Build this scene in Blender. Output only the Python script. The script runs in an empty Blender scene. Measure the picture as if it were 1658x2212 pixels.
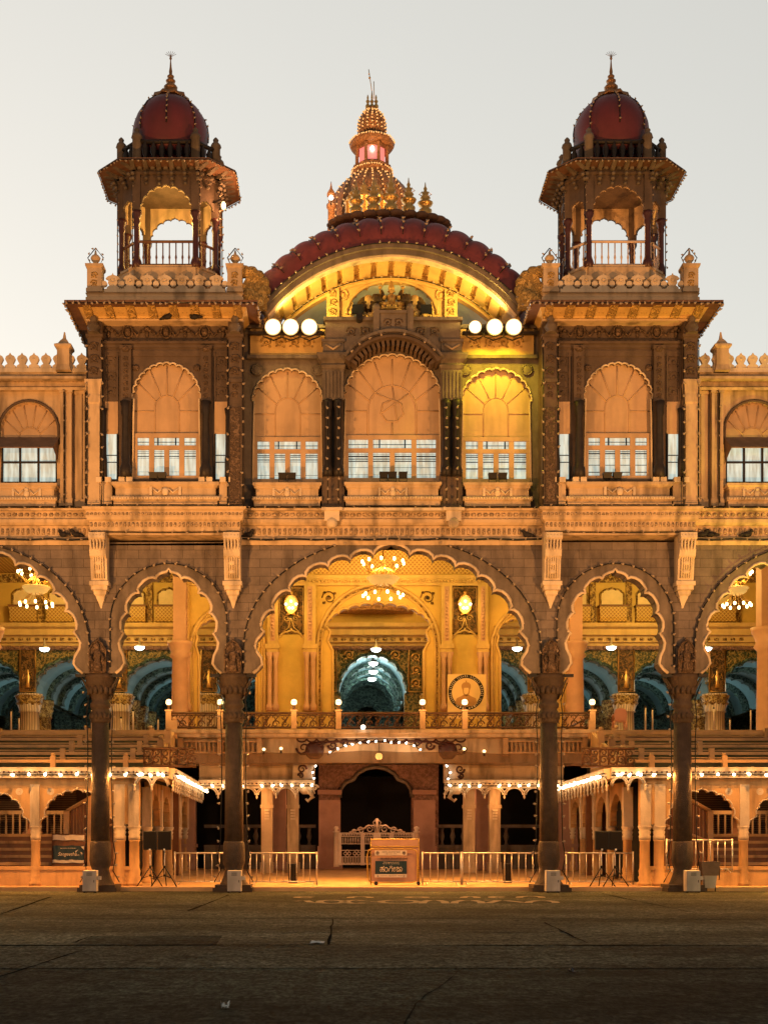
import bpy, bmesh, math, random
from math import sin, cos, pi, sqrt, radians, atan2
random.seed(7)
sc = bpy.context.scene
col = sc.collection
# ------------------------------------------------------------------ camera
CX, D0, F, E = -1.7286, 44.0, 2800.0, 1.645     # camera x, distance to the facade plane (y = 0), focal length, eye height
def X(u, y=0.0): return (u - 735) * (D0 + y) / F + CX
def Z(v, y=0.0): return E + (1820 - v) * (D0 + y) / F
def W(p, y=0.0): return p * (D0 + y) / F
cam = bpy.data.cameras.new('camera'); camo = bpy.data.objects.new('camera', cam); col.objects.link(camo)
camo.location = (CX, -D0, E); camo.rotation_euler = (radians(90), 0, 0)
cam.sensor_width = 36; cam.lens = F / 2211 * 36
cam.shift_x = (829 - 735) / 2211; cam.shift_y = (1820 - 1105.5) / 2211
cam.clip_start = 0.5; cam.clip_end = 3000
sc.camera = camo
# ------------------------------------------------------------------ sky
wd = bpy.data.worlds.new('World'); sc.world = wd; wd.use_nodes = True
nt = wd.node_tree; nd = nt.nodes; lk = nt.links
bg = nd['Background']
sky = nd.new('ShaderNodeTexSky'); sky.sky_type = 'NISHITA'; sky.sun_disc = False
sky.sun_elevation = radians(2.0); sky.sun_rotation = radians(-35); sky.altitude = 750
sky.air_density = 1.0; sky.dust_density = 2.5; sky.ozone_density = 1.5
hs = nd.new('ShaderNodeHueSaturation'); hs.inputs['Saturation'].default_value = 0.38
cl = nd.new('ShaderNodeGamma'); cl.inputs[1].default_value = 0.45
tint = nd.new('ShaderNodeMix'); tint.data_type = 'RGBA'; tint.blend_type = 'MULTIPLY'; tint.inputs[0].default_value = 1.0
tint.inputs[7].default_value = (1.045, 0.99, 0.885, 1)
lk.new(sky.outputs[0], hs.inputs['Color']); lk.new(hs.outputs[0], cl.inputs[0]); lk.new(cl.outputs[0], tint.inputs[6])
tcw = nd.new('ShaderNodeTexCoord'); spw = nd.new('ShaderNodeSeparateXYZ'); lk.new(tcw.outputs['Generated'], spw.inputs[0])
mrw = nd.new('ShaderNodeMapRange'); mrw.interpolation_type = 'SMOOTHSTEP'   # the west, behind the palace, still glows; the east is nearly dark
for i_, v_ in ((1, -0.1), (2, 0.72), (3, 0.26), (4, 1.0)): mrw.inputs[i_].default_value = v_
lk.new(spw.outputs['Y'], mrw.inputs[0])
dim = nd.new('ShaderNodeMix'); dim.data_type = 'RGBA'; dim.blend_type = 'MULTIPLY'; dim.inputs[0].default_value = 1.0
lk.new(tint.outputs[2], dim.inputs[6]); lk.new(mrw.outputs[0], dim.inputs[7]); lk.new(dim.outputs[2], bg.inputs[0])
bg.inputs[1].default_value = 0.755
sc.view_settings.view_transform = 'Standard'; sc.view_settings.look = 'None'
sc.view_settings.exposure = 0; sc.view_settings.gamma = 1
sc.cycles.use_denoising = True
sc.cycles.max_bounces = 6; sc.cycles.diffuse_bounces = 3; sc.cycles.glossy_bounces = 2
sc.cycles.sample_clamp_indirect = 4.0
# ------------------------------------------------------------------ lamps that light the front from the forecourt
SOD = (1.0, 0.42, 0.105)
def spot(loc, aim, power, colr, size=70, blend=0.6, rad=0.35):
    l = bpy.data.lights.new('floodlight_beam', 'SPOT'); l.energy = power; l.color = colr
    l.spot_size = radians(size); l.spot_blend = blend; l.shadow_soft_size = rad
    o = bpy.data.objects.new('floodlight_beam', l); col.objects.link(o); o.location = loc
    from mathutils import Vector
    o.rotation_euler = (Vector(aim) - Vector(loc)).to_track_quat('-Z', 'Y').to_euler()
    return o
def point(loc, power, colr, rad=0.15):
    l = bpy.data.lights.new('lamp_light', 'POINT'); l.energy = power; l.color = colr; l.shadow_soft_size = rad
    o = bpy.data.objects.new('lamp_light', l); col.objects.link(o); o.location = loc
    return o
def area(loc, d, sx, sy, power, colr):
    from mathutils import Vector
    l = bpy.data.lights.new('bulb_row_light', 'AREA'); l.shape = 'RECTANGLE'; l.size = sx; l.size_y = sy; l.energy = power; l.color = colr
    o = bpy.data.objects.new('bulb_row_light', l); col.objects.link(o); o.location = loc
    o.rotation_euler = Vector(d).to_track_quat('-Z', 'Y').to_euler(); return o
spot((-17, -22, 0.6), (-3, 0, 14.5), 23500, SOD, 52, 0.7)
spot((17, -22, 0.6), (3, 0, 14.5), 19500, SOD, 52, 0.7)
spot((-32, -62, 8), (-4, 0, 13), 36000, (1.0, 0.50, 0.19), 30, 0.35)
spot((32, -62, 8), (4, 0, 13), 30000, (1.0, 0.50, 0.19), 30, 0.35)
spot((-13, -14, 0.5), (-7, 0, 13), 3600, SOD, 50, 0.8)
spot((14, -14, 0.5), (8, 0, 13), 3400, SOD, 50, 0.8)
# ------------------------------------------------------------------ materials
M = {}
def mat(name, base, rough=0.7, var=0.18, scale=1.2, bump=0.15, bscale=14, metal=0.0, dirt=0.0, spec=0.3, kind=None, c2=None):
    m = bpy.data.materials.new(name); m.use_nodes = True; M[name] = m
    t = m.node_tree; n = t.nodes; k = t.links
    p = n['Principled BSDF']; p.inputs['Roughness'].default_value = rough; p.inputs['Metallic'].default_value = metal
    p.inputs['Specular IOR Level'].default_value = spec
    tc = n.new('ShaderNodeTexCoord'); co = tc.outputs['Object']
    nz = n.new('ShaderNodeTexNoise'); nz.inputs['Scale'].default_value = scale; nz.inputs['Detail'].default_value = 8; nz.inputs['Roughness'].default_value = 0.65
    k.new(co, nz.inputs['Vector'])
    rp = n.new('ShaderNodeValToRGB'); rp.color_ramp.elements[0].position = 0.3; rp.color_ramp.elements[1].position = 0.72
    lo = [c * (1 - var) for c in base]; hi = [min(1, c * (1 + var)) for c in base]
    rp.color_ramp.elements[0].color = (*lo, 1); rp.color_ramp.elements[1].color = (*hi, 1)
    k.new(nz.outputs['Fac'], rp.inputs[0]); out = rp.outputs[0]
    nb = n.new('ShaderNodeTexNoise'); nb.inputs['Scale'].default_value = bscale; nb.inputs['Detail'].default_value = 6; k.new(co, nb.inputs['Vector'])
    h = nb.outputs['Fac']
    def mix(fac, a, b, mode='MIX'):
        x = n.new('ShaderNodeMix'); x.data_type = 'RGBA'; x.blend_type = mode
        if hasattr(fac, 'is_linked'): k.new(fac, x.inputs[0])
        else: x.inputs[0].default_value = fac
        for s, q in ((6, a), (7, b)):
            if hasattr(q, 'is_linked'): k.new(q, x.inputs[s])
            else: x.inputs[s].default_value = (*q, 1)
        return x.outputs[2]
    def ramp(v, a, b):
        r = n.new('ShaderNodeMapRange'); r.inputs[1].default_value = a; r.inputs[2].default_value = b; k.new(v, r.inputs[0]); return r.outputs[0]
    def swz(sx, sy, sz, order='XZY'):
        sp = n.new('ShaderNodeSeparateXYZ'); k.new(co, sp.inputs[0]); cb = n.new('ShaderNodeCombineXYZ')
        for i, c in enumerate(order): k.new(sp.outputs[c], cb.inputs[i])
        mp = n.new('ShaderNodeMapping'); mp.inputs['Scale'].default_value = (sx, sy, sz); k.new(cb.outputs[0], mp.inputs[0]); return mp.outputs[0]
    if dirt:
        d = n.new('ShaderNodeTexNoise'); d.inputs['Scale'].default_value = 1.0; d.inputs['Detail'].default_value = 5
        k.new(swz(2.6, 0.5, 2.6), d.inputs['Vector'])
        out = mix(ramp(d.outputs['Fac'], 0.47, 0.70), out, mix(dirt, out, (0.035, 0.025, 0.018)))
    if kind == 'brick':
        b = n.new('ShaderNodeTexBrick'); k.new(swz(1, 1, 1), b.inputs['Vector'])
        b.inputs['Scale'].default_value = 1.0; b.inputs['Brick Width'].default_value = 0.74; b.inputs['Row Height'].default_value = 0.295
        b.inputs['Mortar Size'].default_value = 0.008; b.inputs['Mortar Smooth'].default_value = 0.3; b.inputs['Bias'].default_value = 0
        b.inputs['Color1'].default_value = (0.86, 0.86, 0.86, 1); b.inputs['Color2'].default_value = (1.12, 1.1, 1.08, 1); b.inputs['Mortar'].default_value = (0.42, 0.4, 0.38, 1)
        out = mix(1.0, out, b.outputs['Color'], 'MULTIPLY')
        mm = n.new('ShaderNodeMath'); mm.operation = 'MULTIPLY_ADD'; k.new(b.outputs['Fac'], mm.inputs[0]); mm.inputs[1].default_value = -2; k.new(h, mm.inputs[2]); h = mm.outputs[0]
    if kind == 'carved':
        vo = n.new('ShaderNodeTexVoronoi'); vo.feature = 'SMOOTH_F1'; vo.inputs['Scale'].default_value = 7.0
        wv = n.new('ShaderNodeTexNoise'); wv.inputs['Scale'].default_value = 5; wv.inputs['Distortion'].default_value = 2.5; k.new(co, wv.inputs['Vector'])
        ad = n.new('ShaderNodeMix'); ad.data_type = 'RGBA'; ad.inputs[0].default_value = 0.22; k.new(co, ad.inputs[6]); k.new(wv.outputs['Color'], ad.inputs[7])
        k.new(ad.outputs[2], vo.inputs['Vector'])
        w2 = n.new('ShaderNodeMath'); w2.operation = 'SINE'; w3 = n.new('ShaderNodeMath'); w3.operation = 'MULTIPLY'; k.new(vo.outputs['Distance'], w3.inputs[0]); w3.inputs[1].default_value = 17; k.new(w3.outputs[0], w2.inputs[0])
        f = ramp(w2.outputs[0], -0.5, 0.7)
        out = mix(f, [c * 0.55 for c in (c2 or base)], out); h = f
    if kind == 'lattice':
        ck = n.new('ShaderNodeTexWave'); ck.wave_type = 'BANDS'; ck.bands_direction = 'DIAGONAL'; ck.inputs['Scale'].default_value = 3.2; k.new(swz(1, 1, 0), ck.inputs['Vector'])
        ck2 = n.new('ShaderNodeTexWave'); ck2.bands_direction = 'DIAGONAL'; ck2.inputs['Scale'].default_value = 3.2; k.new(swz(-1, 1, 0), ck2.inputs['Vector'])
        mx = n.new('ShaderNodeMath'); mx.operation = 'MAXIMUM'; k.new(ck.outputs['Fac'], mx.inputs[0]); k.new(ck2.outputs['Fac'], mx.inputs[1])
        f = ramp(mx.outputs[0], 0.75, 0.95)
        out = mix(f, c2 or [c * .5 for c in base], out); h = f
    if kind == 'flute':
        wv = n.new('ShaderNodeTexWave'); wv.bands_direction = 'X'; wv.inputs['Scale'].default_value = 2.4; wv.inputs['Distortion'].default_value = 0.4; k.new(co, wv.inputs['Vector'])
        out = mix(ramp(wv.outputs['Fac'], 0.2, 0.8), [c * .6 for c in base], out); h = wv.outputs['Fac']  # darker bands paint the shade inside the flutes
    if kind == 'ground':
        w = n.new('ShaderNodeTexNoise'); w.inputs['Scale'].default_value = 0.4; w.inputs['Detail'].default_value = 7; k.new(swz(0.5, 1.0, 1, 'XYZ'), w.inputs['Vector'])
        out = mix(ramp(w.outputs['Fac'], 0.38, 0.66), [c * .6 for c in base], [c * 1.6 for c in base])
        g = n.new('ShaderNodeTexNoise'); g.inputs['Scale'].default_value = bscale * .16; g.inputs['Detail'].default_value = 12; g.inputs['Roughness'].default_value = .78; k.new(swz(1, .8, 1, 'XYZ'), g.inputs['Vector'])
        out = mix(1.0, out, mix(ramp(g.outputs['Fac'], 0.40, 0.62), (.36, .38, .36), (1.75, 1.7, 1.6)), 'MULTIPLY'); h = g.outputs['Fac']
        f2 = n.new('ShaderNodeTexNoise'); f2.inputs['Scale'].default_value = 16; f2.inputs['Detail'].default_value = 5; f2.inputs['Roughness'].default_value = .7; k.new(swz(1, .45, 1, 'XYZ'), f2.inputs['Vector'])
        out = mix(1.0, out, mix(ramp(f2.outputs['Fac'], 0.40, 0.62), (.35, .36, .35), (1.5, 1.5, 1.45)), 'MULTIPLY')
        st = n.new('ShaderNodeTexNoise'); st.inputs['Scale'].default_value = 0.7; st.inputs['Detail'].default_value = 5; k.new(swz(.35, 1, 1, 'XYZ'), st.inputs['Vector'])
        out = mix(ramp(st.outputs['Fac'], 0.58, 0.70), out, mix(.5, out, (.010, .010, .008)))
    k.new(out, p.inputs['Base Color'])
    if name == 'cloth_brown': p.inputs['Alpha'].default_value = .72
    if bump:
        bp = n.new('ShaderNodeBump'); bp.inputs['Strength'].default_value = bump; bp.inputs['Distance'].default_value = 0.05
        k.new(h, bp.inputs['Height']); k.new(bp.outputs[0], p.inputs['Normal'])
    return m
def emit(name, colr, strength, var=0.0, scale=2.0):
    m = bpy.data.materials.new(name); m.use_nodes = True; M[name] = m
    n = m.node_tree.nodes; k = m.node_tree.links; p = n['Principled BSDF']
    p.inputs['Base Color'].default_value = (*[c * .6 for c in colr], 1); p.inputs['Emission Color'].default_value = (*colr, 1); p.inputs['Emission Strength'].default_value = strength
    if var:
        tc = n.new('ShaderNodeTexCoord'); mp = n.new('ShaderNodeMapping'); mp.inputs['Scale'].default_value = (3.5, 3.5, .5); k.new(tc.outputs['Object'], mp.inputs[0])
        nz = n.new('ShaderNodeTexNoise'); nz.inputs['Scale'].default_value = scale; nz.inputs['Detail'].default_value = 4; k.new(mp.outputs[0], nz.inputs['Vector'])
        r = n.new('ShaderNodeMapRange'); r.inputs[1].default_value = .35; r.inputs[2].default_value = .65; r.inputs[3].default_value = strength * (1 - var); r.inputs[4].default_value = strength * (1 + var)
        k.new(nz.outputs['Fac'], r.inputs[0]); k.new(r.outputs[0], p.inputs['Emission Strength'])
    return m
mat('granite', (.165, .135, .11), .75, .26, 2.0, .3, 20, dirt=.6)
mat('granite_brick', (.18, .15, .135), .8, .28, 1.3, .35, 18, kind='brick', dirt=.55)
mat('granite_dark', (.118, .084, .062), .65, .25, 2.2, .3, 18, dirt=.4)
mat('granite_carved', (.17, .115, .08), .7, .2, 2.5, .9, 18, kind='carved')
mat('cream', (.56, .42, .27), .7, .16, 1.1, .15, 16, dirt=.62)
mat('cream_carved', (.56, .41, .26), .7, .14, 1.5, .8, 18, kind='carved')
mat('cream_pale', (.68, .56, .41), .65, .14, 1.4, .2, 20, dirt=.55)
mat('window_panel', (.52, .36, .22), .6, .14, .9, .12, 9, dirt=.25)
mat('ochre', (.60, .40, .15), .65, .15, 1.3, .15, 16, dirt=.2)
mat('ochre_carved', (.62, .40, .13), .65, .15, 1.8, .9, 16, kind='carved')
mat('gold_wall', (.58, .38, .10), .55, .12, 1.5, .12, 14)
mat('gold_carved', (.52, .33, .10), .5, .15, 2, .8, 14, kind='carved', c2=(.25, .12, .04))
mat('gold_lattice', (.62, .42, .13), .5, .1, 2, .3, 14, kind='lattice', c2=(.33, .18, .05))
mat('hall_pink', (.52, .30, .20), .5, .12, 1.5, .1, 14)
mat('dark_panel', (.20, .10, .03), .5, .2, 3, .5, 14, kind='carved', c2=(.05, .03, .012))
mat('vault_blue', (.13, .22, .25), .6, .15, 2, .2, 14)
mat('vault_green', (.10, .16, .13), .6, .25, 2.5, .8, 14, kind='carved', c2=(.02, .05, .05))
mat('dome_red', (.13, .024, .032), .55, .22, 1.3, .08, 20, spec=.4, dirt=.3)
mat('dome_lobed', (.21, .05, .055), .6, .25, 1.6, .1, 20, dirt=.35)
mat('maroon', (.06, .018, .016), .4, .2, 3, .1, 20, spec=.5)
mat('soffit_brown', (.17, .09, .055), .7, .3, 1.8, .2, 14, dirt=.3)
mat('gold_metal', (.72, .44, .14), .35, .2, 6, .2, 20, metal=.75)
mat('tower_gold', (.55, .27, .12), .5, .2, 2, .6, 14, kind='carved')
mat('pink_pillar', (.36, .21, .165), .55, .15, 1.6, .1, 18)
mat('red_stone', (.27, .15, .11), .6, .25, 1.6, .2, 16, kind='carved')
mat('iron_brown', (.11, .055, .03), .5, .3, 6, .2, 20, metal=.2)
mat('iron_dark', (.025, .02, .018), .5, .3, 6, .1, 20)
mat('wood', (.17, .075, .035), .55, .25, 2.0, .2, 14)
mat('wood_slat', (.52, .33, .17), .5, .25, 2.0, .1, 14)
mat('black', (.012, .012, .013), .5, .2, 6, .05, 20)
mat('steel', (.66, .62, .56), .3, .12, 8, .05, 30, metal=.7)
mat('white_paint', (.66, .52, .42), .5, .12, 5, .05, 30)
mat('grey_box', (.58, .52, .47), .6, .1, 3, .05, 20, dirt=.3)
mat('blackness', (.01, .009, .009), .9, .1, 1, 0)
mat('ground', (.092, .096, .070), .9, .2, .5, .6, 26, kind='ground', spec=.04)
mat('statue_gold', (.36, .23, .08), .4, .3, 6, .4, 14, metal=.3)
mat('niche_blue', (.74, .84, .90), .6, .1, 2, .1, 14)
mat('apron_dark', (.2, .13, .08), .85, .18, 1.0, .2, 20)
mat('cream_ochre', (.60, .37, .17), .7, .16, 1.2, .15, 16, dirt=.5)
mat('riser_red', (.30, .15, .08), .7, .2, 1.5, .15, 16, dirt=.3)
mat('column_stone', (.075, .052, .038), .6, .35, 3.5, .6, 26, dirt=.5)
mat('bronze', (.34, .18, .08), .4, .25, 6, .2, 20, metal=.5)
mat('apron', (.52, .33, .17), .85, .18, 1.0, .2, 20)
mat('road_paint', (.44, .36, .22), .9, .35, 3, .1, 20, spec=.05)
mat('crack', (.014, .013, .010), .95, .2, 3, 0, spec=0.0)
mat('cloth_brown', (.11, .065, .04), .85, .25, 2.5, .2, 10)
mat('awning', (.20, .13, .09), .85, .25, 3, .2, 10)
mat('curtain', (.80, .62, .38), .8, .1, 3, .3, 10)
mat('bulb_unlit', (.34, .27, .20), .3, .1, 8, 0, spec=.6)
mat('paper', (.6, .58, .52), .8, .1, 6, .1, 20)
mat('sign_blue', (.012, .035, .05), .4, .2, 4, 0)
mat('sign_white', (.72, .62, .5), .5, .05, 4, 0)
mat('sign_ink', (.10, .05, .03), .6, .05, 4, 0)
mat('poster', (.70, .50, .22), .6, .05, 3, 0)
mat('poster_tint', (.40, .22, .08), .6, .05, 3, 0)
mat('plastic_red', (.5, .22, .15), .45, .08, 3, 0)
mat('bird', (.02, .018, .02), .7, .2, 10, 0)
emit('pane_glow', (.56, .70, .66), .62, .38, 2.8)
emit('bulb_lit', (1.0, .72, .40), 14)
emit('bulb_white', (1.0, .9, .75), 10)
emit('flood_lens', (1.0, .98, .9), 14)
emit('flood_reflector', (1.0, .72, .32), .75)  # this ring and the glass one glow in steps as painted glare
emit('flood_glass', (1.0, .95, .80), 2.6)
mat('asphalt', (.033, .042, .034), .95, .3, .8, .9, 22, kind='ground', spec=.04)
mat('slab_dark', (.058, .065, .051), .95, .25, .8, .7, 24, kind='ground', spec=.04)
mat('fluted_white', (.62, .45, .30), .55, .12, 2, .4, 14, kind='flute')
emit('bulb_gold', (1.0, .52, .17), 1.0)
emit('globe_glow', (1.0, .72, .32), 3.2)
emit('pendant_glow', (.9, 1.0, .95), 9)
emit('chandelier_glow', (1.0, .72, .30), 12)
emit('mirror_glow', (1.0, .6, .16), .85)
emit('bowl_glow', (1.0, .58, .14), .55)
emit('lantern_pink', (1.0, .30, .26), .75)
# ------------------------------------------------------------------ mesh builder
class MB:
    def __init__(s): s.v = []; s.f = []; s.s = []
    def add(s, vs, fs, sm=False):
        b = len(s.v); s.v += [tuple(p) for p in vs]
        for f in fs: s.f.append(tuple(b + i for i in f)); s.s.append(sm)
        return s
    def box(s, x0, x1, y0, y1, z0, z1):
        return s.add([(x0,y0,z0),(x1,y0,z0),(x1,y1,z0),(x0,y1,z0),(x0,y0,z1),(x1,y0,z1),(x1,y1,z1),(x0,y1,z1)],
              [(3,2,1,0),(4,5,6,7),(0,1,5,4),(1,2,6,5),(2,3,7,6),(3,0,4,7)])
    def loft(s, loops, cap=True, sm=False, closed=True):
        n = len(loops[0]); vs = [p for l in loops for p in l]; fs = []
        for i in range(len(loops) - 1):
            for j in range(n if closed else n - 1):
                a = i * n + j; b = i * n + (j + 1) % n
                fs.append((a, b, b + n, a + n))
        s.add(vs, fs, sm)
        if cap and closed:
            b = len(s.v) - len(vs)
            s.f.append(tuple(b + i for i in range(n))[::-1]); s.s.append(False)
            s.f.append(tuple(b + len(vs) - n + i for i in range(n))); s.s.append(False)
        return s
    def py(s, pts, y0, y1): return s.loft([[(p[0], y0, p[1]) for p in pts], [(p[0], y1, p[1]) for p in pts]])
    def px(s, pts, x0, x1): return s.loft([[(x0, p[0], p[1]) for p in pts], [(x1, p[0], p[1]) for p in pts]])
    def pz(s, pts, z0, z1): return s.loft([[(p[0], p[1], z0) for p in pts], [(p[0], p[1], z1) for p in pts]])
    def lathe(s, prof, cx=0, cy=0, n=16, sx=1, sy=1, mod=None, rot=0, sm=True):
        loops = []
        for r, z in prof:
            l = []
            for i in range(n):
                a = 2 * pi * i / n + rot; q = r * (mod(a, z) if mod else 1)
                l.append((cx + q * cos(a) * sx, cy + q * sin(a) * sy, z))
            loops.append(l)
        return s.loft(loops, True, sm)
    def tube(s, pts, r, n=5, sm=True):
        from mathutils import Vector
        P = [Vector(p) for p in pts]; loops = []
        for i, p in enumerate(P):
            t = (P[min(i + 1, len(P) - 1)] - P[max(i - 1, 0)])
            if t.length < 1e-9: t = Vector((0, 0, 1))
            t.normalize(); up = Vector((0, 0, 1)) if abs(t.z) < .95 else Vector((0, 1, 0))
            a = t.cross(up).normalized(); b = a.cross(t)
            rr = r[i] if isinstance(r, (list, tuple)) else r
            loops.append([tuple(p + (a * cos(2 * pi * j / n) + b * sin(2 * pi * j / n)) * rr) for j in range(n)])
        return s.loft(loops, True, sm)
    def sph(s, c, r, n=8, sx=1, sy=1, sz=1):
        m = max(4, n // 2 + 1)
        loops = [[(c[0] + r * sx * sin(pi * i / m) * cos(2 * pi * j / n), c[1] + r * sy * sin(pi * i / m) * sin(2 * pi * j / n), c[2] - r * sz * cos(pi * i / m)) for j in range(n)] for i in range(1, m)]
        return s.loft(loops, True, True)
    def build(s, name, m, parent=None, loc=None):
        me = bpy.data.meshes.new(name); me.from_pydata(s.v, [], s.f)
        bm = bmesh.new(); bm.from_mesh(me); bmesh.ops.recalc_face_normals(bm, faces=bm.faces); bm.to_mesh(me); bm.free()
        me.polygons.foreach_set('use_smooth', s.s); me.materials.append(M[m] if isinstance(m, str) else m); me.update()
        o = bpy.data.objects.new(name, me); col.objects.link(o)
        if parent is not None: o.parent = parent
        if loc is not None: o.location = loc
        return o
def tag(o, label=None, cat=None, group=None, kind=None):
    if label: o['label'] = label
    if cat: o['category'] = cat
    if group: o['group'] = group
    if kind: o['kind'] = kind
    return o
def empty(name, loc=(0, 0, 0), label=None, cat=None, group=None):
    o = bpy.data.objects.new(name, None); o.empty_display_size = .3; col.objects.link(o); o.location = loc
    return tag(o, label, cat, group)
def copy_tree(o, parent=None):
    c = o.copy(); col.objects.link(c)
    if parent is not None: c.parent = parent
    for ch in list(o.children): copy_tree(ch, c)
    return c
# ---- outlines
def foil(A, B, b, n=6):
    (x0, z0), (x1, z1) = A, B; dx, dz = x1 - x0, z1 - z0; L = sqrt(dx * dx + dz * dz); nx, nz = -dz / L, dx / L
    out = []
    for i in range(n):
        s = i / n; t = (1 - cos(pi * s)) / 2; h = b * L * sin(pi * s)
        out.append((x0 + dx * t + nx * h, z0 + dz * t + nz * h))
    return out
def scallop(cx, foot, cusps, bul=.3, tip=0.0, n=6):
    """foot + cusps: offsets (dx, z) of the left half from bottom to top; returns the outline left foot -> right foot"""
    L = [(-d, z) for d, z in foot]
    P = [(-d, z) for d, z in cusps]
    if L: L = L[:-1] if L[-1] == P[0] else L
    for a, b in zip(P, P[1:]): L += foil(a, b, bul, n)
    L.append(P[-1])
    R = [(-x, z) for x, z in reversed(L)]
    a, b = P[-1], (-P[-1][0], P[-1][1])
    mid = foil(a, b, bul, 9)[1:]
    if tip:
        k = len(mid) // 2; mid = mid[:k] + [(0, max(z for x, z in mid) + tip)] + (mid[k + 1:] if len(mid) % 2 else mid[k:])
    return [(cx + x, z) for x, z in L + mid + R]
def lobes(cx, a, b, zc, n, bul=.28, tip=0.0, sag=0, k=5):
    """cusped arch on a half ellipse, n foils (odd)"""
    A = [pi - pi * i / n for i in range(n // 2 + 1)]
    return scallop(cx, [], [(-a * cos(t), zc + b * sin(t)) for t in A], bul, tip, k)
def ell(cx, a, b, zc, n=24, a0=pi, a1=0.0): return [(cx + a * cos(a0 + (a1 - a0) * i / n), zc + b * sin(a0 + (a1 - a0) * i / n)) for i in range(n + 1)]
def wallpoly(x0, x1, z0, z1, archs):
    P = [(x0, z0)]
    for a in archs: P += a
    return P + [(x1, z0), (x1, z1), (x0, z1)]
def band(inner, outer):  return inner + outer[::-1]
def rectloft(mb, cx, hx, yf, yb, prof):
    return mb.loft([[(cx - hx - o, yf - o, z), (cx + hx + o, yf - o, z), (cx + hx + o, yb, z), (cx - hx - o, yb, z)] for o, z in prof])
def octo(cx, cy, hx, hy, ch, z):
    return [(cx-hx+ch,cy-hy,z),(cx+hx-ch,cy-hy,z),(cx+hx,cy-hy+ch,z),(cx+hx,cy+hy-ch,z),(cx+hx-ch,cy+hy,z),(cx-hx+ch,cy+hy,z),(cx-hx,cy+hy-ch,z),(cx-hx,cy-hy+ch,z)]
def yz(l): return [(y, Z(v, y)) for y, v in l]
def leaves(mb, x0, x1, y, z, n, rx, rz, ry=.05, row=6):
    for i in range(n):
        mb.sph((x0 + (x1 - x0) * (i + .5) / n, y, z), 1, row, rx, ry, rz)
    return mb
def scroll(mb, cx, y, cz, r, flip=1, th=.03, turns=1.6, a0=0.0, k=14):
    pts = []
    for i in range(k + 1):
        t = i / k; a = a0 + flip * t * turns * 2 * pi; q = r * (1 - .82 * t)
        pts.append((cx + q * cos(a), y, cz + q * sin(a)))
    return mb.tube(pts, [th * (1 - .5 * i / k) for i in range(k + 1)], 4)
def relief(mb, x0, x1, z0, z1, y, th=.025):
    """carved scroll relief filling a panel"""
    w, h = x1 - x0, z1 - z0; vert = h > w; n = max(1, int(round((h / w) if vert else (w / h)))); q = (h if vert else w) / n
    r = min(min(w, h) * .42, q * .42)
    for i in range(n):
        cx, cz = ((x0 + x1) / 2, z0 + q * (i + .5)) if vert else (x0 + q * (i + .5), (z0 + z1) / 2)
        f = 1 if i % 2 else -1
        scroll(mb, cx, y, cz, r, f, th, 1.4, 0 if f > 0 else pi); mb.sph((cx, y, cz), r * .28, 6, 1, .5, 1)
        for a in (.7, 2.3, 3.9, 5.4): mb.sph((cx + r * .95 * cos(a), y, cz + r * .95 * sin(a)), r * .22, 6, 1, .4, 1)
    return mb
# ---- strings of bulbs
def bulb_mesh(name, r, m):
    b = MB(); b.sph((0, 0, 0), r, 8); b.lathe([(r * .5, r * .6), (r * .42, r * 1.7)], 0, 0, 6); o = b.build(name, m); me = o.data; bpy.data.objects.remove(o); return me
BULB = bulb_mesh('bulb', .042, 'bulb_unlit'); BULB_S = bulb_mesh('bulb', .032, 'bulb_unlit')
GOLDB = bulb_mesh('bulb', .04, 'bulb_gold'); LIT = bulb_mesh('bulb', .055, 'bulb_lit'); LITW = bulb_mesh('bulb', .04, 'bulb_white')
def resample(pts, sp):
    out = []; acc = sp * .5
    for a, b in zip(pts, pts[1:]):
        L = math.dist(a, b)
        while acc <= L and L > 0:
            t = acc / L; out.append(tuple(a[i] + (b[i] - a[i]) * t for i in range(3))); acc += sp
        acc -= L
    return out
def light_string(label, lines, sp, mesh=None, group=None, off=(0, -.05, 0), r=.018, jit=.02, cat='string lights', rot=True):
    mesh = mesh or BULB
    mb = MB()
    for l in lines: mb.tube(l, r, 4)
    o = mb.build('string_light', 'black'); tag(o, label, cat, group)
    pts = [p for l in lines for p in resample(l, sp)]
    for p in pts[:100]:
        if random.random() < .05: continue
        b = bpy.data.objects.new('bulb', mesh); col.objects.link(b); b.parent = o
        b.location = (p[0] + off[0] + random.uniform(-jit, jit), p[1] + off[1], p[2] + off[2] + random.uniform(-jit, jit))
        if rot: b.rotation_euler = (random.uniform(.6, 1.6), random.uniform(-.5, .5), random.uniform(-2, 2))
    return o
# ================================================================== GROUND
g = MB(); g.add([(-400, -120, 0), (400, -120, 0), (400, 600, 0), (-400, 600, 0)], [(0, 1, 2, 3)])
tag(g.build('ground', 'ground'), kind='structure')
g = MB(); g.pz([(-45, .1), (45, .1), (45, 1.9), (-45, 1.9)], 0.004, .14)
g.add([(-45, 1.9, .14), (45, 1.9, .14), (45, 15.4, .42), (-45, 15.4, .42), (-45, 40, .42), (45, 40, .42)], [(0, 1, 2, 3), (3, 2, 5, 4)])
tag(g.build('pavement', 'apron'), kind='structure')
def gy(v): return E * F / (v - 1820) - D0
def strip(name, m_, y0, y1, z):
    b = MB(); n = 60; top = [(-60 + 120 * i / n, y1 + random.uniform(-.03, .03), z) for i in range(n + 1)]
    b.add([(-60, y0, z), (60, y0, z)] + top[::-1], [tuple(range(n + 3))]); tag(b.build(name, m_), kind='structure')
strip('asphalt', 'asphalt', -80, gy(2092), .004); strip('concrete_strip', 'slab_dark', gy(2092) + .05, gy(2042), .004)
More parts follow.
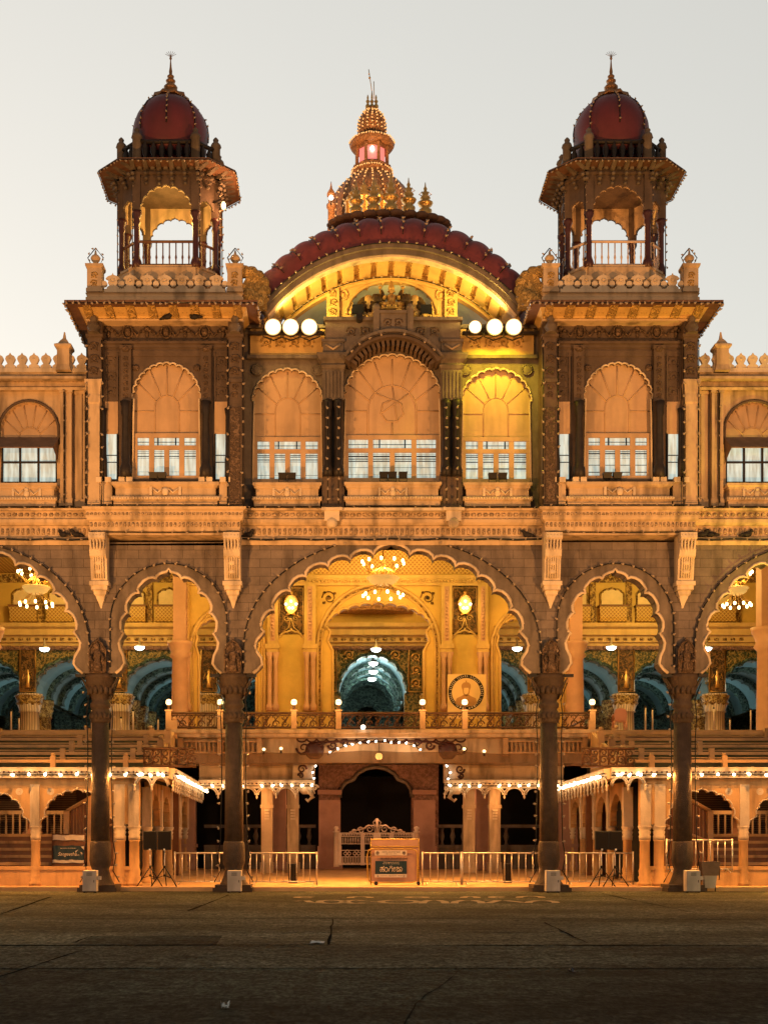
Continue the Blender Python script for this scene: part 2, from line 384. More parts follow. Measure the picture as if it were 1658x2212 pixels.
b = MB(); b.add([(X(185, gy(2032)), gy(2041.5), .006), (X(478, gy(2032)), gy(2041.5), .006), (X(480, gy(2022)), gy(2022), .006), (X(200, gy(2022)), gy(2022), .006)], [(0, 1, 2, 3)]); b.add([(X(370, gy(2070)), gy(2071), .008), (X(436, gy(2070)), gy(2071), .008), (X(438, gy(2067)), gy(2066), .008), (X(374, gy(2067)), gy(2066), .008)], [(0, 1, 2, 3)]); tag(b.build('ground_patch', 'asphalt'), kind='structure')
cr = MB()
def crack(pts, w):
    P = []
    for (x0, y0), (x1, y1) in zip(pts, pts[1:]):
        for i in range(8): t = i / 8; P.append((x0 + (x1 - x0) * t + random.uniform(-.02, .02), y0 + (y1 - y0) * t + random.uniform(-.05, .05)))
    P.append(pts[-1])
    vs = []; fs = []
    for i, p in enumerate(P):
        a = P[max(0, i - 1)]; b = P[min(len(P) - 1, i + 1)]; dx, dy = b[0] - a[0], b[1] - a[1]; L = sqrt(dx * dx + dy * dy) or 1
        q = w * random.uniform(.4, 1.5) * (.55 if abs(pts[-1][0] - pts[0][0]) > 10 else .32); vs += [(p[0] - dy / L * q, p[1] + dx / L * q, .009), (p[0] + dy / L * q, p[1] - dx / L * q, .009)]
        if i: fs.append((2 * i - 2, 2 * i - 1, 2 * i + 1, 2 * i))
    cr.add(vs, fs)
def gy(v): return E * F / (v - 1820) - D0
def gp(u, v): y = gy(v); return ((u - 735) * (D0 + y) / F + CX, y)
for a, w in (([gp(-40, 2042), gp(700, 2041), gp(1258, 2042), gp(1700, 2043)], .10), ([gp(-40, 2093), gp(300, 2092), gp(900, 2092), gp(1700, 2091)], .045), ([gp(0, 2110), gp(185, 2050)], .05), ([gp(710, 2040), gp(718, 1985)], .06), ([gp(1265, 2036), gp(1175, 1992)], .06), ([gp(1000, 2092), gp(905, 2160), gp(860, 2240)], .02), ([gp(160, 2036), gp(200, 2022), gp(480, 2022)], .10), ([gp(110, 1937), gp(0, 1975)], .12), ([gp(495, 1933), gp(405, 1968)], .10), ([gp(-20, 1985), gp(800, 1984), gp(1700, 1986)], .08), ([gp(1300, 1930), gp(1480, 1968)], .1), ([gp(-20, 2013), gp(900, 2014), gp(1700, 2013)], .05)):
    crack(a, w)
tag(cr.build('ground_joints', 'crack'), kind='structure')
mk = MB()
def ribbon(mb, pts, w, z=.008):
    vs = []; fs = []
    for i, p in enumerate(pts):
        a = pts[max(0, i - 1)]; b = pts[min(len(pts) - 1, i + 1)]; dx, dy = b[0] - a[0], b[1] - a[1]; L = sqrt(dx * dx + dy * dy) or 1
        vs += [(p[0] - dy / L * w / 2, p[1] + dx / L * w / 2, z), (p[0] + dy / L * w / 2, p[1] - dx / L * w / 2, z)]
        if i: fs.append((2 * i - 2, 2 * i - 1, 2 * i + 1, 2 * i))
    mb.add(vs, fs)
def glyph(u0, u1, v0, v1, pts, w=.22):
    ribbon(mk, [gp(u0 + (u1 - u0) * px, v0 + (v1 - v0) * py) for px, py in pts], w)
cir = [(.5 + .5 * cos(t * pi / 8), .5 + .5 * sin(t * pi / 8)) for t in range(17)]
cee = [(.5 + .5 * cos(t * pi / 8), .5 + .5 * sin(t * pi / 8)) for t in range(2, 15)]
ar = [(0, 1), (.05, .45), (.3, .05), (.7, .05), (.95, .45), (1, 1)]
for a in ((636, 700, 1945, 1951, [(0, .2), (.4, 0), (.55, .6), (1, .9)]), (690, 742, 1944, 1951, cir), (748, 790, 1944, 1951, cee), (800, 830, 1946, 1949, [(0, .5), (1, .5)]), (822, 902, 1944, 1951, cir), (912, 962, 1944, 1951, ar), (980, 1040, 1944, 1951, ar), (1045, 1075, 1944, 1951, [(0, 0), (1, .1), (.3, .9)]), (1092, 1130, 1945, 1950, [(0, 0), (1, .8)]), (1140, 1200, 1945, 1950, ar),
          (756, 800, 1936.5, 1939, ar), (880, 920, 1936.5, 1939, cir), (1000, 1030, 1936, 1939, ar), (1060, 1090, 1936, 1939, cee), (1120, 1170, 1935.5, 1938.5, ar), (640, 680, 1936.5, 1939, cee)):
    glyph(*a)
tag(mk.build('ground_lettering', 'road_paint'), kind='structure')
# ================================================================== PALACE
P = empty('palace', (0, 0, 0), 'ornate palace front of scalloped arches with two red domed turrets and a lobed red roof', 'palace')
XC, XO = 5.33, 9.86         # column centres
# ---- arcade wall
def pxz(l, cx=0): return [(W(d), Z(v)) for d, v in l]
foot_c = [(296, 1457), (286, 1448), (277, 1438), (279, 1424), (288, 1411), (292, 1398), (288, 1384), (279, 1374), (273, 1368)]
cusp_c = [(273, 1368), (252, 1321), (217, 1281), (184, 1250), (136, 1228), (89, 1213), (39, 1203)]
foot_n = [(113, 1457), (102, 1447), (94, 1436), (97, 1420), (104, 1405), (106, 1392), (103, 1381), (95, 1371)]
cusp_n = [(95, 1371), (87, 1328), (64, 1285), (27, 1254)]
foot_o = [(244, 1457), (232, 1447), (224, 1436), (227, 1420), (236, 1405), (239, 1393), (234, 1380), (224, 1368)]
cusp_o = [(224, 1368), (206, 1324), (180, 1286), (145, 1252), (100, 1226), (36, 1210)]
A_c = scallop(0, pxz(foot_c), pxz(cusp_c), .30, W(6))
XN, XW = W(477), W(904)
def A_n(c): return scallop(c, pxz(foot_n), pxz(cusp_n), .27, W(7))
def A_o(c): return scallop(c, pxz(foot_o), pxz(cusp_o), .30, W(6))
arches = [A_o(-XW), A_n(-XN), A_c, A_n(XN), A_o(XW)]
wz0, wz1 = Z(1457), Z(1176)
XE = W(1180) + .35
mb = MB(); mb.py(wallpoly(-XE, XE, wz0, wz1, arches), -.35, .35); wall = mb.build('arcade_wall', 'granite_brick', P)
rings = [ell(-XW, W(258), W(220), Z(1400)), ell(-XN, W(125), W(126), Z(1349)), ell(0, W(317), W(233), Z(1400)), ell(XN, W(125), W(126), Z(1349)), ell(XW, W(258), W(220), Z(1400))]
rings = [[(r[0][0], wz0)] + r + [(r[-1][0], wz0)] for r in rings]
for a, r in zip(arches, rings):
    m = MB(); m.py(band(a, r), -.41, -.345); ar_o = m.build('archivolt', 'granite', P)
    m = MB(); m.tube([(x, -.40, z) for x, z in a], .055, 5); m.build('arch_moulding', 'cream_pale', ar_o)  # moulded lip; its pale cream paints the lit bevel edge
    dx = .02
    line = [(x, -.46, z) for x, z in r[1:-1]]
    line = [(line[0][0], -.46, Z(1445))] + line + [(line[-1][0], -.46, Z(1445))]
    c = (a[0][0] + a[-1][0]) / 2
    nm = 'widest central arch' if abs(c) < 1 else ('narrow arch %s of the centre' % ('left' if c < 0 else 'right') if abs(c) < 9 else 'outer arch at the %s edge' % ('left' if c < 0 else 'right'))
    light_string('black cable of unlit bulbs curving over the ' + nm, [line], .36, group='bulb cables over the arches')
# ---- columns
prof = [(36,1921),(34,1914),(27,1903),(22,1890),(18.5,1877),(22,1868),(24,1857),(23.5,1840),(22.5,1821),(20.5,1816),(19.3,1700),(18.3,1562),(21,1559),(22,1548),(21,1538),(17.5,1531),(22,1527),(22,1520),(18,1515),(20,1507),(24,1494),(29,1482),(32,1478),(32,1468),(34,1466),(34,1457)]
def column(x):
    m = MB()
    m.lathe([(W(r), Z(v)) for r, v in prof[9:12]], x, 0, 20); o = m.build('column', 'column_stone', P)
    m = MB(); m.box(x - W(42), x + W(42), -W(42), W(42), .0, W(9)); m.box(x - W(38), x + W(38), -W(38), W(38), W(9), W(15))
    m.lathe([(W(r), Z(v)) for r, v in prof[:10]], x, 0, 12); m.build('column_base', 'column_stone', o)
    for i in range(12): pass
    m = MB(); m.lathe([(W(r), Z(v)) for r, v in prof[11:]], x, 0, 12)
    for i in range(14):
        a = 2 * pi * i / 14
        m.sph((x + W(20.5) * cos(a), W(20.5) * sin(a), Z(1547)), .085, 8, .8, .8, 1.5)
        m.sph((x + W(25) * cos(a), W(25) * sin(a), Z(1492)), .10, 8, .8, .8, 1.7)
    for sx in (-1, 1): m.loft([[(x + sx * W(20), -.2, Z(1510)), (x + sx * W(20), .2, Z(1510)), (x + sx * W(22), .2, Z(1500)), (x + sx * W(22), -.2, Z(1500))], [(x + sx * W(28), -.2, Z(1480)), (x + sx * W(28), .2, Z(1480)), (x + sx * W(40), .2, Z(1463)), (x + sx * W(40), -.2, Z(1463))]])
    m.build('capital', 'column_stone', o)
    # niche with a carved figure over the capital
    m = MB(); w = W(17)
    m.py([(x - w, Z(1457)), (x + w, Z(1457)), (x + w, Z(1405)), (x + w * .55, Z(1392)), (x, Z(1382)), (x - w * .55, Z(1392)), (x - w, Z(1405))], -.52, -.34)
    m.lathe([(.17, Z(1455)), (.14, Z(1440)), (.11, Z(1426)), (.15, Z(1418)), (.13, Z(1412)), (.05, Z(1410)), (.09, Z(1405)), (.08, Z(1398)), (.02, Z(1392))], x, -.55, 8, 1, .7)
    for sx in (-1, 1): m.tube([(x + sx * .13, -.6, Z(1416)), (x + sx * .24, -.66, Z(1428)), (x + sx * .16, -.7, Z(1436))], .035, 5); m.tube([(x + sx * .26, -.55, Z(1455)), (x + sx * .27, -.55, Z(1408)), (x + sx * .16, -.56, Z(1394)), (x, -.57, Z(1388))], .03, 5)
    m.build('niche_figure', 'granite_carved', o)
    return o
nmc = {-XO: 'far left column', -XC: 'column left of the centre arch', XC: 'column right of the centre arch', XO: 'far right column'}
for x in (-W(1180), -XO, -XC, XC, XO, W(1180)):
    column(x)
    if abs(x) < 12:
        for s in (-1, 1):
            pts = [(x + s * W(r) + s * .07, -.12, Z(v)) for r, v in ((38, 1905), (24, 1880), (30, 1850), (24, 1815), (21.5, 1700), (21, 1600), (24, 1545), (20, 1512), (34, 1475))]
            light_string('unlit bulb cable down the %s side of the %s' % ('left' if s < 0 else 'right', nmc[x]), [pts], .42, group='bulb cables on the columns', off=(s * .06, -.03, 0))
# ---- storey cornice across the front
def yzp(l): return [(y, Z(v, y)) for y, v in l]
corn = yzp([(.3,1177),(-.48,1177),(-.55,1168),(-.5,1160),(-.40,1159),(-.38,1136),(-.5,1134),(-.58,1128),(-.6,1121),(-.52,1119),(-.5,1104),(-.66,1102),(-.68,1096),(.3,1096)])
for x0, x1 in ((-19, -9.9), (-5.05, 5.05), (9.9, 19)):
    m = MB(); m.px(corn, x0, x1); o = m.build('storey_cornice', 'cream', P)
    m = MB(); n = int((x1 - x0) / .17); leaves(m, x0, x1, -.40, Z(1148, -.4), n, .055, .14, .05); m.build('leaf_frieze', 'cream_carved', o)
    m = MB(); leaves(m, x0, x1, -.53, Z(1112, -.5), int((x1 - x0) / .2), .08, .075, .04); m.build('bead_frieze', 'cream_carved', o)
# pendant bosses under the middle
m = MB()
for x in (-W(128), W(130)):
    m.box(x - .35, x + .35, -.86, -.3, Z(1104, -.7), Z(1096, -.8)); m.box(x - .25, x + .25, -.80, -.3, Z(1126, -.7), Z(1104, -.7)); m.sph((x, -.72, Z(1130, -.7)), .19, 10); m.lathe([(.05, Z(1140, -.7)), (.16, Z(1134, -.7))], x, -.72, 8)
m.box(-W(150), W(150), -.76, -.3, Z(1103, -.7), Z(1097, -.7)); m.build('pendant_boss', 'cream_pale', P)
# ---- windows of the upper storey
def ribs(m, cx, y, half, zs, ztop, inner, zi, zspring, n, th=.022):
    """raised ribs of a blind fanlight"""
    pts = [(cx - inner, y, zs)] + [(x, y, z) for x, z in ell(cx, inner, inner * 1.05, zi, 12)] + [(cx + inner, y, zs)]
    m.tube(pts, th, 4)
    for i in range(1, n):
        a = pi * i / n
        m.tube([(cx + inner * cos(a), y, zi + inner * 1.05 * sin(a)), (cx + half * .97 * cos(a), y, zspring + (ztop - zspring) * .95 * sin(a))], th, 4)
    for s in (-1, 1): m.tube([(cx + s * inner, y, zi - .1), (cx + s * half, y, zi - .1)], th, 4)
def glazed(cx, y, half, v_top, v_tr, v_bot, cols, parent, depth=.10):
    """frame with transom, mullions and pale lit panes"""
    zt, zm, zb = Z(v_top, y), Z(v_tr, y), Z(v_bot, y)
    fr = MB(); fw = .085
    fr.box(cx - half, cx + half, y - depth, y, zt - .10, zt + .04); fr.box(cx - half, cx + half, y - depth, y, zb - .02, zb + .10)
    fr.box(cx - half, cx + half, y - depth + .004, y, zm - .07, zm + .07)
    xs = [cx - half + 2 * half * c for c in cols]
    for i, x in enumerate(xs):
        w = fw if 0 < i < len(xs) - 1 else .07
        if i == 0: x += .05
        if i == len(xs) - 1: x -= .05
        top = zm if (len(xs) == 5 and i == 2) else zt
        fr.box(x - w, x + w, y - depth + .008, y - .002, zb + .05, top - .05)
    o = fr.build('window_frame', 'window_panel', parent)
    pn = MB(); pn.add([(cx - half, y - .02, zb), (cx + half, y - .02, zb), (cx + half, y - .02, zt), (cx - half, y - .02, zt)], [(0, 1, 2, 3)]); pn.build('pane', 'pane_glow', parent)
    br = MB(); h = zm - zb
    for f, t in ((.22, .014), (.44, .022), (.66, .012), (.73, .016), (.82, .02), (.88, .012)):
        if f < .5 and random.random() < .25: continue
        br.box(cx - half + .1, cx + half - .1, y - .05, y - .03, zb + h * f - t / 2 + random.uniform(-.02, .02), zb + h * f + t / 2)
    br.box(cx - half + .1, cx + half - .1, y - .05, y - .03, zm + (zt - zm) * .42, zm + (zt - zm) * .42 + .016)
    for x in (cx - half * .27, cx + half * .27): br.box(x - .02, x + .02, y - .06, y - .03, zm + .07, zt - .1)
    br.build('glazing_bars', 'black', parent)
    return o
def window_sill(cx, y, half, vt, vb, parent, deep=.35):
    zt, zb = Z(vt, y - deep), Z(vb, y - deep)
    h = zt - zb; m = MB()
    rectloft(m, cx, half, y - deep, y, [(.04, zb), (.04, zb + h * .2), (.10, zb + h * .23), (.10, zb + h * .38), (-.02, zb + h * .42), (-.02, zb + h * .74), (.03, zb + h * .78), (.03, zb + h * .84), (.09, zb + h * .9), (.09, zt)])
    o = m.build('window_sill', 'cream', parent)
    m = MB(); leaves(m, cx - half - .08, cx + half + .08, y - deep - .11, zb + h * .31, int(half * 2 / .085), .045, .05, .03)
    m.build('bead_moulding', 'cream_pale', o)
    m = MB(); zc = zb + h * .58
    m.sph((cx, y - deep, zc - .02), .11, 8, 1, .6, 1.3); m.sph((cx, y - deep - .02, zc + .12), .08, 8, 1, .6, 1)
    for s in (-1, 1): m.tube([(cx + s * .1, y - deep - .02, zc + .1), (cx + s * .25, y - deep - .02, zc - .06), (cx + s * .42, y - deep - .02, zc + .1)], .03, 5); m.box(cx + s * .45 - .04, cx + s * .45 + .04, y - deep - .03, y - deep + .02, zc - .12, zc + .16)
    m.build('sill_ornament', 'cream_pale', o)
    return o
def window(cx, y, half, v_apex, v_spring, v_glass, v_tr, v_sill, n, nm='window', nrib=6, medallion=False):
    """blind cusped fanlight over a lit window; wall plane y, recess behind it"""
    zs, za = Z(v_spring, y), Z(v_apex, y); zg = Z(v_glass, y); zb = Z(v_sill, y)
    a = lobes(cx, half * .965, (za - zs) * .95, zs, n, .32)
    out = [(cx - half, zb)] + a + [(cx + half, zb)]
    m = MB(); m.py(out, y + .16, y + .22); o = m.build(nm, 'window_panel', P)
    m = MB()
    if not medallion: ribs(m, cx, y + .15, half, zg, za, half * .36, zs - .25, zs, nrib)
    else:
        zc = zs - .35; R = half * .24
        oc = [(cx + R * cos(pi / 7 * 2 * i + pi / 2), y + .15, zc + R * sin(pi / 7 * 2 * i + pi / 2)) for i in range(8)]
        m.tube(oc, .03, 4); inner = half * .5
        m.tube([(cx - inner, y + .15, zg)] + [(x, y + .15, z) for x, z in ell(cx, inner, inner * 1.05, zc, 14)] + [(cx + inner, y + .15, zg)], .03, 4)
        m.tube([(cx, y + .15, zc - R), (cx, y + .15, zg)], .025, 4)
        for i in range(9):
            t = pi * i / 8; m.tube([(cx + inner * cos(t), y + .15, zc + inner * 1.05 * sin(t)), (cx + half * .96 * cos(t), y + .15, zs + (za - zs) * .93 * sin(t) - (.0 if 0 < i < 8 else .35))], .024, 4)
        for i in (1, 2, 3): m.tube([oc[(2 * i) % 7], (cx + inner * cos(pi / 4 * i), y + .15, zc + inner * 1.05 * sin(pi / 4 * i))], .024, 4)
    m.build('fanlight_ribs', 'window_panel', o)
    m = MB(); m.tube([(cx - half, y - .02, zb)] + [(x, y - .02, z) for x, z in a] + [(cx + half, y - .02, zb)], .035, 5); m.build('arch_bead', 'cream_pale', o)
    glazed(cx, y + .15, half * .97, v_glass, v_tr, v_sill, (0, .27, .5, .73, 1), o)
    return a
# ---- central bay wall
def rail_floods(x, y, z, n, where):
    for i in range(n):
        dx = (i - (n - 1) / 2) * .32 + random.uniform(-.03, .03)
        r = empty('small_floodlight', (x + dx, y, z), None, 'floodlight', 'small floodlights on the window sills')
        m = MB(); m.loft([[(-.12, -.06, .12), (.12, -.06, .12), (.15, -.14, .30), (-.15, -.14, .30)], [(-.12, .08, .12), (.12, .08, .12), (.15, .08, .30), (-.15, .08, .30)]]); m.build('housing', 'black', r)
        m = MB(); m.box(-.14, -.12, -.02, .02, 0, .22); m.box(.12, .14, -.02, .02, 0, .22); m.box(-.14, .14, -.02, .02, 0, .02); m.build('bracket', 'iron_dark', r)
        k = 'outermost' if n > 2 and i != 1 else ('middle' if n > 2 else ('right' if i else 'left'))
        side = ('left' if i == 0 else 'right')
        r['label'] = 'black floodlight on the sill of %s, %s' % (where, side if n == 2 else ('left', 'middle', 'right')[i])
cz0 = Z(1096); XT = 5.05
ya = 0
aL = window(-W(224), 0, W(75), 797, 868, 948, 976, 1042, 13, 'window')
aR = window(W(226), 0, W(75), 797, 868, 948, 976, 1042, 13, 'window')
aC = window(W(2), 0, W(105), 765, 862, 944, 974, 1040, 17, 'window', medallion=True)
zb = Z(1042)
def closed(a, half): c = (a[0][0] + a[-1][0]) / 2; return [(c - half, zb)] + a + [(c + half, zb)]
m = MB(); m.py(wallpoly(-XT, XT, zb, Z(706), [closed(aL, W(75)), closed(aC, W(105)), closed(aR, W(75))]), 0, .3)
m.box(-XT, XT, .002, .3, cz0, zb)
m.build('upper_wall', 'granite', P)
for s, c in ((-1, -W(224)), (1, W(226))):
    m = MB(); m.box(c - W(80), c + W(80), -.10, .002, Z(770), Z(712)); o = m.build('frieze_panel', 'ochre', P)
    m = MB(); relief(m, c - W(60), c + W(60), Z(757), Z(728), -.12, .03); m.build('scrollwork', 'ochre_carved', o)
    m = MB(); m.box(c - W(86), c + W(86), -.22, .0, Z(778), Z(771)); m.box(c - W(86), c + W(86), -.16, 0, Z(712), Z(704)); m.build('moulding', 'granite', o)
    m = MB(); m.lathe([(.14, 0), (.12, .05), (.05, .06)], 0, 0, 10); 
    m = MB()
    for q in (-1, 1): m.sph((c + q * W(66), -.03, Z(800)), .17, 10, 1, .4, 1); m.tube([(c + q * W(66) + .17 * cos(t * pi / 5), -.06, Z(800) + .17 * sin(t * pi / 5)) for t in range(11)], .03, 4)
    m.build('rosette', 'granite', o)
    window_sill(c, 0, W(68), 1043, 1093, P)
window_sill(W(2), -.05, W(98), 1042, 1092, P, .4)
rail_floods(-W(224), -.36, Z(1043, -.3), 2, 'the window left of the middle')
rail_floods(W(226), -.36, Z(1043, -.3), 2, 'the yellow lit window right of the middle')
rail_floods(W(2), -.42, Z(1042, -.3), 3, 'the large middle window')
# paired columns and pavilion canopy
for c in (-W(125.5), W(127.5)):
    m = MB(); m.box(c - W(24), c + W(24), -.35, 0, Z(1096, -.3), Z(1020, -.3)); m.box(c - W(22), c + W(22), -.2, 0, Z(1020, -.3), Z(866, -.3)); o = m.build('pier', 'granite_dark', P)
    for s in (-1, 1):
        m = MB(); x = c + s * W(11.5)
        m.lathe([(.17, Z(1030,-.3)), (.19, Z(1015,-.3)), (.12, Z(1003,-.3)), (.13, Z(990,-.3)), (.115, Z(905,-.3)), (.15, Z(898,-.3)), (.13, Z(888,-.3)), (.17, Z(876,-.3)), (.17, Z(866,-.3))], x, -.36, 12); m.build('slim_column', 'iron_dark', o)
    m = MB(); m.box(c - W(23), c + W(23), -.42, 0, Z(866, -.3), Z(797, -.3))
    for i in range(6): m.box(c - W(20) + i * W(7.6), c - W(20) + i * W(7.6) + W(3.4), -.46, -.42, Z(860, -.4), Z(803, -.4))
    m.build('pilaster_block', 'granite', o)
    m = MB(); rectloft(m, c, W(23), -.45, 0, [(0, Z(797, -.4)), (.06, Z(790, -.4)), (.0, Z(785, -.4)), (.12, Z(778, -.4)), (.18, Z(770, -.4)), (.18, Z(766, -.4))])
    m.box(c - W(22), c + W(22), -.5, 0, Z(766, -.4), Z(735, -.4)); m.box(c - W(25), c + W(25), -.55, 0, Z(741, -.4), Z(735, -.4)); m.build('pier_entablature', 'granite', o)
    m = MB(); m.tube([(c - W(16), -.53, Z(747,-.4)), (c, -.54, Z(757,-.4)), (c + W(16), -.53, Z(747,-.4))], .04, 5); m.build('swag', 'cream', o)
zc = Z(870, -.5)
def aring(R0, R1, y0, y1, vc, a, y=-.5, n=24):
    i_ = [(W(2, y) + W(R0, y) * sin(-a + 2 * a * k / n), Z(vc, y) + W(R0, y) * cos(-a + 2 * a * k / n)) for k in range(n + 1)]
    o_ = [(W(2, y) + W(R1, y) * sin(-a + 2 * a * k / n), Z(vc, y) + W(R1, y) * cos(-a + 2 * a * k / n)) for k in range(n + 1)]
    b = MB(); b.py(band(i_, o_), y0, y1); return b
aa = math.asin(103 / 125)
m = aring(112, 122, -.85, 0, 848, math.asin(103 / 122)); can = m.build('arched_canopy', 'granite_dark', P)
m = aring(122, 128, -.92, 0, 848, math.asin(106 / 128)); m.build('canopy_rim', 'granite', can)
m = MB()
for i in range(19):
    t = -aa * .95 + 2 * aa * .95 * i / 18; r = W(108, -.5); x, z = W(2) + r * sin(t), Z(848, -.5) + r * cos(t)
    ux, uz = sin(t), cos(t)
    m.py([(x - uz * .05 - ux * .14, z + ux * .05 - uz * .14), (x + uz * .05 - ux * .14, z - ux * .05 - uz * .14), (x + uz * .05 + ux * .1, z - ux * .05 + uz * .1), (x - uz * .05 + ux * .1, z + ux * .05 + uz * .1)], -.62 , -.05)
m.build('canopy_brackets', 'granite_dark', can)
# parapet blocks over the canopy with a raised middle panel
m = MB()
o_ = [(W(2) + W(129, -.5) * sin(-.86 + 1.72 * k / 20), Z(848, -.5) + W(129, -.5) * cos(-.86 + 1.72 * k / 20)) for k in range(21)]
m.py([(o_[0][0], o_[0][1])] + o_ + [(o_[-1][0], o_[-1][1]), (W(146), Z(748, -.3)), (W(146), Z(699, -.3)), (-W(142), Z(699, -.3)), (-W(142), Z(748, -.3))], -.465, .1)
para = m.build('canopy_parapet', 'granite', P)
m = MB(); m.box(-W(146), W(150), -.62, .1, Z(699, -.3), Z(692, -.3)); m.build('parapet_coping', 'granite', para)
m = MB(); m.box(W(2) - W(29), W(2) + W(29), -.72, .1, Z(717, -.6), Z(676, -.6)); m.box(W(2) - W(31), W(2) + W(31), -.78, .1, Z(680, -.6), Z(674, -.6))
for s in (-1, 1): m.box(W(2) + s * W(36) - .1, W(2) + s * W(36) + .1, -.8, .1, Z(722, -.6), Z(672, -.6)); m.sph((W(2) + s * W(36), -.7, Z(667, -.6)), .14, 8)
m.build('name_block', 'granite', para)
m = MB()
for x0, x1 in ((-W(100), -W(45)), (W(48), W(104))): m = MB(); relief(m, x0, x1, Z(728, -.5), Z(703, -.5), -.485, .022); m.build('relief_panel', 'granite_carved', para)
m = MB(); relief(m, W(2) - W(22), W(2) + W(22), Z(710, -.7), Z(684, -.7), -.73, .02); m.build('relief_panel', 'granite_carved', para)
light_string('black cable of unlit bulbs round the arched canopy over the middle window', [[(W(2) + W(126, -.9) * sin(-.9 + 1.8 * k / 24), -.96, Z(848, -.9) + W(126, -.9) * cos(-.9 + 1.8 * k / 24)) for k in range(25)]], .38, group='bulb cables on the facade')
for c, nm in ((-W(125.5), 'left'), (W(127.5), 'right')):
    for s in (-1, 1): light_string('unlit bulb cable on the %s one of the paired columns %s of the middle window' % ('left' if s < 0 else 'right', nm), [[(c + s * W(11.5), -.55, Z(1090, -.5)), (c + s * W(11.5), -.55, Z(870, -.5))]], .34, group='bulb cables on the facade')
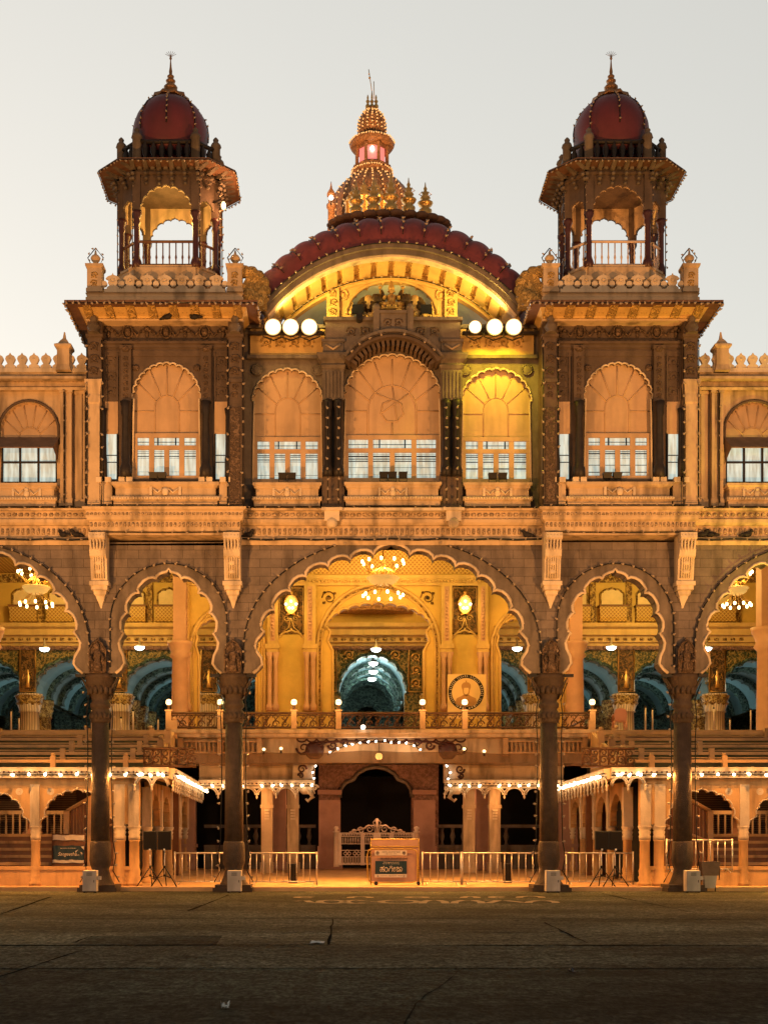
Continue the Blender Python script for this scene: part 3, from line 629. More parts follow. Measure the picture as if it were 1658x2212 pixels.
# ---- towers
S43 = 43 / 2800
TX = 7.545
def tower(s):
    cx = s * TX; nm = 'left' if s < 0 else 'right'
    yf = -.72
    T = MB()
    vs = lambda v: Z(v, yf)
    cw = 73 * 43.3 / 2800
    a = lobes(cx - s * .02, cw * .965, (Z(783, yf) - Z(862, yf)) * .95, Z(862, yf), 15, .32, .05)
    cxx = cx - s * .02; zsill = Z(1035, yf)
    T.py(wallpoly(cx - 2.55, cx + 2.55, zsill, Z(742, yf), [[(cxx - cw, zsill)] + a + [(cxx + cw, zsill)]]), yf, yf + .35)
    T.box(cx - 2.55, cx + 2.55, yf - .02, yf + .35, Z(1096, yf), zsill)
    T.box(cx - 2.55, cx + 2.55, yf + .10, yf + .35, Z(742, yf), Z(680, yf))
    for q in (-1, 1): T.box(cx + q * 2.45 - .12, cx + q * 2.45 + .12, yf + .352, 3.0, Z(1096, yf), Z(680, yf))
    T.box(cx - 2.55, cx + 2.55, 2.8, 3.0, Z(1096, yf), Z(690, yf))
    tw = T.build('tower', 'granite_dark', P)
    window(cxx, yf, cw, 783, 862, 940, 968, 1035, 15)
    # frieze with garlands and ovals
    m = MB(); m.box(cx - 2.1, cx + 2.1, yf - .06, yf + .1, Z(752, yf), Z(745, yf)); m.box(cx - 2.1, cx + 2.1, yf - .14, yf + .1, Z(745, yf), Z(740, yf))
    for i in range(20): m.box(cx - 2.05 + i * .21, cx - 1.95 + i * .21, yf - .1, yf + .1, Z(740, yf), Z(737, yf))
    m.box(cx - 2.1, cx + 2.1, yf - .03, yf + .1, Z(770, yf), Z(757, yf))
    m.build('frieze_moulding', 'granite_dark', tw)
    m = MB(); zf = Z(715, yf)
    for i in range(7):
        x = cx + (i - 3) * .64
        if i % 2: m.sph((x, yf + .07, zf), .13, 8, .8, .6, 1.25); m.tube([(x + .17 * cos(t * pi / 6), yf + .04, zf + .22 * sin(t * pi / 6)) for t in range(13)], .03, 4)
        else: m.sph((x, yf + .06, zf + .1), .12, 6, .9, .5, .8); m.sph((x, yf + .06, zf - .08), .08, 6, .7, .5, 1.8); [m.sph((x + q * .11, yf + .06, zf + .03), .07, 6) for q in (-1, 1)]
        if i < 6: m.tube([(x + .18, yf + .06, zf + .05), (x + .32, yf + .02, zf - .16), (x + .46, yf + .06, zf + .05)], .038, 5)
    m.build('garland', 'granite_carved', tw)
    # colonnettes and slit windows
    for q in (-1, 1):
        xq = cxx + q * 1.33; g = MB()
        g.box(xq - .17, xq + .17, yf - .16, yf, Z(870, yf), Z(757, yf)); g.box(xq - .2, xq + .2, yf - .2, yf, Z(757, yf), Z(750, yf))
        c = g.build('colonnette', 'granite_dark', tw)
        g = MB(); relief(g, xq - .1, xq + .1, Z(865, yf), Z(772, yf), yf - .17, .018); g.sph((xq, yf - .15, Z(757, yf)), .15, 8, 1, .6, .8); g.build('relief_panel', 'granite_carved', c)
        g = MB(); g.lathe([(.2, Z(1035,yf)), (.2, Z(1015,yf)), (.13, Z(1005,yf)), (.14, Z(990,yf)), (.115, Z(905,yf)), (.16, Z(895,yf)), (.14, Z(885,yf)), (.19, Z(872,yf))], xq, yf - .2, 12); g.build('shaft', 'iron_dark', c)
        xs = cxx + q * 1.82; g = MB()
        g.box(xs - .21, xs + .21, yf - .04, yf + .02, Z(938, yf), Z(868, yf)); w = g.build('slit_window', 'window_panel', tw)
        g = MB(); g.add([(xs - .2, yf - .03, Z(1035, yf)), (xs + .2, yf - .03, Z(1035, yf)), (xs + .2, yf - .03, Z(938, yf)), (xs - .2, yf - .03, Z(938, yf))], [(0, 1, 2, 3)]); g.build('pane', 'pane_glow', w)
        g = MB()
        for v in (985, 1000): g.box(xs - .2, xs + .2, yf - .06, yf - .035, Z(v, yf), Z(v, yf) + .025)
        for x in (xs - .21, xs + .17): g.box(x, x + .04, yf - .08, yf - .02, Z(1035, yf), Z(938, yf))
        g.build('glazing_bars', 'black', w)
        xs = cxx + q * 2.07; g = MB(); g.lathe([(.12, Z(1035,yf)), (.12, Z(995,yf)), (.1, Z(985,yf)), (.09, Z(900,yf)), (.13, Z(885,yf))], xs, yf - .12, 10); g.build('shaft', 'iron_dark', c)
        g = MB(); relief(g, cxx + q * 1.85 - .22, cxx + q * 1.85 + .22, Z(862, yf), Z(765, yf), yf - .01, .014)
        g.box(cxx + q * 1.85 - .25, cxx + q * 1.85 - .20, yf - .05, yf, Z(866, yf), Z(762, yf)); g.box(cxx + q * 1.85 + .20, cxx + q * 1.85 + .25, yf - .05, yf, Z(866, yf), Z(762, yf)); g.build('side_panel', 'granite_dark', tw)
        g = MB(); g.sph((cxx + q * 1.02, yf - .02, Z(795, yf)), .12, 8, 1, .5, 1); g.build('rosette', 'granite_carved', tw)
    # corner pilasters: carved granite; the lower half of the outer one is painted cream
    for q in (-1, 1):
        xp = cx + q * 2.33; out = (q == s)
        g = MB(); zsplit = Z(822, -1)
        g.box(xp - .24, xp + .24, -1.0, yf + .1, Z(1096, -1) if not out else zsplit, Z(690, -1)); g.box(xp - .28, xp + .28, -1.06, yf + .1, Z(728, -1), Z(722, -1)); g.box(xp - .27, xp + .27, -1.05, yf + .1, Z(826, -1), Z(818, -1))
        p = g.build('corner_pilaster', 'granite_dark', tw)
        g = MB(); relief(g, xp - .18, xp + .18, Z(815, -1), Z(735, -1), -1.02, .028)
        if not out: relief(g, xp - .14, xp + .14, Z(860, -1), Z(828, -1), -1.01, .028); g.box(xp - .16, xp + .16, -1.03, -1.0, Z(1090, -1), Z(880, -1))
        g.build('relief_panel', 'granite_carved', p)
        g = MB(); g.lathe([(.2, Z(720, -1.1)), (.13, Z(716, -1.1)), (.22, Z(708, -1.1)), (.15, Z(700, -1.1)), (.1, Z(694, -1.1)), (.13, Z(690, -1.1)), (.03, Z(678, -1.1))], xp, -1.12, 10); g.build('urn', 'granite', p)
        if out:
            g = MB(); rectloft(g, xp + q * .03, .20, -1.0, yf + .1, [(.02, Z(1096, -1)), (.02, Z(1082, -1)), (0, Z(1080, -1)), (0, Z(872, -1)), (.03, Z(868, -1)), (.02, Z(850, -1)), (.06, Z(832, -1)), (.09, Z(824, -1)), (.09, Z(820, -1))]); g.build('painted_pilaster', 'cream', p)
        for z in (-1, 1): light_string('unlit bulb cable on the %s edge of the %s corner pilaster, %s tower' % ('left' if z < 0 else 'right', 'outer' if out else 'inner', nm), [[(xp + z * .25, -1.05, Z(1090, -1)), (xp + z * .25 + random.uniform(-.04, .04), -1.05, Z(900, -1)), (xp + z * .25, -1.05, Z(735, -1))]], .42, group='bulb cables on the facade')
    # balcony below the window
    m = MB(); h = 1.0; yb = -1.0
    rectloft(m, cxx, 1.72, yb, yf, [(.0, Z(1092, yb)), (.0, Z(1082, yb)), (.07, Z(1080, yb)), (.07, Z(1072, yb)), (-.06, Z(1070, yb)), (-.06, Z(1053, yb)), (.0, Z(1050, yb)), (.06, Z(1046, yb)), (.06, Z(1041, yb))])
    for q in (-1, 1): m.box(cxx + q * 2.0 - .22, cxx + q * 2.0 + .22, yb + .06, yf, Z(1090, yb), Z(1038, yb))
    b = m.build('window_balcony', 'cream', tw)
    m = MB(); leaves(m, cxx - 1.8, cxx + 1.8, yb - .07, Z(1076, yb), 40, .05, .06, .035); m.build('bead_moulding', 'cream_pale', b)
    for x in (-2.2, -1.9, -1.45, -1.2, 1.2, 1.45, 1.9, 2.2): m = MB(); m.box(cxx + x - .1, cxx + x + .1, yb - .02, yb + .2, Z(1041, yb), Z(1030, yb)); m.build('sill_block', 'cream_pale', b)
    m = MB()
    zc = Z(1061, yb); m.sph((cxx, yb, zc), .12, 8, 1, .6, 1.3)
    for q in (-1, 1): m.tube([(cxx + q * .1, yb - .0, zc + .1), (cxx + q * .25, yb, zc - .04), (cxx + q * .42, yb, zc + .1)], .03, 5); m.box(cxx + q * .48 - .04, cxx + q * .48 + .04, yb - .01, yb + .1, zc - .12, zc + .16)
    m.build('sill_ornament', 'cream_pale', b)
    rail_floods(cxx - .25, yb, Z(1041, yb), 2, 'the %s tower window' % nm)
    # projecting floor slab on consoles
    sy = -1.1
    m = MB(); rectloft(m, cx, 2.45, -.95, .3, [(-.04, Z(1152, sy)), (-.04, Z(1146, sy)), (.02, Z(1144, sy)), (.04, Z(1138, sy)), (.04, Z(1124, sy)), (.12, Z(1121, sy)), (.15, Z(1116, sy)), (.15, Z(1103, sy)), (.24, Z(1100, sy)), (.26, Z(1095, sy)), (.1, Z(1094, sy))])
    sl = m.build('floor_slab', 'cream', tw)
    m = MB(); leaves(m, cx - 2.6, cx + 2.6, -1.1, Z(1109.5, sy), 40, .055, .06, .04); m.build('bead_frieze', 'cream_carved', sl)
    m = MB(); leaves(m, cx - 2.5, cx + 2.5, -.99, Z(1131, sy), 36, .05, .1, .04)
    m.build('leaf_frieze', 'cream_carved', sl)
    light_string('black cable of unlit bulbs under the floor slab of the %s tower' % nm, [[(cx - 2.5, -1.02, Z(1147, sy)), (cx, -1.03, Z(1149, sy)), (cx + 2.5, -1.02, Z(1147, sy))]], .5, BULB_S, 'bulb cables on the facade')
    light_string('black cable of unlit bulbs along the foot of the %s tower window' % nm, [[(cx - 2.6, -1.28, Z(1093, sy)), (cx + 2.6, -1.28, Z(1093, sy))]], .5, BULB_S, 'bulb cables on the facade')
    for q in (-1, 1):
        xq = cx + q * 2.22; g = MB(); w = .27
        pts = [(-.34, Z(1152)), (-1.2, Z(1152, -1)), (-1.22, Z(1164, -1)), (-1.0, Z(1172, -1)), (-1.06, Z(1188, -1)), (-1.0, Z(1200, -1)), (-.86, Z(1208, -.8)), (-.80, Z(1235, -.8)), (-.72, Z(1256, -.7)), (-.34, Z(1258, -.5))]
        g.px(pts, xq - w, xq + w); c = g.build('console_bracket', 'cream_pale', tw)
        g = MB()
        for i in range(5):
            x = xq - w * .8 + w * 1.6 * i / 4; g.tube([(x, -1.2, Z(1156, -1)), (x, -1.1, Z(1180, -1)), (x * .7 + xq * .3, -.93, Z(1206, -.8)), (x * .7 + xq * .3, -.8, Z(1250, -.7))], .035, 5)
        for t in range(4): g.sph((xq, -.98 + t * .05, Z(1178 + t * 18, -1)), .1, 6, 1.5, .6, 1)
        g.build('acanthus', 'cream_pale', c)
        g = MB(); g.box(xq - .32, xq + .32, -.82, -.34, Z(1266, -.6), Z(1257, -.6)); g.box(xq - .27, xq + .27, -.76, -.34, Z(1275, -.6), Z(1266, -.6))
        g.loft([[(xq - k * .27, -.34 - .36 * k, Z(v, -.5)), (xq + k * .27, -.34 - .36 * k, Z(v, -.5)), (xq + k * .27, -.34, Z(v, -.5)), (xq - k * .27, -.34, Z(v, -.5))] for k, v in ((.08, 1312), (.3, 1300), (.5, 1292), (.55, 1288), (.75, 1284), (.8, 1275))])
        g.build('pendant', 'cream_pale', c)
    # eave
    ye = -2.0; ze = Z(652, ye); hx = 3.12; yb = 3.2
    m = MB(); cyv = .6
    lo = [(cx - hx, ye, ze), (cx + hx, ye, ze), (cx + hx, yb, ze), (cx - hx, yb, ze)]
    hi = [(cx - hx, ye, ze + .07), (cx + hx, ye, ze + .07), (cx + hx, yb, ze + .07), (cx - hx, yb, ze + .07)]
    hi2 = [(cx - 2.6, -.95, ze + .38), (cx + 2.6, -.95, ze + .38), (cx + 2.6, 2.9, ze + .38), (cx - 2.6, 2.9, ze + .38)]
    m.loft([lo, hi, hi2]); ev = m.build('eave', 'soffit_brown', tw)
    # coving with panels between brackets
    m = MB(); za, zb2 = Z(690, -1.02), ze - .005
    m.loft([[(cx - 2.56, -1.0, za), (cx + 2.56, -1.0, za), (cx + 2.56, 2.8, za), (cx - 2.56, 2.8, za)], [(cx - 2.60, -1.1, za + .08), (cx + 2.60, -1.1, za + .08), (cx + 2.60, 2.8, za + .08), (cx - 2.60, 2.8, za + .08)], [(cx - 2.75, -1.62, zb2), (cx + 2.75, -1.62, zb2), (cx + 2.75, 2.8, zb2), (cx - 2.75, 2.8, zb2)]])
    cv = m.build('coving', 'ochre', ev)
    m = MB(); n = 8
    for i in range(n):
        x = cx - 2.45 + 4.9 * i / (n - 1)
        m.px([(-1.08, za + .04), (-1.75, zb2), (-1.5, zb2), (-1.02, za + .02), (-.98, za)][:3] + [(-1.0, za)], x - .13, x + .13)
        if i < n - 1: relief(m, x + .2, x + .5, za + .06, za + .3, -1.30, .02)
    m.build('coving_brackets', 'ochre_carved', cv)
    m = MB(); m.box(cx - 2.6, cx + 2.6, -1.08, yf + .2, za - .06, za - .002); m.build('coving_moulding', 'cream', cv)
    e1 = [(cx - hx, yb, ze - .03), (cx - hx, ye, ze - .03), (cx + hx, ye, ze - .03), (cx + hx, yb, ze - .03)]
    light_string('string of unlit bulbs round the wide eave of the %s tower' % nm, [e1], .2, group='bulb cables on the eaves', off=(0, -.05, -.03))
    # parapet
    yp = -1.0; zp = ze + .36
    m = MB(); rectloft(m, cx, 2.55, yp, 2.9, [(.06, zp), (.06, Z(643, yp)), (.02, Z(641, yp)), (.02, Z(636, yp)), (.07, Z(634, yp)), (.0, Z(631, yp))]); pa = m.build('parapet', 'cream', tw)
    m = MB()
    z0, z1 = Z(632, yp), Z(592, yp); h = z1 - z0; n = 7; x0, x1 = cx - 2.0, cx + 2.0; st = (x1 - x0) / n
    for row, (a0, b0, depth) in enumerate((((x0), (x1), yp),)):
        m.box(x0, x1, yp - .06, yp + .06, z0, z0 + h * .18)
        for i in range(n):
            x = x0 + st * (i + .5); w = st * .56
            sh = [(-.62, .18), (-.62, .26), (-.34, .36), (-.5, .5), (-.42, .66), (-.74, .74), (-.5, .86), (-.1, .93), (0, 1.04), (.1, .93), (.5, .86), (.74, .74), (.42, .66), (.5, .5), (.34, .36), (.62, .26), (.62, .18)]
            m.py([(x + a * w, z0 + b * h) for a, b in sh], yp - .05, yp + .05)
            m.tube([(x + .2 * w * cos(t * pi / 5), yp - .06, z0 + h * .62 + .2 * w * sin(t * pi / 5)) for t in range(11)], .02, 4)
        for i in range(n + 1):
            x = x0 + st * i; m.py([(x + .1 * cos(t * pi / 6), z0 + h * .46 + .1 * sin(t * pi / 6)) for t in range(12)], yp - .04, yp + .04)
    m.build('pierced_cresting', 'cream_pale', pa)
    m = MB()   # side crestings, simpler rhythm
    for q in (-1, 1):
        for i in range(5):
            y = yp + .6 + i * .6; m.px([(y + a * .28, z0 + b * h) for a, b in sh], cx + q * 2.45 - .05, cx + q * 2.45 + .05)
    m.build('side_cresting', 'cream_pale', pa)
    for q in (-1, 1):
        xp = cx + q * 2.32; g = MB()
        rectloft(g, xp, .24, yp - .08, yp + .42, [(.03, z0), (.03, z0 + .12), (0, z0 + .13), (0, Z(580, yp)), (.05, Z(577, yp)), (.06, Z(572, yp)), (-.02, Z(570, yp))]); p = g.build('parapet_post', 'cream', pa)
        g = MB(); relief(g, xp - .15, xp + .15, Z(622, yp), Z(588, yp), yp - .09, .025)
        g.build('relief_panel', 'ochre_carved', p)
        g = MB(); g.lathe([(.16, Z(571, yp)), (.09, Z(567, yp)), (.08, Z(563, yp)), (.15, Z(557, yp)), (.17, Z(553, yp)), (.12, Z(548, yp)), (.05, Z(545, yp)), (.02, Z(536, yp))], xp, yp + .16, 10); g.build('urn', 'cream', p)
        fr = [(xp, yp + .16, Z(531, yp)), (xp - .26, yp + .16, Z(552, yp)), (xp - .14, yp + .16, Z(568, yp))]
        light_string('small bent frame of bulbs on the %s parapet urn of the %s tower' % ('outer' if q == s else 'inner', nm), [fr, [(2 * xp - a, b, c) for a, b, c in fr]], .22, BULB_S, 'bulb frames on the urns', jit=.05)
    # fan-shaped scroll beside the parapet, towards the middle
    xf = cx - s * 2.95; g = MB(); zc = Z(628, yp)
    for i in range(7):
        t = radians(95 - i * 24) if s < 0 else radians(85 + i * 24); g.sph((xf - s * -.1 * 0 + .62 * cos(t) * 1.0 - (-s) * .3, yp + .2, zc + .1 + .62 * sin(t)), .24, 8, 1, .5, 1)
    g.py([(xf - .42, zc - .55), (xf + .42, zc - .55), (xf + .42, zc + .2), (xf + .2, zc + .62), (xf - .2, zc + .62), (xf - .42, zc + .2)], yp + .12, yp + .3)
    for i in range(3): g.sph((xf - .15 + .15 * i, yp + .08, zc - .1 - .1 * i), .22, 8, 1, .5, 1)
    g.build('fan_scroll', 'ochre_carved', pa)
    # roof deck and kiosk base
    m = MB(); m.box(cx - 2.5, cx + 2.5, yp + .5, 2.8, zp, zp + .1); m.build('roof_deck', 'cream', tw)
    kc = (cx, .5); zk = Z(576, -.75)
    m = MB(); m.loft([octo(*kc, 1.72 + o, 1.16 + o, .66, z) for o, z in ((.22, zp + .1), (.22, Z(604, -.8)), (.1, Z(600, -.8)), (.1, Z(592, -.8)), (0.02, Z(589, -.8)), (0.02, zk))]); m.box(cx - 1.0, cx + 1.0, -.80, -.5, Z(600, -.9), zk - .03); m.build('kiosk_base', 'cream', tw)
    kiosk(cx, kc[1], zk, tw, s, nm)
    return tw
def kiosk(cx, cy, zk, tw, s, nm):
    hx, hy, ch = 1.58, 1.14, .60
    zr = Z(520, -.7); za = Z(395, -.7); zcap = Z(462, -.7); zent = Z(375, -.7); zev = Z(343, -1.3)
    V = octo(cx, cy, hx, hy, ch, 0)
    k = MB(); k.loft([octo(cx, cy, hx + o, hy + o, ch + o * .4, z) for o, z in ((.12, zk - .02), (.12, zk + .06), (-.05, zk + .061))]); K = k.build('kiosk', 'cream', tw)
    for x, y, _ in V:
        m = MB(); q = MB()
        m.lathe([(.17, zk), (.17, zk + .18), (.13, zk + .3), (.10, zk + .4), (.095, zcap - .35), (.13, zcap - .25), (.10, zcap - .15), (.17, zcap), (.17, zcap + .1)], x, y, 10)
        q.box(x - .13, x + .13, y - .13, y + .13, zcap + .1, zent)
        co = m.build('kiosk_column', 'maroon', K); q.build('column_head', 'granite_dark', co)
    # cusped fascia panels on the eight sides
    arch = MB(); rail = MB(); inn = MB()
    for i in range(8):
        a, b = V[i], V[(i + 1) % 8]; L = math.dist(a[:2], b[:2]); ux, uy = (b[0] - a[0]) / L, (b[1] - a[1]) / L
        half = L / 2 - .1; rise = min(za - zcap, half * 1.05) if L > 1.2 else half * 1.6
        prof_ = lobes(0, half * .92, rise * .85, za - rise if L > 1.2 else zcap + .1, 9 if L > 1.2 else 5, .3, .03)
        poly = [(-L / 2, zcap - .1), (-half, zcap - .1)] + [(-half * .97, zcap + .0)] + prof_ + [(half * .97, zcap), (half, zcap - .1), (L / 2, zcap - .1), (L / 2, zent), (-L / 2, zent)]
        mx, my = (a[0] + b[0]) / 2, (a[1] + b[1]) / 2; nx, ny = uy, -ux
        for t0, t1, tgt in ((.0, .07, arch), (-.06, -.004, inn)):
            tgt.loft([[(mx + ux * p + nx * t0, my + uy * p + ny * t0, z) for p, z in poly], [(mx + ux * p + nx * t1, my + uy * p + ny * t1, z) for p, z in poly]])
        rail.tube([(a[0], a[1], zr), (b[0], b[1], zr)], .045, 6); rail.tube([(a[0], a[1], zk + .12), (b[0], b[1], zk + .12)], .03, 5)
        nb = max(2, int(L / .2))
        for j in range(1, nb):
            t = j / nb; x, y = a[0] + (b[0] - a[0]) * t, a[1] + (b[1] - a[1]) * t
            rail.lathe([(.02, zk + .1), (.025, zk + .3), (.04, zk + .36), (.022, zk + .45), (.022, zr)], x, y, 6)
    arch.build('arch_fascia', 'granite_dark', K); inn.build('inner_arches', 'cream', K); rail.build('railing', 'white_paint' if s > 0 else 'soffit_brown', K)
    # ceiling: square coving then concentric rings of a shallow dome
    m = MB(); m.loft([octo(cx, cy, hx - .1, hy - .1, ch, z) for z in (zent - .02, zent + .25)], cap=True); 
    m = MB()
    m.loft([octo(cx, cy, hx + .02, hy + .02, ch, zent + .3), octo(cx, cy, hx + .02, hy + .02, ch, zent + .36)])
    for r, z in ((1.05, .28), (.8, .2), (.52, .12)): m.lathe([(r, zent + .3), (r, zent + z + .05), (r - .08, zent + z), (r - .2, zent + .3)], cx, cy, 24)
    m.build('ceiling', 'cream', K)
    # entablature + bracket band
    m = MB(); m.loft([octo(cx, cy, hx + o, hy + o, ch + o * .4, z) for o, z in ((.06, zent - .06), (.14, zent - .04), (.14, zent + .03), (.08, zent + .05), (.08, zent + .28), (.2, zent + .34), (.2, zev + .02), (-.2, zev + .021))]); en = m.build('entablature', 'granite_dark', K)
    m = MB()
    for i in range(8):
        a, b = octo(cx, cy, hx + .1, hy + .1, ch, 0)[i], octo(cx, cy, hx + .1, hy + .1, ch, 0)[(i + 1) % 8]; L = math.dist(a[:2], b[:2]); n = 5 if L > 1.5 else (4 if L > 1.2 else 2)
        nx, ny = (b[1] - a[1]) / L, -(b[0] - a[0]) / L; ux, uy = (b[0] - a[0]) / L, (b[1] - a[1]) / L
        for j in range(n + 1):
            t = j / n; x, y = a[0] + (b[0] - a[0]) * t, a[1] + (b[1] - a[1]) * t; w = .07
            l0 = [(x + ux * w * p + nx * q, y + uy * w * p + ny * q, z) for p, q, z in ((-1, -.05, zent + .08), (1, -.05, zent + .08), (1, .06, zent + .08), (-1, .06, zent + .08))]
            l1 = [(x + ux * w * p + nx * q, y + uy * w * p + ny * q, z) for p, q, z in ((-1, -.05, zev), (1, -.05, zev), (1, .5, zev), (-1, .5, zev))]
            m.loft([l0, l1])
            for q in range(3): m.sph((x + nx * .1 * q, y + ny * .1 * q, zent + .0 - .12 * (2 - q) - .1), .07, 6)
        if n >= 4:
            for j in range(n): t = (j + .5) / n; m.sph((a[0] + (b[0] - a[0]) * t + nx * .0, a[1] + (b[1] - a[1]) * t + ny * .0, zent + .17), .11, 6, 1, 1, .9)
    m.build('brackets', 'granite', en)
    # eight-sided eave
    ex, ey, ec = 2.3, 1.78, .82
    m = MB(); m.loft([octo(cx, cy, ex, ey, ec, zev), octo(cx, cy, ex, ey, ec, zev + .06), octo(cx, cy, hx + .15, hy + .15, ch, zev + .3)]); ev = m.build('eave', 'soffit_brown', K)
    oc = octo(cx, cy, ex + .02, ey + .02, ec, zev - .01); oc = oc + [oc[0]]
    light_string('string of unlit bulbs round the eight sided eave of the %s kiosk' % nm, [oc], .19, BULB_S, 'bulb cables on the eaves', off=(0, 0, -.05))
    # balustrade over the eave
    zt = zev + .28; bx, by, bc = hx + .02, hy + .02, .62; B = octo(cx, cy, bx, by, bc, 0)
    m = MB(); m.loft([octo(cx, cy, bx + o, by + o, bc, z) for o, z in ((.08, zt - .1), (.08, zt + .06), (-.12, zt + .061))]); bl = m.build('roof_balustrade', 'granite', K)
    bal = MB(); zh = zt + .72
    for i in range(8):
        a, b = B[i], B[(i + 1) % 8]; L = math.dist(a[:2], b[:2])
        po = MB(); po.lathe([(.15, zt), (.15, zh), (.19, zh + .04), (.16, zh + .14), (.08, zh + .22), (.1, zh + .3), (.03, zh + .38)], a[0], a[1], 8); po.build('balustrade_post', 'granite', bl)
        n = int(L / .27)
        for j in range(1, n):
            t = j / n; bal.lathe([(.06, zt), (.05, zt + .1), (.10, zt + .28), (.10, zt + .42), (.05, zt + .55), (.07, zt + .6)], a[0] + (b[0] - a[0]) * t, a[1] + (b[1] - a[1]) * t, 8)
        bal.tube([(a[0], a[1], zt + .63), (b[0], b[1], zt + .63)], .07, 6)
    bal.build('balusters', 'iron_dark', bl)
    light_string('string of unlit bulbs along the balustrade base of the %s kiosk' % nm, [octo(cx, cy, bx + .14, by + .14, bc, zt - .02)[:4]], .3, BULB_S, 'bulb cables on the kiosks')
    # dome
    dz = Z(340, .5); R = 1.27
    dp = [(1.12, dz - .3), (1.20, dz + .1), (1.27, dz + .5), (1.28, Z(292, .5)), (1.25, Z(277, .5)), (1.15, Z(260, .5)), (.98, Z(243, .5)), (.76, Z(230, .5)), (.5, Z(220, .5)), (.22, Z(213, .5)), (.05, Z(211, .5))]
    m = MB(); m.lathe(dp, cx, cy, 48); d = m.build('dome', 'dome_red', K)
    m = MB(); m.lathe([(.62, Z(217, .5) - .05), (.58, Z(212, .5)), (.40, Z(207, .5)), (.22, Z(204, .5)), (.13, Z(201, .5)), (.10, Z(200, .5))], cx, cy, 20, mod=lambda a, z: 1 + .08 * cos(10 * a))
    m.build('dome_cap', 'bronze', d)
    zz = lambda v: Z(v, .5)
    m = MB(); m.lathe([(.10, zz(201)), (.14, zz(198)), (.23, zz(193)), (.24, zz(189)), (.17, zz(184)), (.08, zz(181)), (.15, zz(178)), (.17, zz(175)), (.07, zz(171)), (.11, zz(168)), (.12, zz(165)), (.05, zz(161)), (.06, zz(155)), (.035, zz(145)), (.02, zz(132)), (.012, zz(128))], cx, cy, 12)
    m.lathe([(.02, zz(130)), (.05, zz(126)), (.02, zz(122)), (.01, zz(117))], cx, cy, 8)
    for i in range(7):
        t = radians(30 + 20 * i); m.tube([(cx, cy, zz(123)), (cx + .22 * cos(t), cy, zz(123) + .2 * sin(t))], .008, 3)
    m.build('finial', 'bronze', d)
    rl = []
    for i in range(8):
        t = pi / 8 + i * pi / 4 - pi / 8 + (pi / 12 if s < 0 else -pi / 12) * 0
        l = [(cx + (r + .02) * cos(t + .02), cy + (r + .02) * sin(t + .02), z) for r, z in dp[2:-1]]
        if sin(t) < .5: rl.append(l)
    light_string('strings of unlit bulbs running up the ribs of the %s red dome' % nm, rl, .22, BULB_S, 'bulb cables on the domes', off=(0, -.02, .02))
    cl = []
    for i in (0, 1, 2, 3, 6, 7): x, y, _ = V[i]; q = 1 if x > cx else -1; cl.append([(x + q * .14, y - .05, zk + .1), (x + q * .14, y - .05, zent)])
    light_string('strings of unlit bulbs down the posts of the %s kiosk' % nm, cl, .27, BULB_S, 'bulb cables on the kiosks', off=(.03 , -.05, 0))
tower(-1); tower(1)
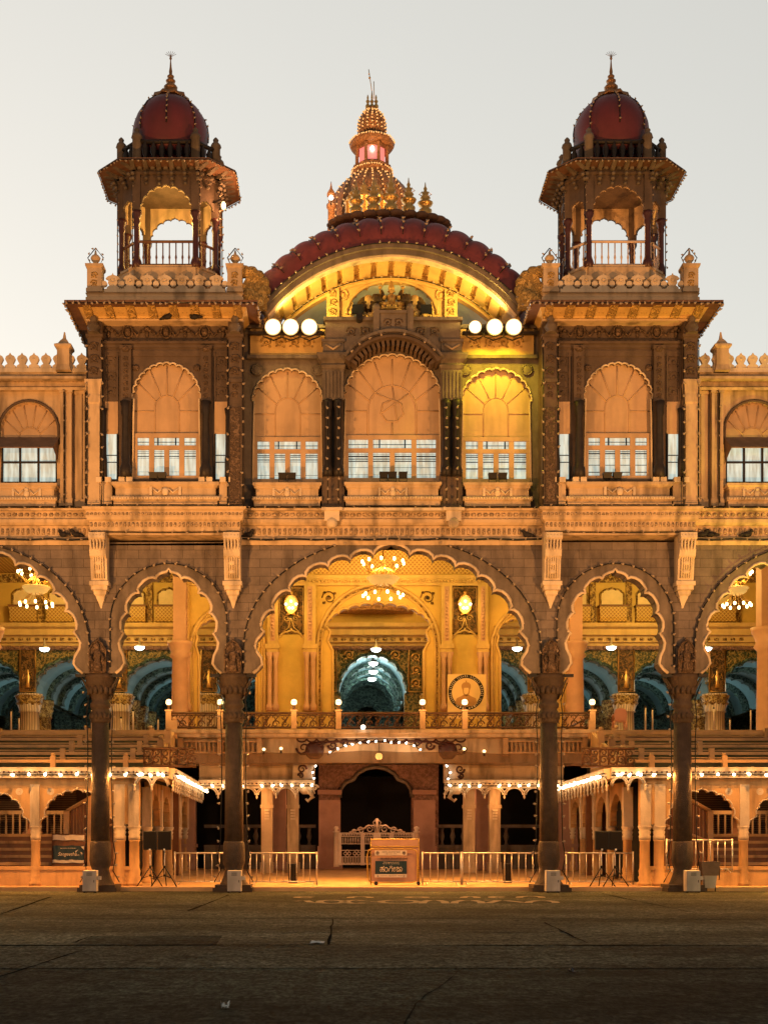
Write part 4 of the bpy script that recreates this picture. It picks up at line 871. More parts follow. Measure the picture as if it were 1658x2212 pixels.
# ---- wings beyond the towers
for s in (-1, 1):
    nm = 'left' if s < 0 else 'right'; c = s * 12.28
    x0, x1 = sorted((s * 9.9, s * 19))
    zb_ = Z(1043)
    a = lobes(c, W(61) * .965, (Z(868) - Z(930)) * .95, Z(930), 13, .3)
    m = MB(); m.py(wallpoly(x0, x1, zb_, Z(838), [[(c - W(61), zb_)] + a + [(c + W(61), zb_)]]), 0, .3); m.box(x0, x1, .002, .3, Z(1096), zb_); wg = m.build('wing_wall', 'cream', P)
    m = MB(); m.py([(c - W(61), zb_)] + a + [(c + W(61), zb_)], .16, .22); w = m.build('window', 'window_panel', wg)
    m = MB(); ribs(m, c, .15, W(61), Z(950), Z(868), W(24), Z(945), Z(930), 7); m.build('fanlight_ribs', 'window_panel', w)
    m = MB(); m.tube([(c - W(64), -.04, Z(960))] + [(x, -.04, z) for x, z in ell(c, W(64), W(64), Z(930), 16)] + [(c + W(64), -.04, Z(960))], .05, 5); m.build('arch_bead', 'granite_dark', w)
    m = MB(); m.add([(c - W(60), .12, zb_), (c + W(60), .12, zb_), (c + W(60), .12, Z(948)), (c - W(60), .12, Z(948))], [(0, 1, 2, 3)]); m.build('pane', 'pane_glow', w)
    m = MB()
    for f in (-1, -.34, .33, 1): m.box(c + f * W(59) - .035, c + f * W(59) + .035, .04, .1, zb_, Z(948))
    for v in (1043, 999): m.box(c - W(60), c + W(60), .035, .1, Z(v), Z(v) + .06)
    m.build('window_frame', 'iron_dark', w)
    m = MB(); n = 5; yo = -.75
    m.loft([[(c - W(66), -.05, Z(945)), (c + W(66), -.05, Z(945)), (c + W(66), -.03, Z(948)), (c - W(66), -.03, Z(948))], [(c - W(62), yo, Z(965, yo)), (c + W(62), yo, Z(965, yo)), (c + W(62), yo + .02, Z(967, yo)), (c - W(62), yo + .02, Z(967, yo))]])
    for q in (-1, 1): m.add([(c + q * W(62), yo, Z(966, yo)), (c + q * W(66), -.05, Z(946)), (c + q * W(64), -.05, Z(1005)), (c + q * W(64), -.15, Z(1000))], [(0, 1, 2, 3)])
    m.build('window_awning', 'awning', w)
    window_sill(c, 0, W(60), 1044, 1093, wg)
    m = MB()
    for dx, wd_, dy in ((74, 8, .22), (84, 8, .15), (92, 6, .25), (108, 14, .08), (121, 7, .12)):
        m = MB(); x = c - s * W(dx); m.box(x - W(wd_) / 2, x + W(wd_) / 2, -dy, 0, Z(1096), Z(842)); m.box(x - W(wd_) / 2 - .03, x + W(wd_) / 2 + .03, -dy - .04, 0, Z(1096), Z(1080)); m.box(x - W(wd_) / 2 - .03, x + W(wd_) / 2 + .03, -dy - .04, 0, Z(853), Z(846))
        m.build('pilaster', 'cream', wg); m = MB()
        x = c + s * W(dx); m.box(x - W(wd_) / 2, x + W(wd_) / 2, -dy, 0, Z(1096), Z(842)); m.build('pilaster', 'cream', wg)
    m = MB(); m.px(yzp([(.3, 842), (-.3, 842), (-.35, 836), (-.25, 834), (-.22, 824), (-.42, 822), (-.6, 817), (-.6, 812), (-.4, 809), (-.4, 804), (-.2, 802), (.3, 802)]), x0, x1); cn = m.build('wing_cornice', 'cream', wg)
    m = MB(); leaves(m, x0, x1, -.22, Z(828), 70, .05, .05, .05); m.build('leaf_frieze', 'cream_carved', cn)
    m = MB(); y = -.42; z0, z1 = Z(805, y), Z(762, y); h = z1 - z0
    m.box(x0, x1, y - .08, y + .08, z0, z0 + h * .2); st = .40; n = int((x1 - x0) / st)
    sh = [(-.62, .2), (-.62, .34), (-.3, .44), (-.42, .54), (-.58, .70), (-.46, .84), (-.16, .91), (0, 1.03), (.16, .91), (.46, .84), (.58, .70), (.42, .54), (.3, .44), (.62, .34), (.62, .2)]
    for i in range(n):
        x = x0 + st * (i + .5)
        m.py([(x + p * st * .74, z0 + q * h * .96) for p, q in sh], y - .06, y + .06); m.sph((x, y - .05, z0 + h * .66), .06, 6, 1, .4, 1)
    m.build('pierced_cresting', 'cream_pale', wg)
    xp = X(146 if s < 0 else 1547); m = MB()
    rectloft(m, xp, W(13), y - .25, y + .25, [(.05, z0), (.0, z0 + .2), (0, Z(768)), (.08, Z(764)), (.08, Z(760)), (0, Z(757))]); m.loft([[(xp - k, y - k, z), (xp + k, y - k, z), (xp + k, y + k, z), (xp - k, y + k, z)] for k, z in ((.2, Z(757)), (.12, Z(748)), (.05, Z(742)), (.02, Z(728)))]); m.build('cresting_post', 'cream', wg)
    light_string('black cable of unlit bulbs down the pilasters of the %s wing' % nm, [[(c - s * W(79), -.28, Z(1090)), (c - s * W(79), -.28, Z(850))], [(c - s * W(124), -.2, Z(1090)), (c - s * W(124), -.2, Z(850))]], .5, BULB_S, 'bulb cables on the facade')
    m = MB(); m.box(x0, x1, .31, 8, Z(812), Z(808)); m.build('wing_roof', 'cream', wg)
for x0, x1, nm in ((-5, 5, 'over the centre arch'), (-19, -9.95, 'on the left wing'), (9.95, 19, 'on the right wing')):
    light_string('black cable of unlit bulbs along the storey ledge %s' % nm, [[(x0 + (x1 - x0) * i / 12, -.60, Z(1164, -.55) - .04 * (i % 2)) for i in range(13)]], .42, BULB_S, 'bulb cables on the ledges', r=.03)
    light_string('black cable of unlit bulbs along the window sill course %s' % nm, [[(x0, -.72, Z(1096, -.7)), (x1, -.72, Z(1096, -.7))]], .5, BULB_S, 'bulb cables on the ledges')
# ================================================================== ARCHED ROOF OVER THE CENTRE
YP = -.6
S_ = (D0 + YP) / F
cxp = X(846.5, YP); zcp = Z(892, YP); RO = 360 * S_; AM = math.asin(283 / 360)
def arc(R, a0, a1, n): return [(cxp + R * sin(a0 + (a1 - a0) * i / n), zcp + R * cos(a0 + (a1 - a0) * i / n)) for i in range(n + 1)]
m = MB(); m.py(band(arc(RO - .30, -AM, AM, 40), arc(RO, -AM, AM, 40)), YP - .1, YP + .25); m.py(band(arc(RO - .12, -AM, AM, 40), arc(RO + .04, -AM, AM, 40)), YP - .2, YP - .1); rim = m.build('arched_pediment', 'granite', P)
m = MB(); m.py(band(arc(RO - .36, -AM, AM, 40), arc(RO - .30, -AM, AM, 40)), YP - .05, YP + .3); m.build('rim_bead', 'cream_pale', rim)
# coffered soffit
YB = .95
m = MB(); m.py(band(arc(RO - .26, -AM - .02, AM + .02, 40), arc(RO - .16, -AM - .02, AM + .02, 40)), YP + .25, YB); sof = m.build('coffered_soffit', 'ochre', rim)
m = MB(); NB = 16
for i in range(NB):
    t = -AM + 2 * AM * (i + .5) / NB; w = .19
    def pp(R, dt): return (cxp + R * sin(t + dt / R), zcp + R * cos(t + dt / R))
    R0, R1 = RO - .27, RO - .40
    m.loft([[(*pp(R0, -w),), (*pp(R0, w),), (*pp(R0 - .06, w),), (*pp(R0 - .06, -w),)], [(*pp(R0, -w),), (*pp(R0, w),), (*pp(R1, w),), (*pp(R1, -w),)]] and
           [[(x, YP + .3, z) for x, z in (pp(R0, -w), pp(R0, w), pp(R0 - .06, w), pp(R0 - .06, -w))], [(x, YB, z) for x, z in (pp(R0, -w), pp(R0, w), pp(R1, w), pp(R1, -w))]])
m.build('soffit_brackets', 'ochre', sof)
m = MB()
for i in range(NB - 1):
    t = -AM + 2 * AM * (i + 1) / NB
    R = RO - .27; x, z = cxp + R * sin(t), zcp + R * cos(t)
    for q in (-.16, .16):
        for yy in (YP + .5, YP + .8, YP + 1.1):
            m.sph((x + q * cos(t), yy, z - q * sin(t)), .11, 6, 1, .9, .5)
    m.tube([(x + .28 * cos(t) , YP + .4, z - .28 * sin(t)), (x - .28 * cos(t), YP + .4, z + .28 * sin(t)), (x - .28 * cos(t), YP + 1.25, z + .28 * sin(t)), (x + .28 * cos(t), YP + 1.25, z - .28 * sin(t)), (x + .28 * cos(t), YP + .4, z - .28 * sin(t))], .03, 4)
m.build('coffer_panels', 'ochre_carved', sof)
R2 = RO - .36; A2 = math.acos((Z(690, YB) - zcp) / R2) if abs((Z(690, YB) - zcp) / R2) < 1 else AM
m = MB(); m.py(band(arc(R2 - .18, -A2, A2, 40), arc(R2 + .12, -A2, A2, 40)), YB - .08, YB + .2); m.py(band(arc(R2 - .1, -A2, A2, 40), arc(R2 - .02, -A2, A2, 40)), YB - .16, YB - .08); inn = m.build('inner_arch', 'ochre', rim)
# vault behind, painted grey blue
m = MB(); m.py(band(arc(R2 - .12, -A2, A2, 40), arc(R2 - .02, -A2, A2, 40)), YB + .2, 5.5); m.build('blue_vault', 'niche_blue', rim)
# tympanum: side pilasters and cusped arch over the statue
yt = YB - .02; S2 = (D0 + yt) / F; xm = X(846, yt)
hw = 140 * S2; hi = 106 * S2; zt0 = Z(692, yt)
topz = lambda x: zcp + sqrt(max(.01, (R2 - .12) ** 2 - (x - cxp) ** 2))
aT = lobes(xm, 84 * S2, Z(612, yt) - Z(655, yt), Z(655, yt), 7, .26, .04, k=7)
opening = [(xm - 84 * S2, zt0)] + aT + [(xm + 84 * S2, zt0)]
oT = [(xm + hw - 2 * hw * i / 16, topz(xm + hw - 2 * hw * i / 16)) for i in range(17)]
m = MB(); m.py([(xm - hw, zt0)] + opening + [(xm + hw, zt0)] + oT, yt, yt + .25); ty = m.build('tympanum', 'ochre', rim)
m = MB(); m.tube([(x, yt - .02, z) for x, z in ell(xm, 98 * S2, Z(606, yt) - Z(680, yt), Z(680, yt), 24)], .06, 6); m.tube([(x, yt - .01, z) for x, z in aT], .035, 5)
for s in (-1, 1): m.tube([(xm + s * 106 * S2 + .18 * cos(t * pi / 6), yt - .02, Z(637, yt) + .18 * sin(t * pi / 6)) for t in range(13)], .03, 4); m.sph((xm + s * 106 * S2, yt - .0, Z(637, yt)), .11, 8, 1, .4, 1)
m.build('tympanum_mouldings', 'ochre', ty)
for s in (-1, 1):
    xq = xm + s * 127 * S2; m = MB(); m.box(xq - .22, xq + .22, yt - .12, yt + .25, zt0, Z(624, yt)); q = m.build('tympanum_pilaster', 'ochre', ty)
    m = MB(); relief(m, xq - .18, xq + .18, Z(686, yt), Z(628, yt), yt - .14, .032); m.build('relief_panel', 'ochre_carved', q)
m = MB(); 0 and m.add([(xm - 84 * S2, yt + 1.0, Z(660, yt)), (xm + 84 * S2, yt + 1.0, Z(660, yt)), (xm + 84 * S2, yt + 1.0, Z(600, yt)), (xm - 84 * S2, yt + 1.0, Z(600, yt))], [(0, 1, 2, 3)])
m = MB(); m.box(xm - 78 * S2, xm + 78 * S2, yt + .3, yt + .5, Z(657, yt), Z(650, yt))
for s in (-1, 1): m.box(xm + s * 46 * S2 - .16, xm + s * 46 * S2 + .16, yt + .9, yt + 1.1, zt0, Z(652, yt))
m.build('cross_beam', 'ochre', ty)
m = MB(); m.box(-5.2, 5.2, .3, 6, Z(708, .3) - .1, Z(708, .3)); m.build('terrace_deck', 'cream', P)
m = MB()
for s in (-1, 1): m.lathe([(.05, Z(706, 1)), (.06, Z(690, 1)), (.09, Z(680, 1)), (.04, Z(672, 1))], s * 2.9, 3.0, 8)
m.build('terrace_finials', 'cream', P)
light_string('string of bulbs on the inner arch above the seated statue', [[(x, YB - .2, z) for x, z in arc(R2 - .08, -A2 * .95, A2 * .95, 30)]], .3, BULB_S, 'bulb cables on the roof')
light_string('string of bulbs along the grey rim of the arched roof', [[(x, YP - .24, z) for x, z in arc(RO + .02, -AM, AM, 30)]], .3, BULB_S, 'bulb cables on the roof')
# lobed red roof
def roofpt(t, s):
    k = 1 - .38 * (t / AM) ** 2
    lob = abs(cos(t / (2 * AM) * 15 * pi)) ** .55
    if s <= 1: r = 1.45 * sin(s * pi / 2) ** .85; y = YP - .02 + 1.5 * (1 - cos(s * pi / 2))
    else: r = 1.45 - .25 * (s - 1); y = YP + 1.48 + 3.2 * (s - 1)
    r = (r * k + .02) * (.90 + .13 * lob * min(1, s * 2.2)); R = RO + r
    return (cxp + R * sin(t), y, zcp + R * cos(t))
m = MB(); NT = 15 * 10
loops = [[roofpt(-AM + 2 * AM * i / NT, s) for i in range(NT + 1)] for s in [j / 12 for j in range(13)] + [1.5, 2.2]]
m.loft(loops, False, True, False); rf = m.build('lobed_roof', 'dome_lobed', P)
rl = []
for i in range(16):
    t = -AM + 2 * AM * (i) / 15
    rl.append([tuple(a + b for a, b in zip(roofpt(t, s / 8), (0, -.06, .06))) for s in range(1, 9)])
light_string('strings of bulbs over the ribs of the lobed red roof', rl, .36, BULB, 'bulb cables on the roof', off=(0, -.05, .05))
# leafy collar and urns on the roof
cy = 2.2; zc_ = Z(466, cy - .9); m = MB()
m.lathe([(1.95, zc_ - .5), (2.0, zc_ - .12), (1.9, zc_), (1.2, zc_ + .1)], X(840, cy), cy, 40, 1, .45); col_ = m.build('roof_collar', 'maroon', P)
m = MB()
for i in range(26):
    a = 2 * pi * i / 26; m.sph((X(840, cy) + 1.95 * cos(a), cy + .88 * sin(a), zc_ + .1), .26, 8, 1.1, .8, .5)
m.build('leaf_ring', 'soffit_brown', col_)
for u, h, vb in ((769, 60, 452), (807, 66, 448), (844, 78, 447), (882, 66, 450), (918, 62, 456)):
    yy = cy - .7 + abs(u - 844) * .008; x = X(u, yy); z0 = Z(vb, yy); H = h * (D0 + yy) / F
    m = MB(); m.lathe([(.2, z0 - .25), (.24, z0 + .02 * H), (.12, z0 + .1 * H), (.24, z0 + .2 * H), (.28, z0 + .28 * H), (.1, z0 + .36 * H), (.19, z0 + .45 * H), (.1, z0 + .54 * H), (.13, z0 + .62 * H), (.05, z0 + .7 * H), (.07, z0 + .78 * H), (.03, z0 + .85 * H), (.012, z0 + H)], x, yy, 12)
    for q in (-1, 1): m.tube([(x + q * .05, yy, z0 + .5 * H), (x + q * .22, yy, z0 + .58 * H), (x + q * .1, yy, z0 + .68 * H)], .02, 4)
    m.build('roof_urn', 'gold_metal', col_)
point((X(840, 1), .2, Z(462, 1)), 60, (1, .55, .18), .3) if False else None
# ================================================================== LANTERN TOWER BEHIND
YT = 27.; S3 = (D0 + YT) / F; xt = X(803, YT); zt = lambda v: Z(v, YT); w3 = lambda p: p * S3
rib = lambda a, z: 1 + .015 * cos(16 * a)
m = MB(); m.lathe([(w3(95), 14), (w3(95), zt(500)), (w3(92), zt(468)), (w3(90), zt(452)), (w3(83), zt(432)), (w3(70), zt(412)), (w3(52), zt(395)), (w3(44), zt(386))], xt, YT, 48, mod=rib); LT = m.build('lantern_tower', 'tower_gold', P)
m = MB(); m.lathe([(w3(38), zt(388)), (w3(43), zt(385)), (w3(40), zt(381)), (w3(44), zt(377)), (w3(40), zt(373)), (w3(44), zt(368)), (w3(39), zt(365))], xt, YT, 24, mod=lambda a, z: 1 + .03 * cos(12 * a)); m.build('lantern_base', 'tower_gold', LT)
m = MB(); m.lathe([(w3(29), zt(366)), (w3(29), zt(322))], xt, YT, 8, rot=pi / 8, sm=False); m.build('lantern_room', 'lantern_pink', LT)
m = MB(); 
for i in range(8):
    a = pi / 8 + i * pi / 4; m.lathe([(w3(4.5), zt(366)), (w3(3.6), zt(362)), (w3(3.4), zt(326)), (w3(5), zt(322))], xt + w3(35) * cos(a), YT + w3(35) * sin(a), 8)
    b = a + pi / 4; 
    for z0, z1 in ((366, 360), (329, 322)): m.loft([[(xt + w3(k) * cos(q), YT + w3(k) * sin(q), zt(v)) for k, v in ((35, z0), (35, z1), (31, z1), (31, z0))] for q in (a, b)])
m.build('lantern_columns', 'tower_gold', LT)
m = MB(); m.sph((xt, YT - w3(31), zt(337)), w3(4), 10, 1, .4, 1.4); m.build('lantern_lamp', 'bulb_white', LT)
m = MB(); m.lathe([(w3(36), zt(322)), (w3(46), zt(320)), (w3(48), zt(312)), (w3(42), zt(305)), (w3(36), zt(301)), (w3(30), zt(298))], xt, YT, 24, mod=lambda a, z: 1 + .025 * cos(16 * a)); m.build('lantern_cornice', 'tower_gold', LT)
m = MB(); m.lathe([(w3(27), zt(300)), (w3(27), zt(294)), (w3(30), zt(291)), (w3(30.5), zt(276)), (w3(28), zt(262)), (w3(22), zt(250)), (w3(15), zt(243)), (w3(10), zt(240)), (w3(14), zt(237)), (w3(9), zt(234))], xt, YT, 32, mod=lambda a, z: 1 + .03 * cos(16 * a)); ud = m.build('upper_dome', 'tower_gold', LT)
m = MB(); 
for dx, h in ((-9, 1), (9, 1), (0, 1.25)):
    x = xt + w3(dx); z0 = zt(237); m.lathe([(w3(4), z0), (w3(5.5), z0 + w3(8)), (w3(2), z0 + w3(13)), (w3(4.5), z0 + w3(18)), (w3(1.5), z0 + w3(22)), (w3(2.2), z0 + w3(26)), (w3(.8), z0 + w3(32 * h))], x, YT, 10)
m.build('finial', 'gold_metal', ud)
m = MB(); m.tube([(xt + w3(1), YT, zt(205)), (X(796, YT), YT, zt(150))], w3(.9), 5); m.tube([(xt + w3(5), YT, zt(215)), (X(807, YT), YT, zt(176))], w3(.9), 5); m.sph((X(798, YT), YT, zt(168)), w3(2.6), 8); m.sph((X(797, YT), YT, zt(160)), w3(1.8), 8); m.build('lightning_rods', 'gold_metal', ud)
rl = []
dpf = [(95, 500), (92, 468), (90, 452), (83, 432), (70, 412), (52, 395), (44, 387)]
for i in range(13):
    a = pi + (i + .5) * pi / 13; rl.append([(xt + w3(r + 1) * cos(a), YT + w3(r + 1) * sin(a), zt(v)) for r, v in dpf])
light_string('strings of warm bulbs over the ribs of the large gold dome', rl, .34, GOLDB, 'bulb strings on the lantern tower', r=.012)
rl = []
for i in range(9):
    a = pi + (i + .5) * pi / 9; rl.append([(xt + w3(r + 1) * cos(a), YT + w3(r + 1) * sin(a), zt(v)) for r, v in ((30, 291), (30.5, 276), (28, 262), (22, 250), (15, 243))])
light_string('strings of warm bulbs over the small upper dome of the lantern', rl, .2, GOLDB, 'bulb strings on the lantern tower', r=.012)
rl = [[(xt + w3(49) * cos(pi + i * pi / 16), YT + w3(49) * sin(pi + i * pi / 16), zt(v)) for i in range(17)] for v in (312,)] + [[(xt + w3(45) * cos(pi + i * pi / 16), YT + w3(45) * sin(pi + i * pi / 16), zt(v)) for i in range(17)] for v in (376,)]
light_string('strings of warm bulbs round the lantern cornice and its base', rl, .14, GOLDB, 'bulb strings on the lantern tower', r=.012)
# small corner turret and porch of urns at the foot of the big dome
xs = X(715, 24); ys = 24; zs_ = lambda v: Z(v, ys); ws = lambda p: p * (D0 + ys) / F
m = MB(); m.lathe([(ws(7), 14), (ws(7), zs_(452)), (ws(10), zs_(449)), (ws(10), zs_(442)), (ws(6), zs_(440)), (ws(6), zs_(426)), (ws(9), zs_(424)), (ws(9), zs_(418)), (ws(7), zs_(414)), (ws(3), zs_(408)), (ws(1.5), zs_(400)), (ws(.5), zs_(392))], xs, ys, 12); m.build('corner_turret', 'tower_gold', LT)
m = MB()
for du, v0, h in ((-38, 440, 40), (-14, 430, 46), (12, 430, 46), (36, 442, 40)):
    x = X(800 + du, 24); z0 = Z(v0, 24); H = h * (D0 + 24) / F
    m.lathe([(.4, z0 - 1.5), (.4, z0), (.5, z0 + .05 * H), (.3, z0 + .2 * H), (.36, z0 + .3 * H), (.12, z0 + .45 * H), (.22, z0 + .55 * H), (.06, z0 + .7 * H), (.02, z0 + H)], x, 24, 10)
m.build('dome_pinnacles', 'gold_metal', LT)
L = empty('turret_lamp', (xs, ys - .5, zs_(437)), 'small lit lamp on the turret left of the big gold dome', 'lamp')
b = MB(); b.sph((0, 0, 0), .12, 8); b.build('bulb', 'bulb_white', L); b = MB(); b.tube([(0, 0, -.12), (0, .4, -.3)], .03, 4); b.build('arm', 'iron_dark', L)
# lamps of the tower (uplighting from the terraces behind)
spot((xt - 8, YT - 12, 29), (xt, YT, 39), 9000, (1, .5, .19), 60, .6)
spot((xt + 8, YT - 12, 29), (xt, YT, 39), 7500, (1, .5, .19), 60, .6)
# ================================================================== FLOODLIGHTS BESIDE THE STATUE
yf = -.75
for s, us in ((-1, (590, 628, 668)), (1, (1025, 1067, 1108))):
    m = MB(); m.box(*sorted((X(534, yf), X(700, yf)) if s < 0 else (X(1000, yf), X(1165, yf))), yf + .35, yf + .5, Z(712, yf), Z(706, yf)); tag(m.build('lamp_beam', 'iron_dark'), 'dark metal beam carrying the three bright floodlights %s of the statue' % ('left' if s < 0 else 'right'), 'beam')
    for i, u in enumerate(us):
        r = empty('floodlight', (X(u, yf), yf, Z(708, yf)), 'large round glaring floodlight, %s in the row of three %s of the statue' % (('nearest the tower', 'in the middle', 'nearest the statue')[i if s < 0 else 2 - i], 'left' if s < 0 else 'right'), 'floodlight', 'bright floodlights under the arched roof')
        k = .78 if (s > 0 and i == 0) else 1
        b = MB(); b.loft([[(q * cos(a * pi / 12), y, q * sin(a * pi / 12)) for a in range(24)] for q, y in ((.27 * k, -.06), (.30 * k, -.05), (.31 * k, .0), (.22 * k, .2), (.12 * k, .32))]); b.build('housing', 'iron_dark', r)
        b = MB(); b.loft([[(q * k * cos(a * pi / 12), y, q * k * sin(a * pi / 12)) for a in range(24)] for q, y in ((.05, -.13), (.17, -.125), (.19, -.118), (.20, -.10))]); b.build('lens', 'flood_lens', r)
        b = MB(); b.loft([[(q * k * cos(a * pi / 12), y, q * k * sin(a * pi / 12)) for a in range(24)] for q, y in ((.19, -.112), (.235, -.09))], False); b.build('glass_rim', 'flood_glass', r)
        b = MB(); b.loft([[(q * k * cos(a * pi / 12), y, q * k * sin(a * pi / 12)) for a in range(24)] for q, y in ((.22, -.06), (.235, -.088), (.27, -.10), (.275, -.07))], False); b.build('reflector', 'flood_reflector', r)  # rim and reflector rings paint a soft glare falloff round the lens
        b = MB(); b.tube([(-.33 * k, .05, 0), (-.34 * k, .1, -.25), (0, .3, -.3), (.34 * k, .1, -.25), (.33 * k, .05, 0)], .025, 4); b.build('bracket', 'iron_dark', r)
YEL = (1.0, .66, .14)
for s in (-1, 1):
    spot((s * 3.3, -.95, 19.35), (s * .6, .9, 20.6), 520, YEL, 95, .9, .2)
    spot((s * 3.6, -.7, 19.2), (s * 2.2, .2, 22), 300, YEL, 120, .9, .2)
spot((X(1067, -1.0), -1.6, Z(704, -1)), (W(226), .2, Z(920)), 640, (1, .70, .03), 110, .7, .2)
spot((X(628, -1.0), -1.25, Z(706, -1)), (-W(224), .2, Z(930)), 50, (1, .6, .15), 110, .7, .2)
spot((18.5, -7, 1.0), (14.4, -.3, 11.2), 7000, (.95, .72, .07), 44, .9, .3)
spot((18, -5, 3.5), (13.8, -2.2, 0), 500, (.85, .85, .12), 60, .9, .2)
mat('elephant_bronze', (.065, .042, .022), .45, .3, 6, .4, 12, metal=.3)
# statue of a seated crowned goddess between two elephants
ys = .35; xst = X(845, ys); zst = Z(690, ys); q = (D0 + ys) / F
r = empty('seated_statue', (xst, ys, Z(674, ys)), 'gilded seated crowned figure with four arms under the cusped arch', 'statue')
m = MB(); m.lathe([(.62, 0), (.66, .06), (.5, .1), (.55, .16), (.45, .2)], 0, 0, 20, 1, .7)
for i in range(14): m.sph((.55 * cos(2 * pi * i / 14), .4 * sin(2 * pi * i / 14), .12), .1, 6, 1, .7, .8)
m.build('lotus_base', 'statue_gold', r)
m = MB(); h0 = .18
m.lathe([(.30, h0), (.28, h0 + .1), (.20, h0 + .2), (.17, h0 + .3), (.22, h0 + .42), (.23, h0 + .5), (.12, h0 + .56), (.07, h0 + .59), (.085, h0 + .62), (.12, h0 + .67), (.125, h0 + .74), (.11, h0 + .78), (.15, h0 + .80), (.14, h0 + .87), (.10, h0 + .90), (.12, h0 + .93), (.09, h0 + 1.0), (.07, h0 + 1.02), (.08, h0 + 1.05), (.03, h0 + 1.14)], 0, 0, 14, 1, .8)
for s in (-1, 1):
    m.tube([(s * .16, -.05, h0 + .08), (s * .46, -.22, h0 + .06), (s * .12, -.34, h0 + .05)], [.13, .11, .08], 8)
    m.tube([(s * .22, 0, h0 + .48), (s * .36, -.08, h0 + .32), (s * .30, -.26, h0 + .34)], [.08, .065, .05], 7); m.sph((s * .30, -.29, h0 + .36), .065, 6)
    m.tube([(s * .22, .03, h0 + .48), (s * .42, .0, h0 + .44), (s * .48, -.06, h0 + .66)], [.075, .06, .045], 7); m.sph((s * .48, -.07, h0 + .70), .06, 6); m.sph((s * .48, -.07, h0 + .84), .09, 8, 1, .7, .9)
    m.sph((s * .13, 0, h0 + .70), .04, 6)
m.sph((0, -.11, h0 + .70), .03, 6); m.build('figure', 'statue_gold', r)
for s in (-1, 1):
    e = empty('elephant_statue', (xst + s * 50 * q, ys, Z(690, ys)), 'gilded elephant statue with raised trunk %s of the seated figure' % ('left' if s < 0 else 'right'), 'statue', 'elephant statues beside the seated figure')
    m = MB(); m.sph((0, 0, .62), .42, 14, 1.12, .75, .9); m.sph((-s * .40, -.05, .78), .27, 12, .95, .85, 1.1)
    for dx, dy in ((-.28, -.18), (.25, -.18), (-.28, .18), (.25, .18)): m.tube([(dx, dy, .6), (dx, dy, .25), (dx - s * .02, dy, 0)], [.17, .12, .13], 9)
    m.tube([(-s * .56, -.06, .72), (-s * .70, -.08, .85), (-s * .62, -.08, 1.08), (-s * .56, -.08, 1.22)], [.12, .09, .07, .05], 8)
    m.tube([(s * .42, 0, .75), (s * .5, 0, .5), (s * .48, 0, .35)], .03, 5)
    m.sph((-s * .28, -.26, .80), .2, 8, .7, .25, 1.1)
    m.build('body', 'elephant_bronze', e)
    m = MB(); m.tube([(-s * .58, -.16, .68), (-s * .72, -.22, .66)], [.035, .015], 6); m.tube([(-s * .58, .06, .68), (-s * .72, .1, .66)], [.035, .015], 6); m.build('tusk', 'cream_pale', e)
    m = MB(); m.sph((0, 0, .64), .435, 12, .7, .77, .9); m.build('saddle_cloth', 'ochre', e)
m = MB()
for i in range(26): m.sph((xst + random.uniform(-1.4, 1.4), ys - .3 + random.uniform(-.1, .1), Z(686, ys) + random.uniform(-.1, .1)), random.uniform(.08, .18), 6, 1, .8, .8)
m.build('rockwork', 'ochre', P)
for s in (-1, 1):
    r = empty('ledge_floodlight', (xst + s * 73 * q, -.1, Z(688, 0)), 'square black floodlight on the ledge %s of the statue group' % ('left' if s < 0 else 'right'), 'floodlight')
    b = MB(); b.box(-.19, .19, -.06, .06, .12, .42); b.build('housing', 'black', r); b = MB(); b.box(-.21, -.19, -.03, .03, 0, .3); b.box(.19, .21, -.03, .03, 0, .3); b.box(-.21, .21, -.03, .03, 0, .02); b.build('bracket', 'iron_dark', r)
r = empty('ledge_camera', (X(776, -.5), -.6, Z(697, -.5)), 'round black camera on the parapet left of the statue', 'camera'); b = MB(); b.lathe([(.09, 0), (.09, .02)], 0, 0, 8); b.loft([[(.12 * cos(a * pi / 8), y, .1 + .12 * sin(a * pi / 8)) for a in range(16)] for y in (-.2, .1)]); b.build('body', 'iron_dark', r); b = MB(); b.loft([[(.07 * cos(a * pi / 8), y, .1 + .07 * sin(a * pi / 8)) for a in range(16)] for y in (-.22, -.21)]); b.build('lens', 'black', r)
for o_ in [o for o in bpy.data.objects if o.name.startswith(('seated_statue', 'elephant_statue')) and o.type == 'EMPTY']: o_.scale = (.8, .8, .8)
# kiosk lights
point((-TX, .3, Z(480, 0)), 150, (1, .56, .13), .15)
point((TX, .3, Z(490, 0)), 45, (1, .42, .13), .15)
L = empty('kiosk_lamp', (X(484, 0), -.2, Z(444, -.2)), 'lit warm lamp on the right side of the left kiosk', 'lamp'); b = MB(); b.sph((0, 0, 0), .1, 8, .8, .8, 1.5); b.build('bulb', 'globe_glow', L); b = MB(); b.tube([(-.4, 0, .1), (0, 0, .15)], .03, 4); b.build('arm', 'iron_dark', L)
point((X(484, 0) + .15, -.3, Z(448, -.2)), 120, (1, .42, .15), .1)
spot((-4.2, .2, Z(690, 0)), (-TX + 1.2, 0, Z(400, 0)), 260, (1, .45, .18), 80, .8, .2)
spot((4.2, .2, Z(690, 0)), (TX - 1.2, 0, Z(400, 0)), 220, (1, .42, .15), 80, .8, .2)
# ================================================================== DURBAR HALL BEHIND THE ARCADE
ZF = 6.35                                   # hall floor
YA, YB2 = 17., 26.
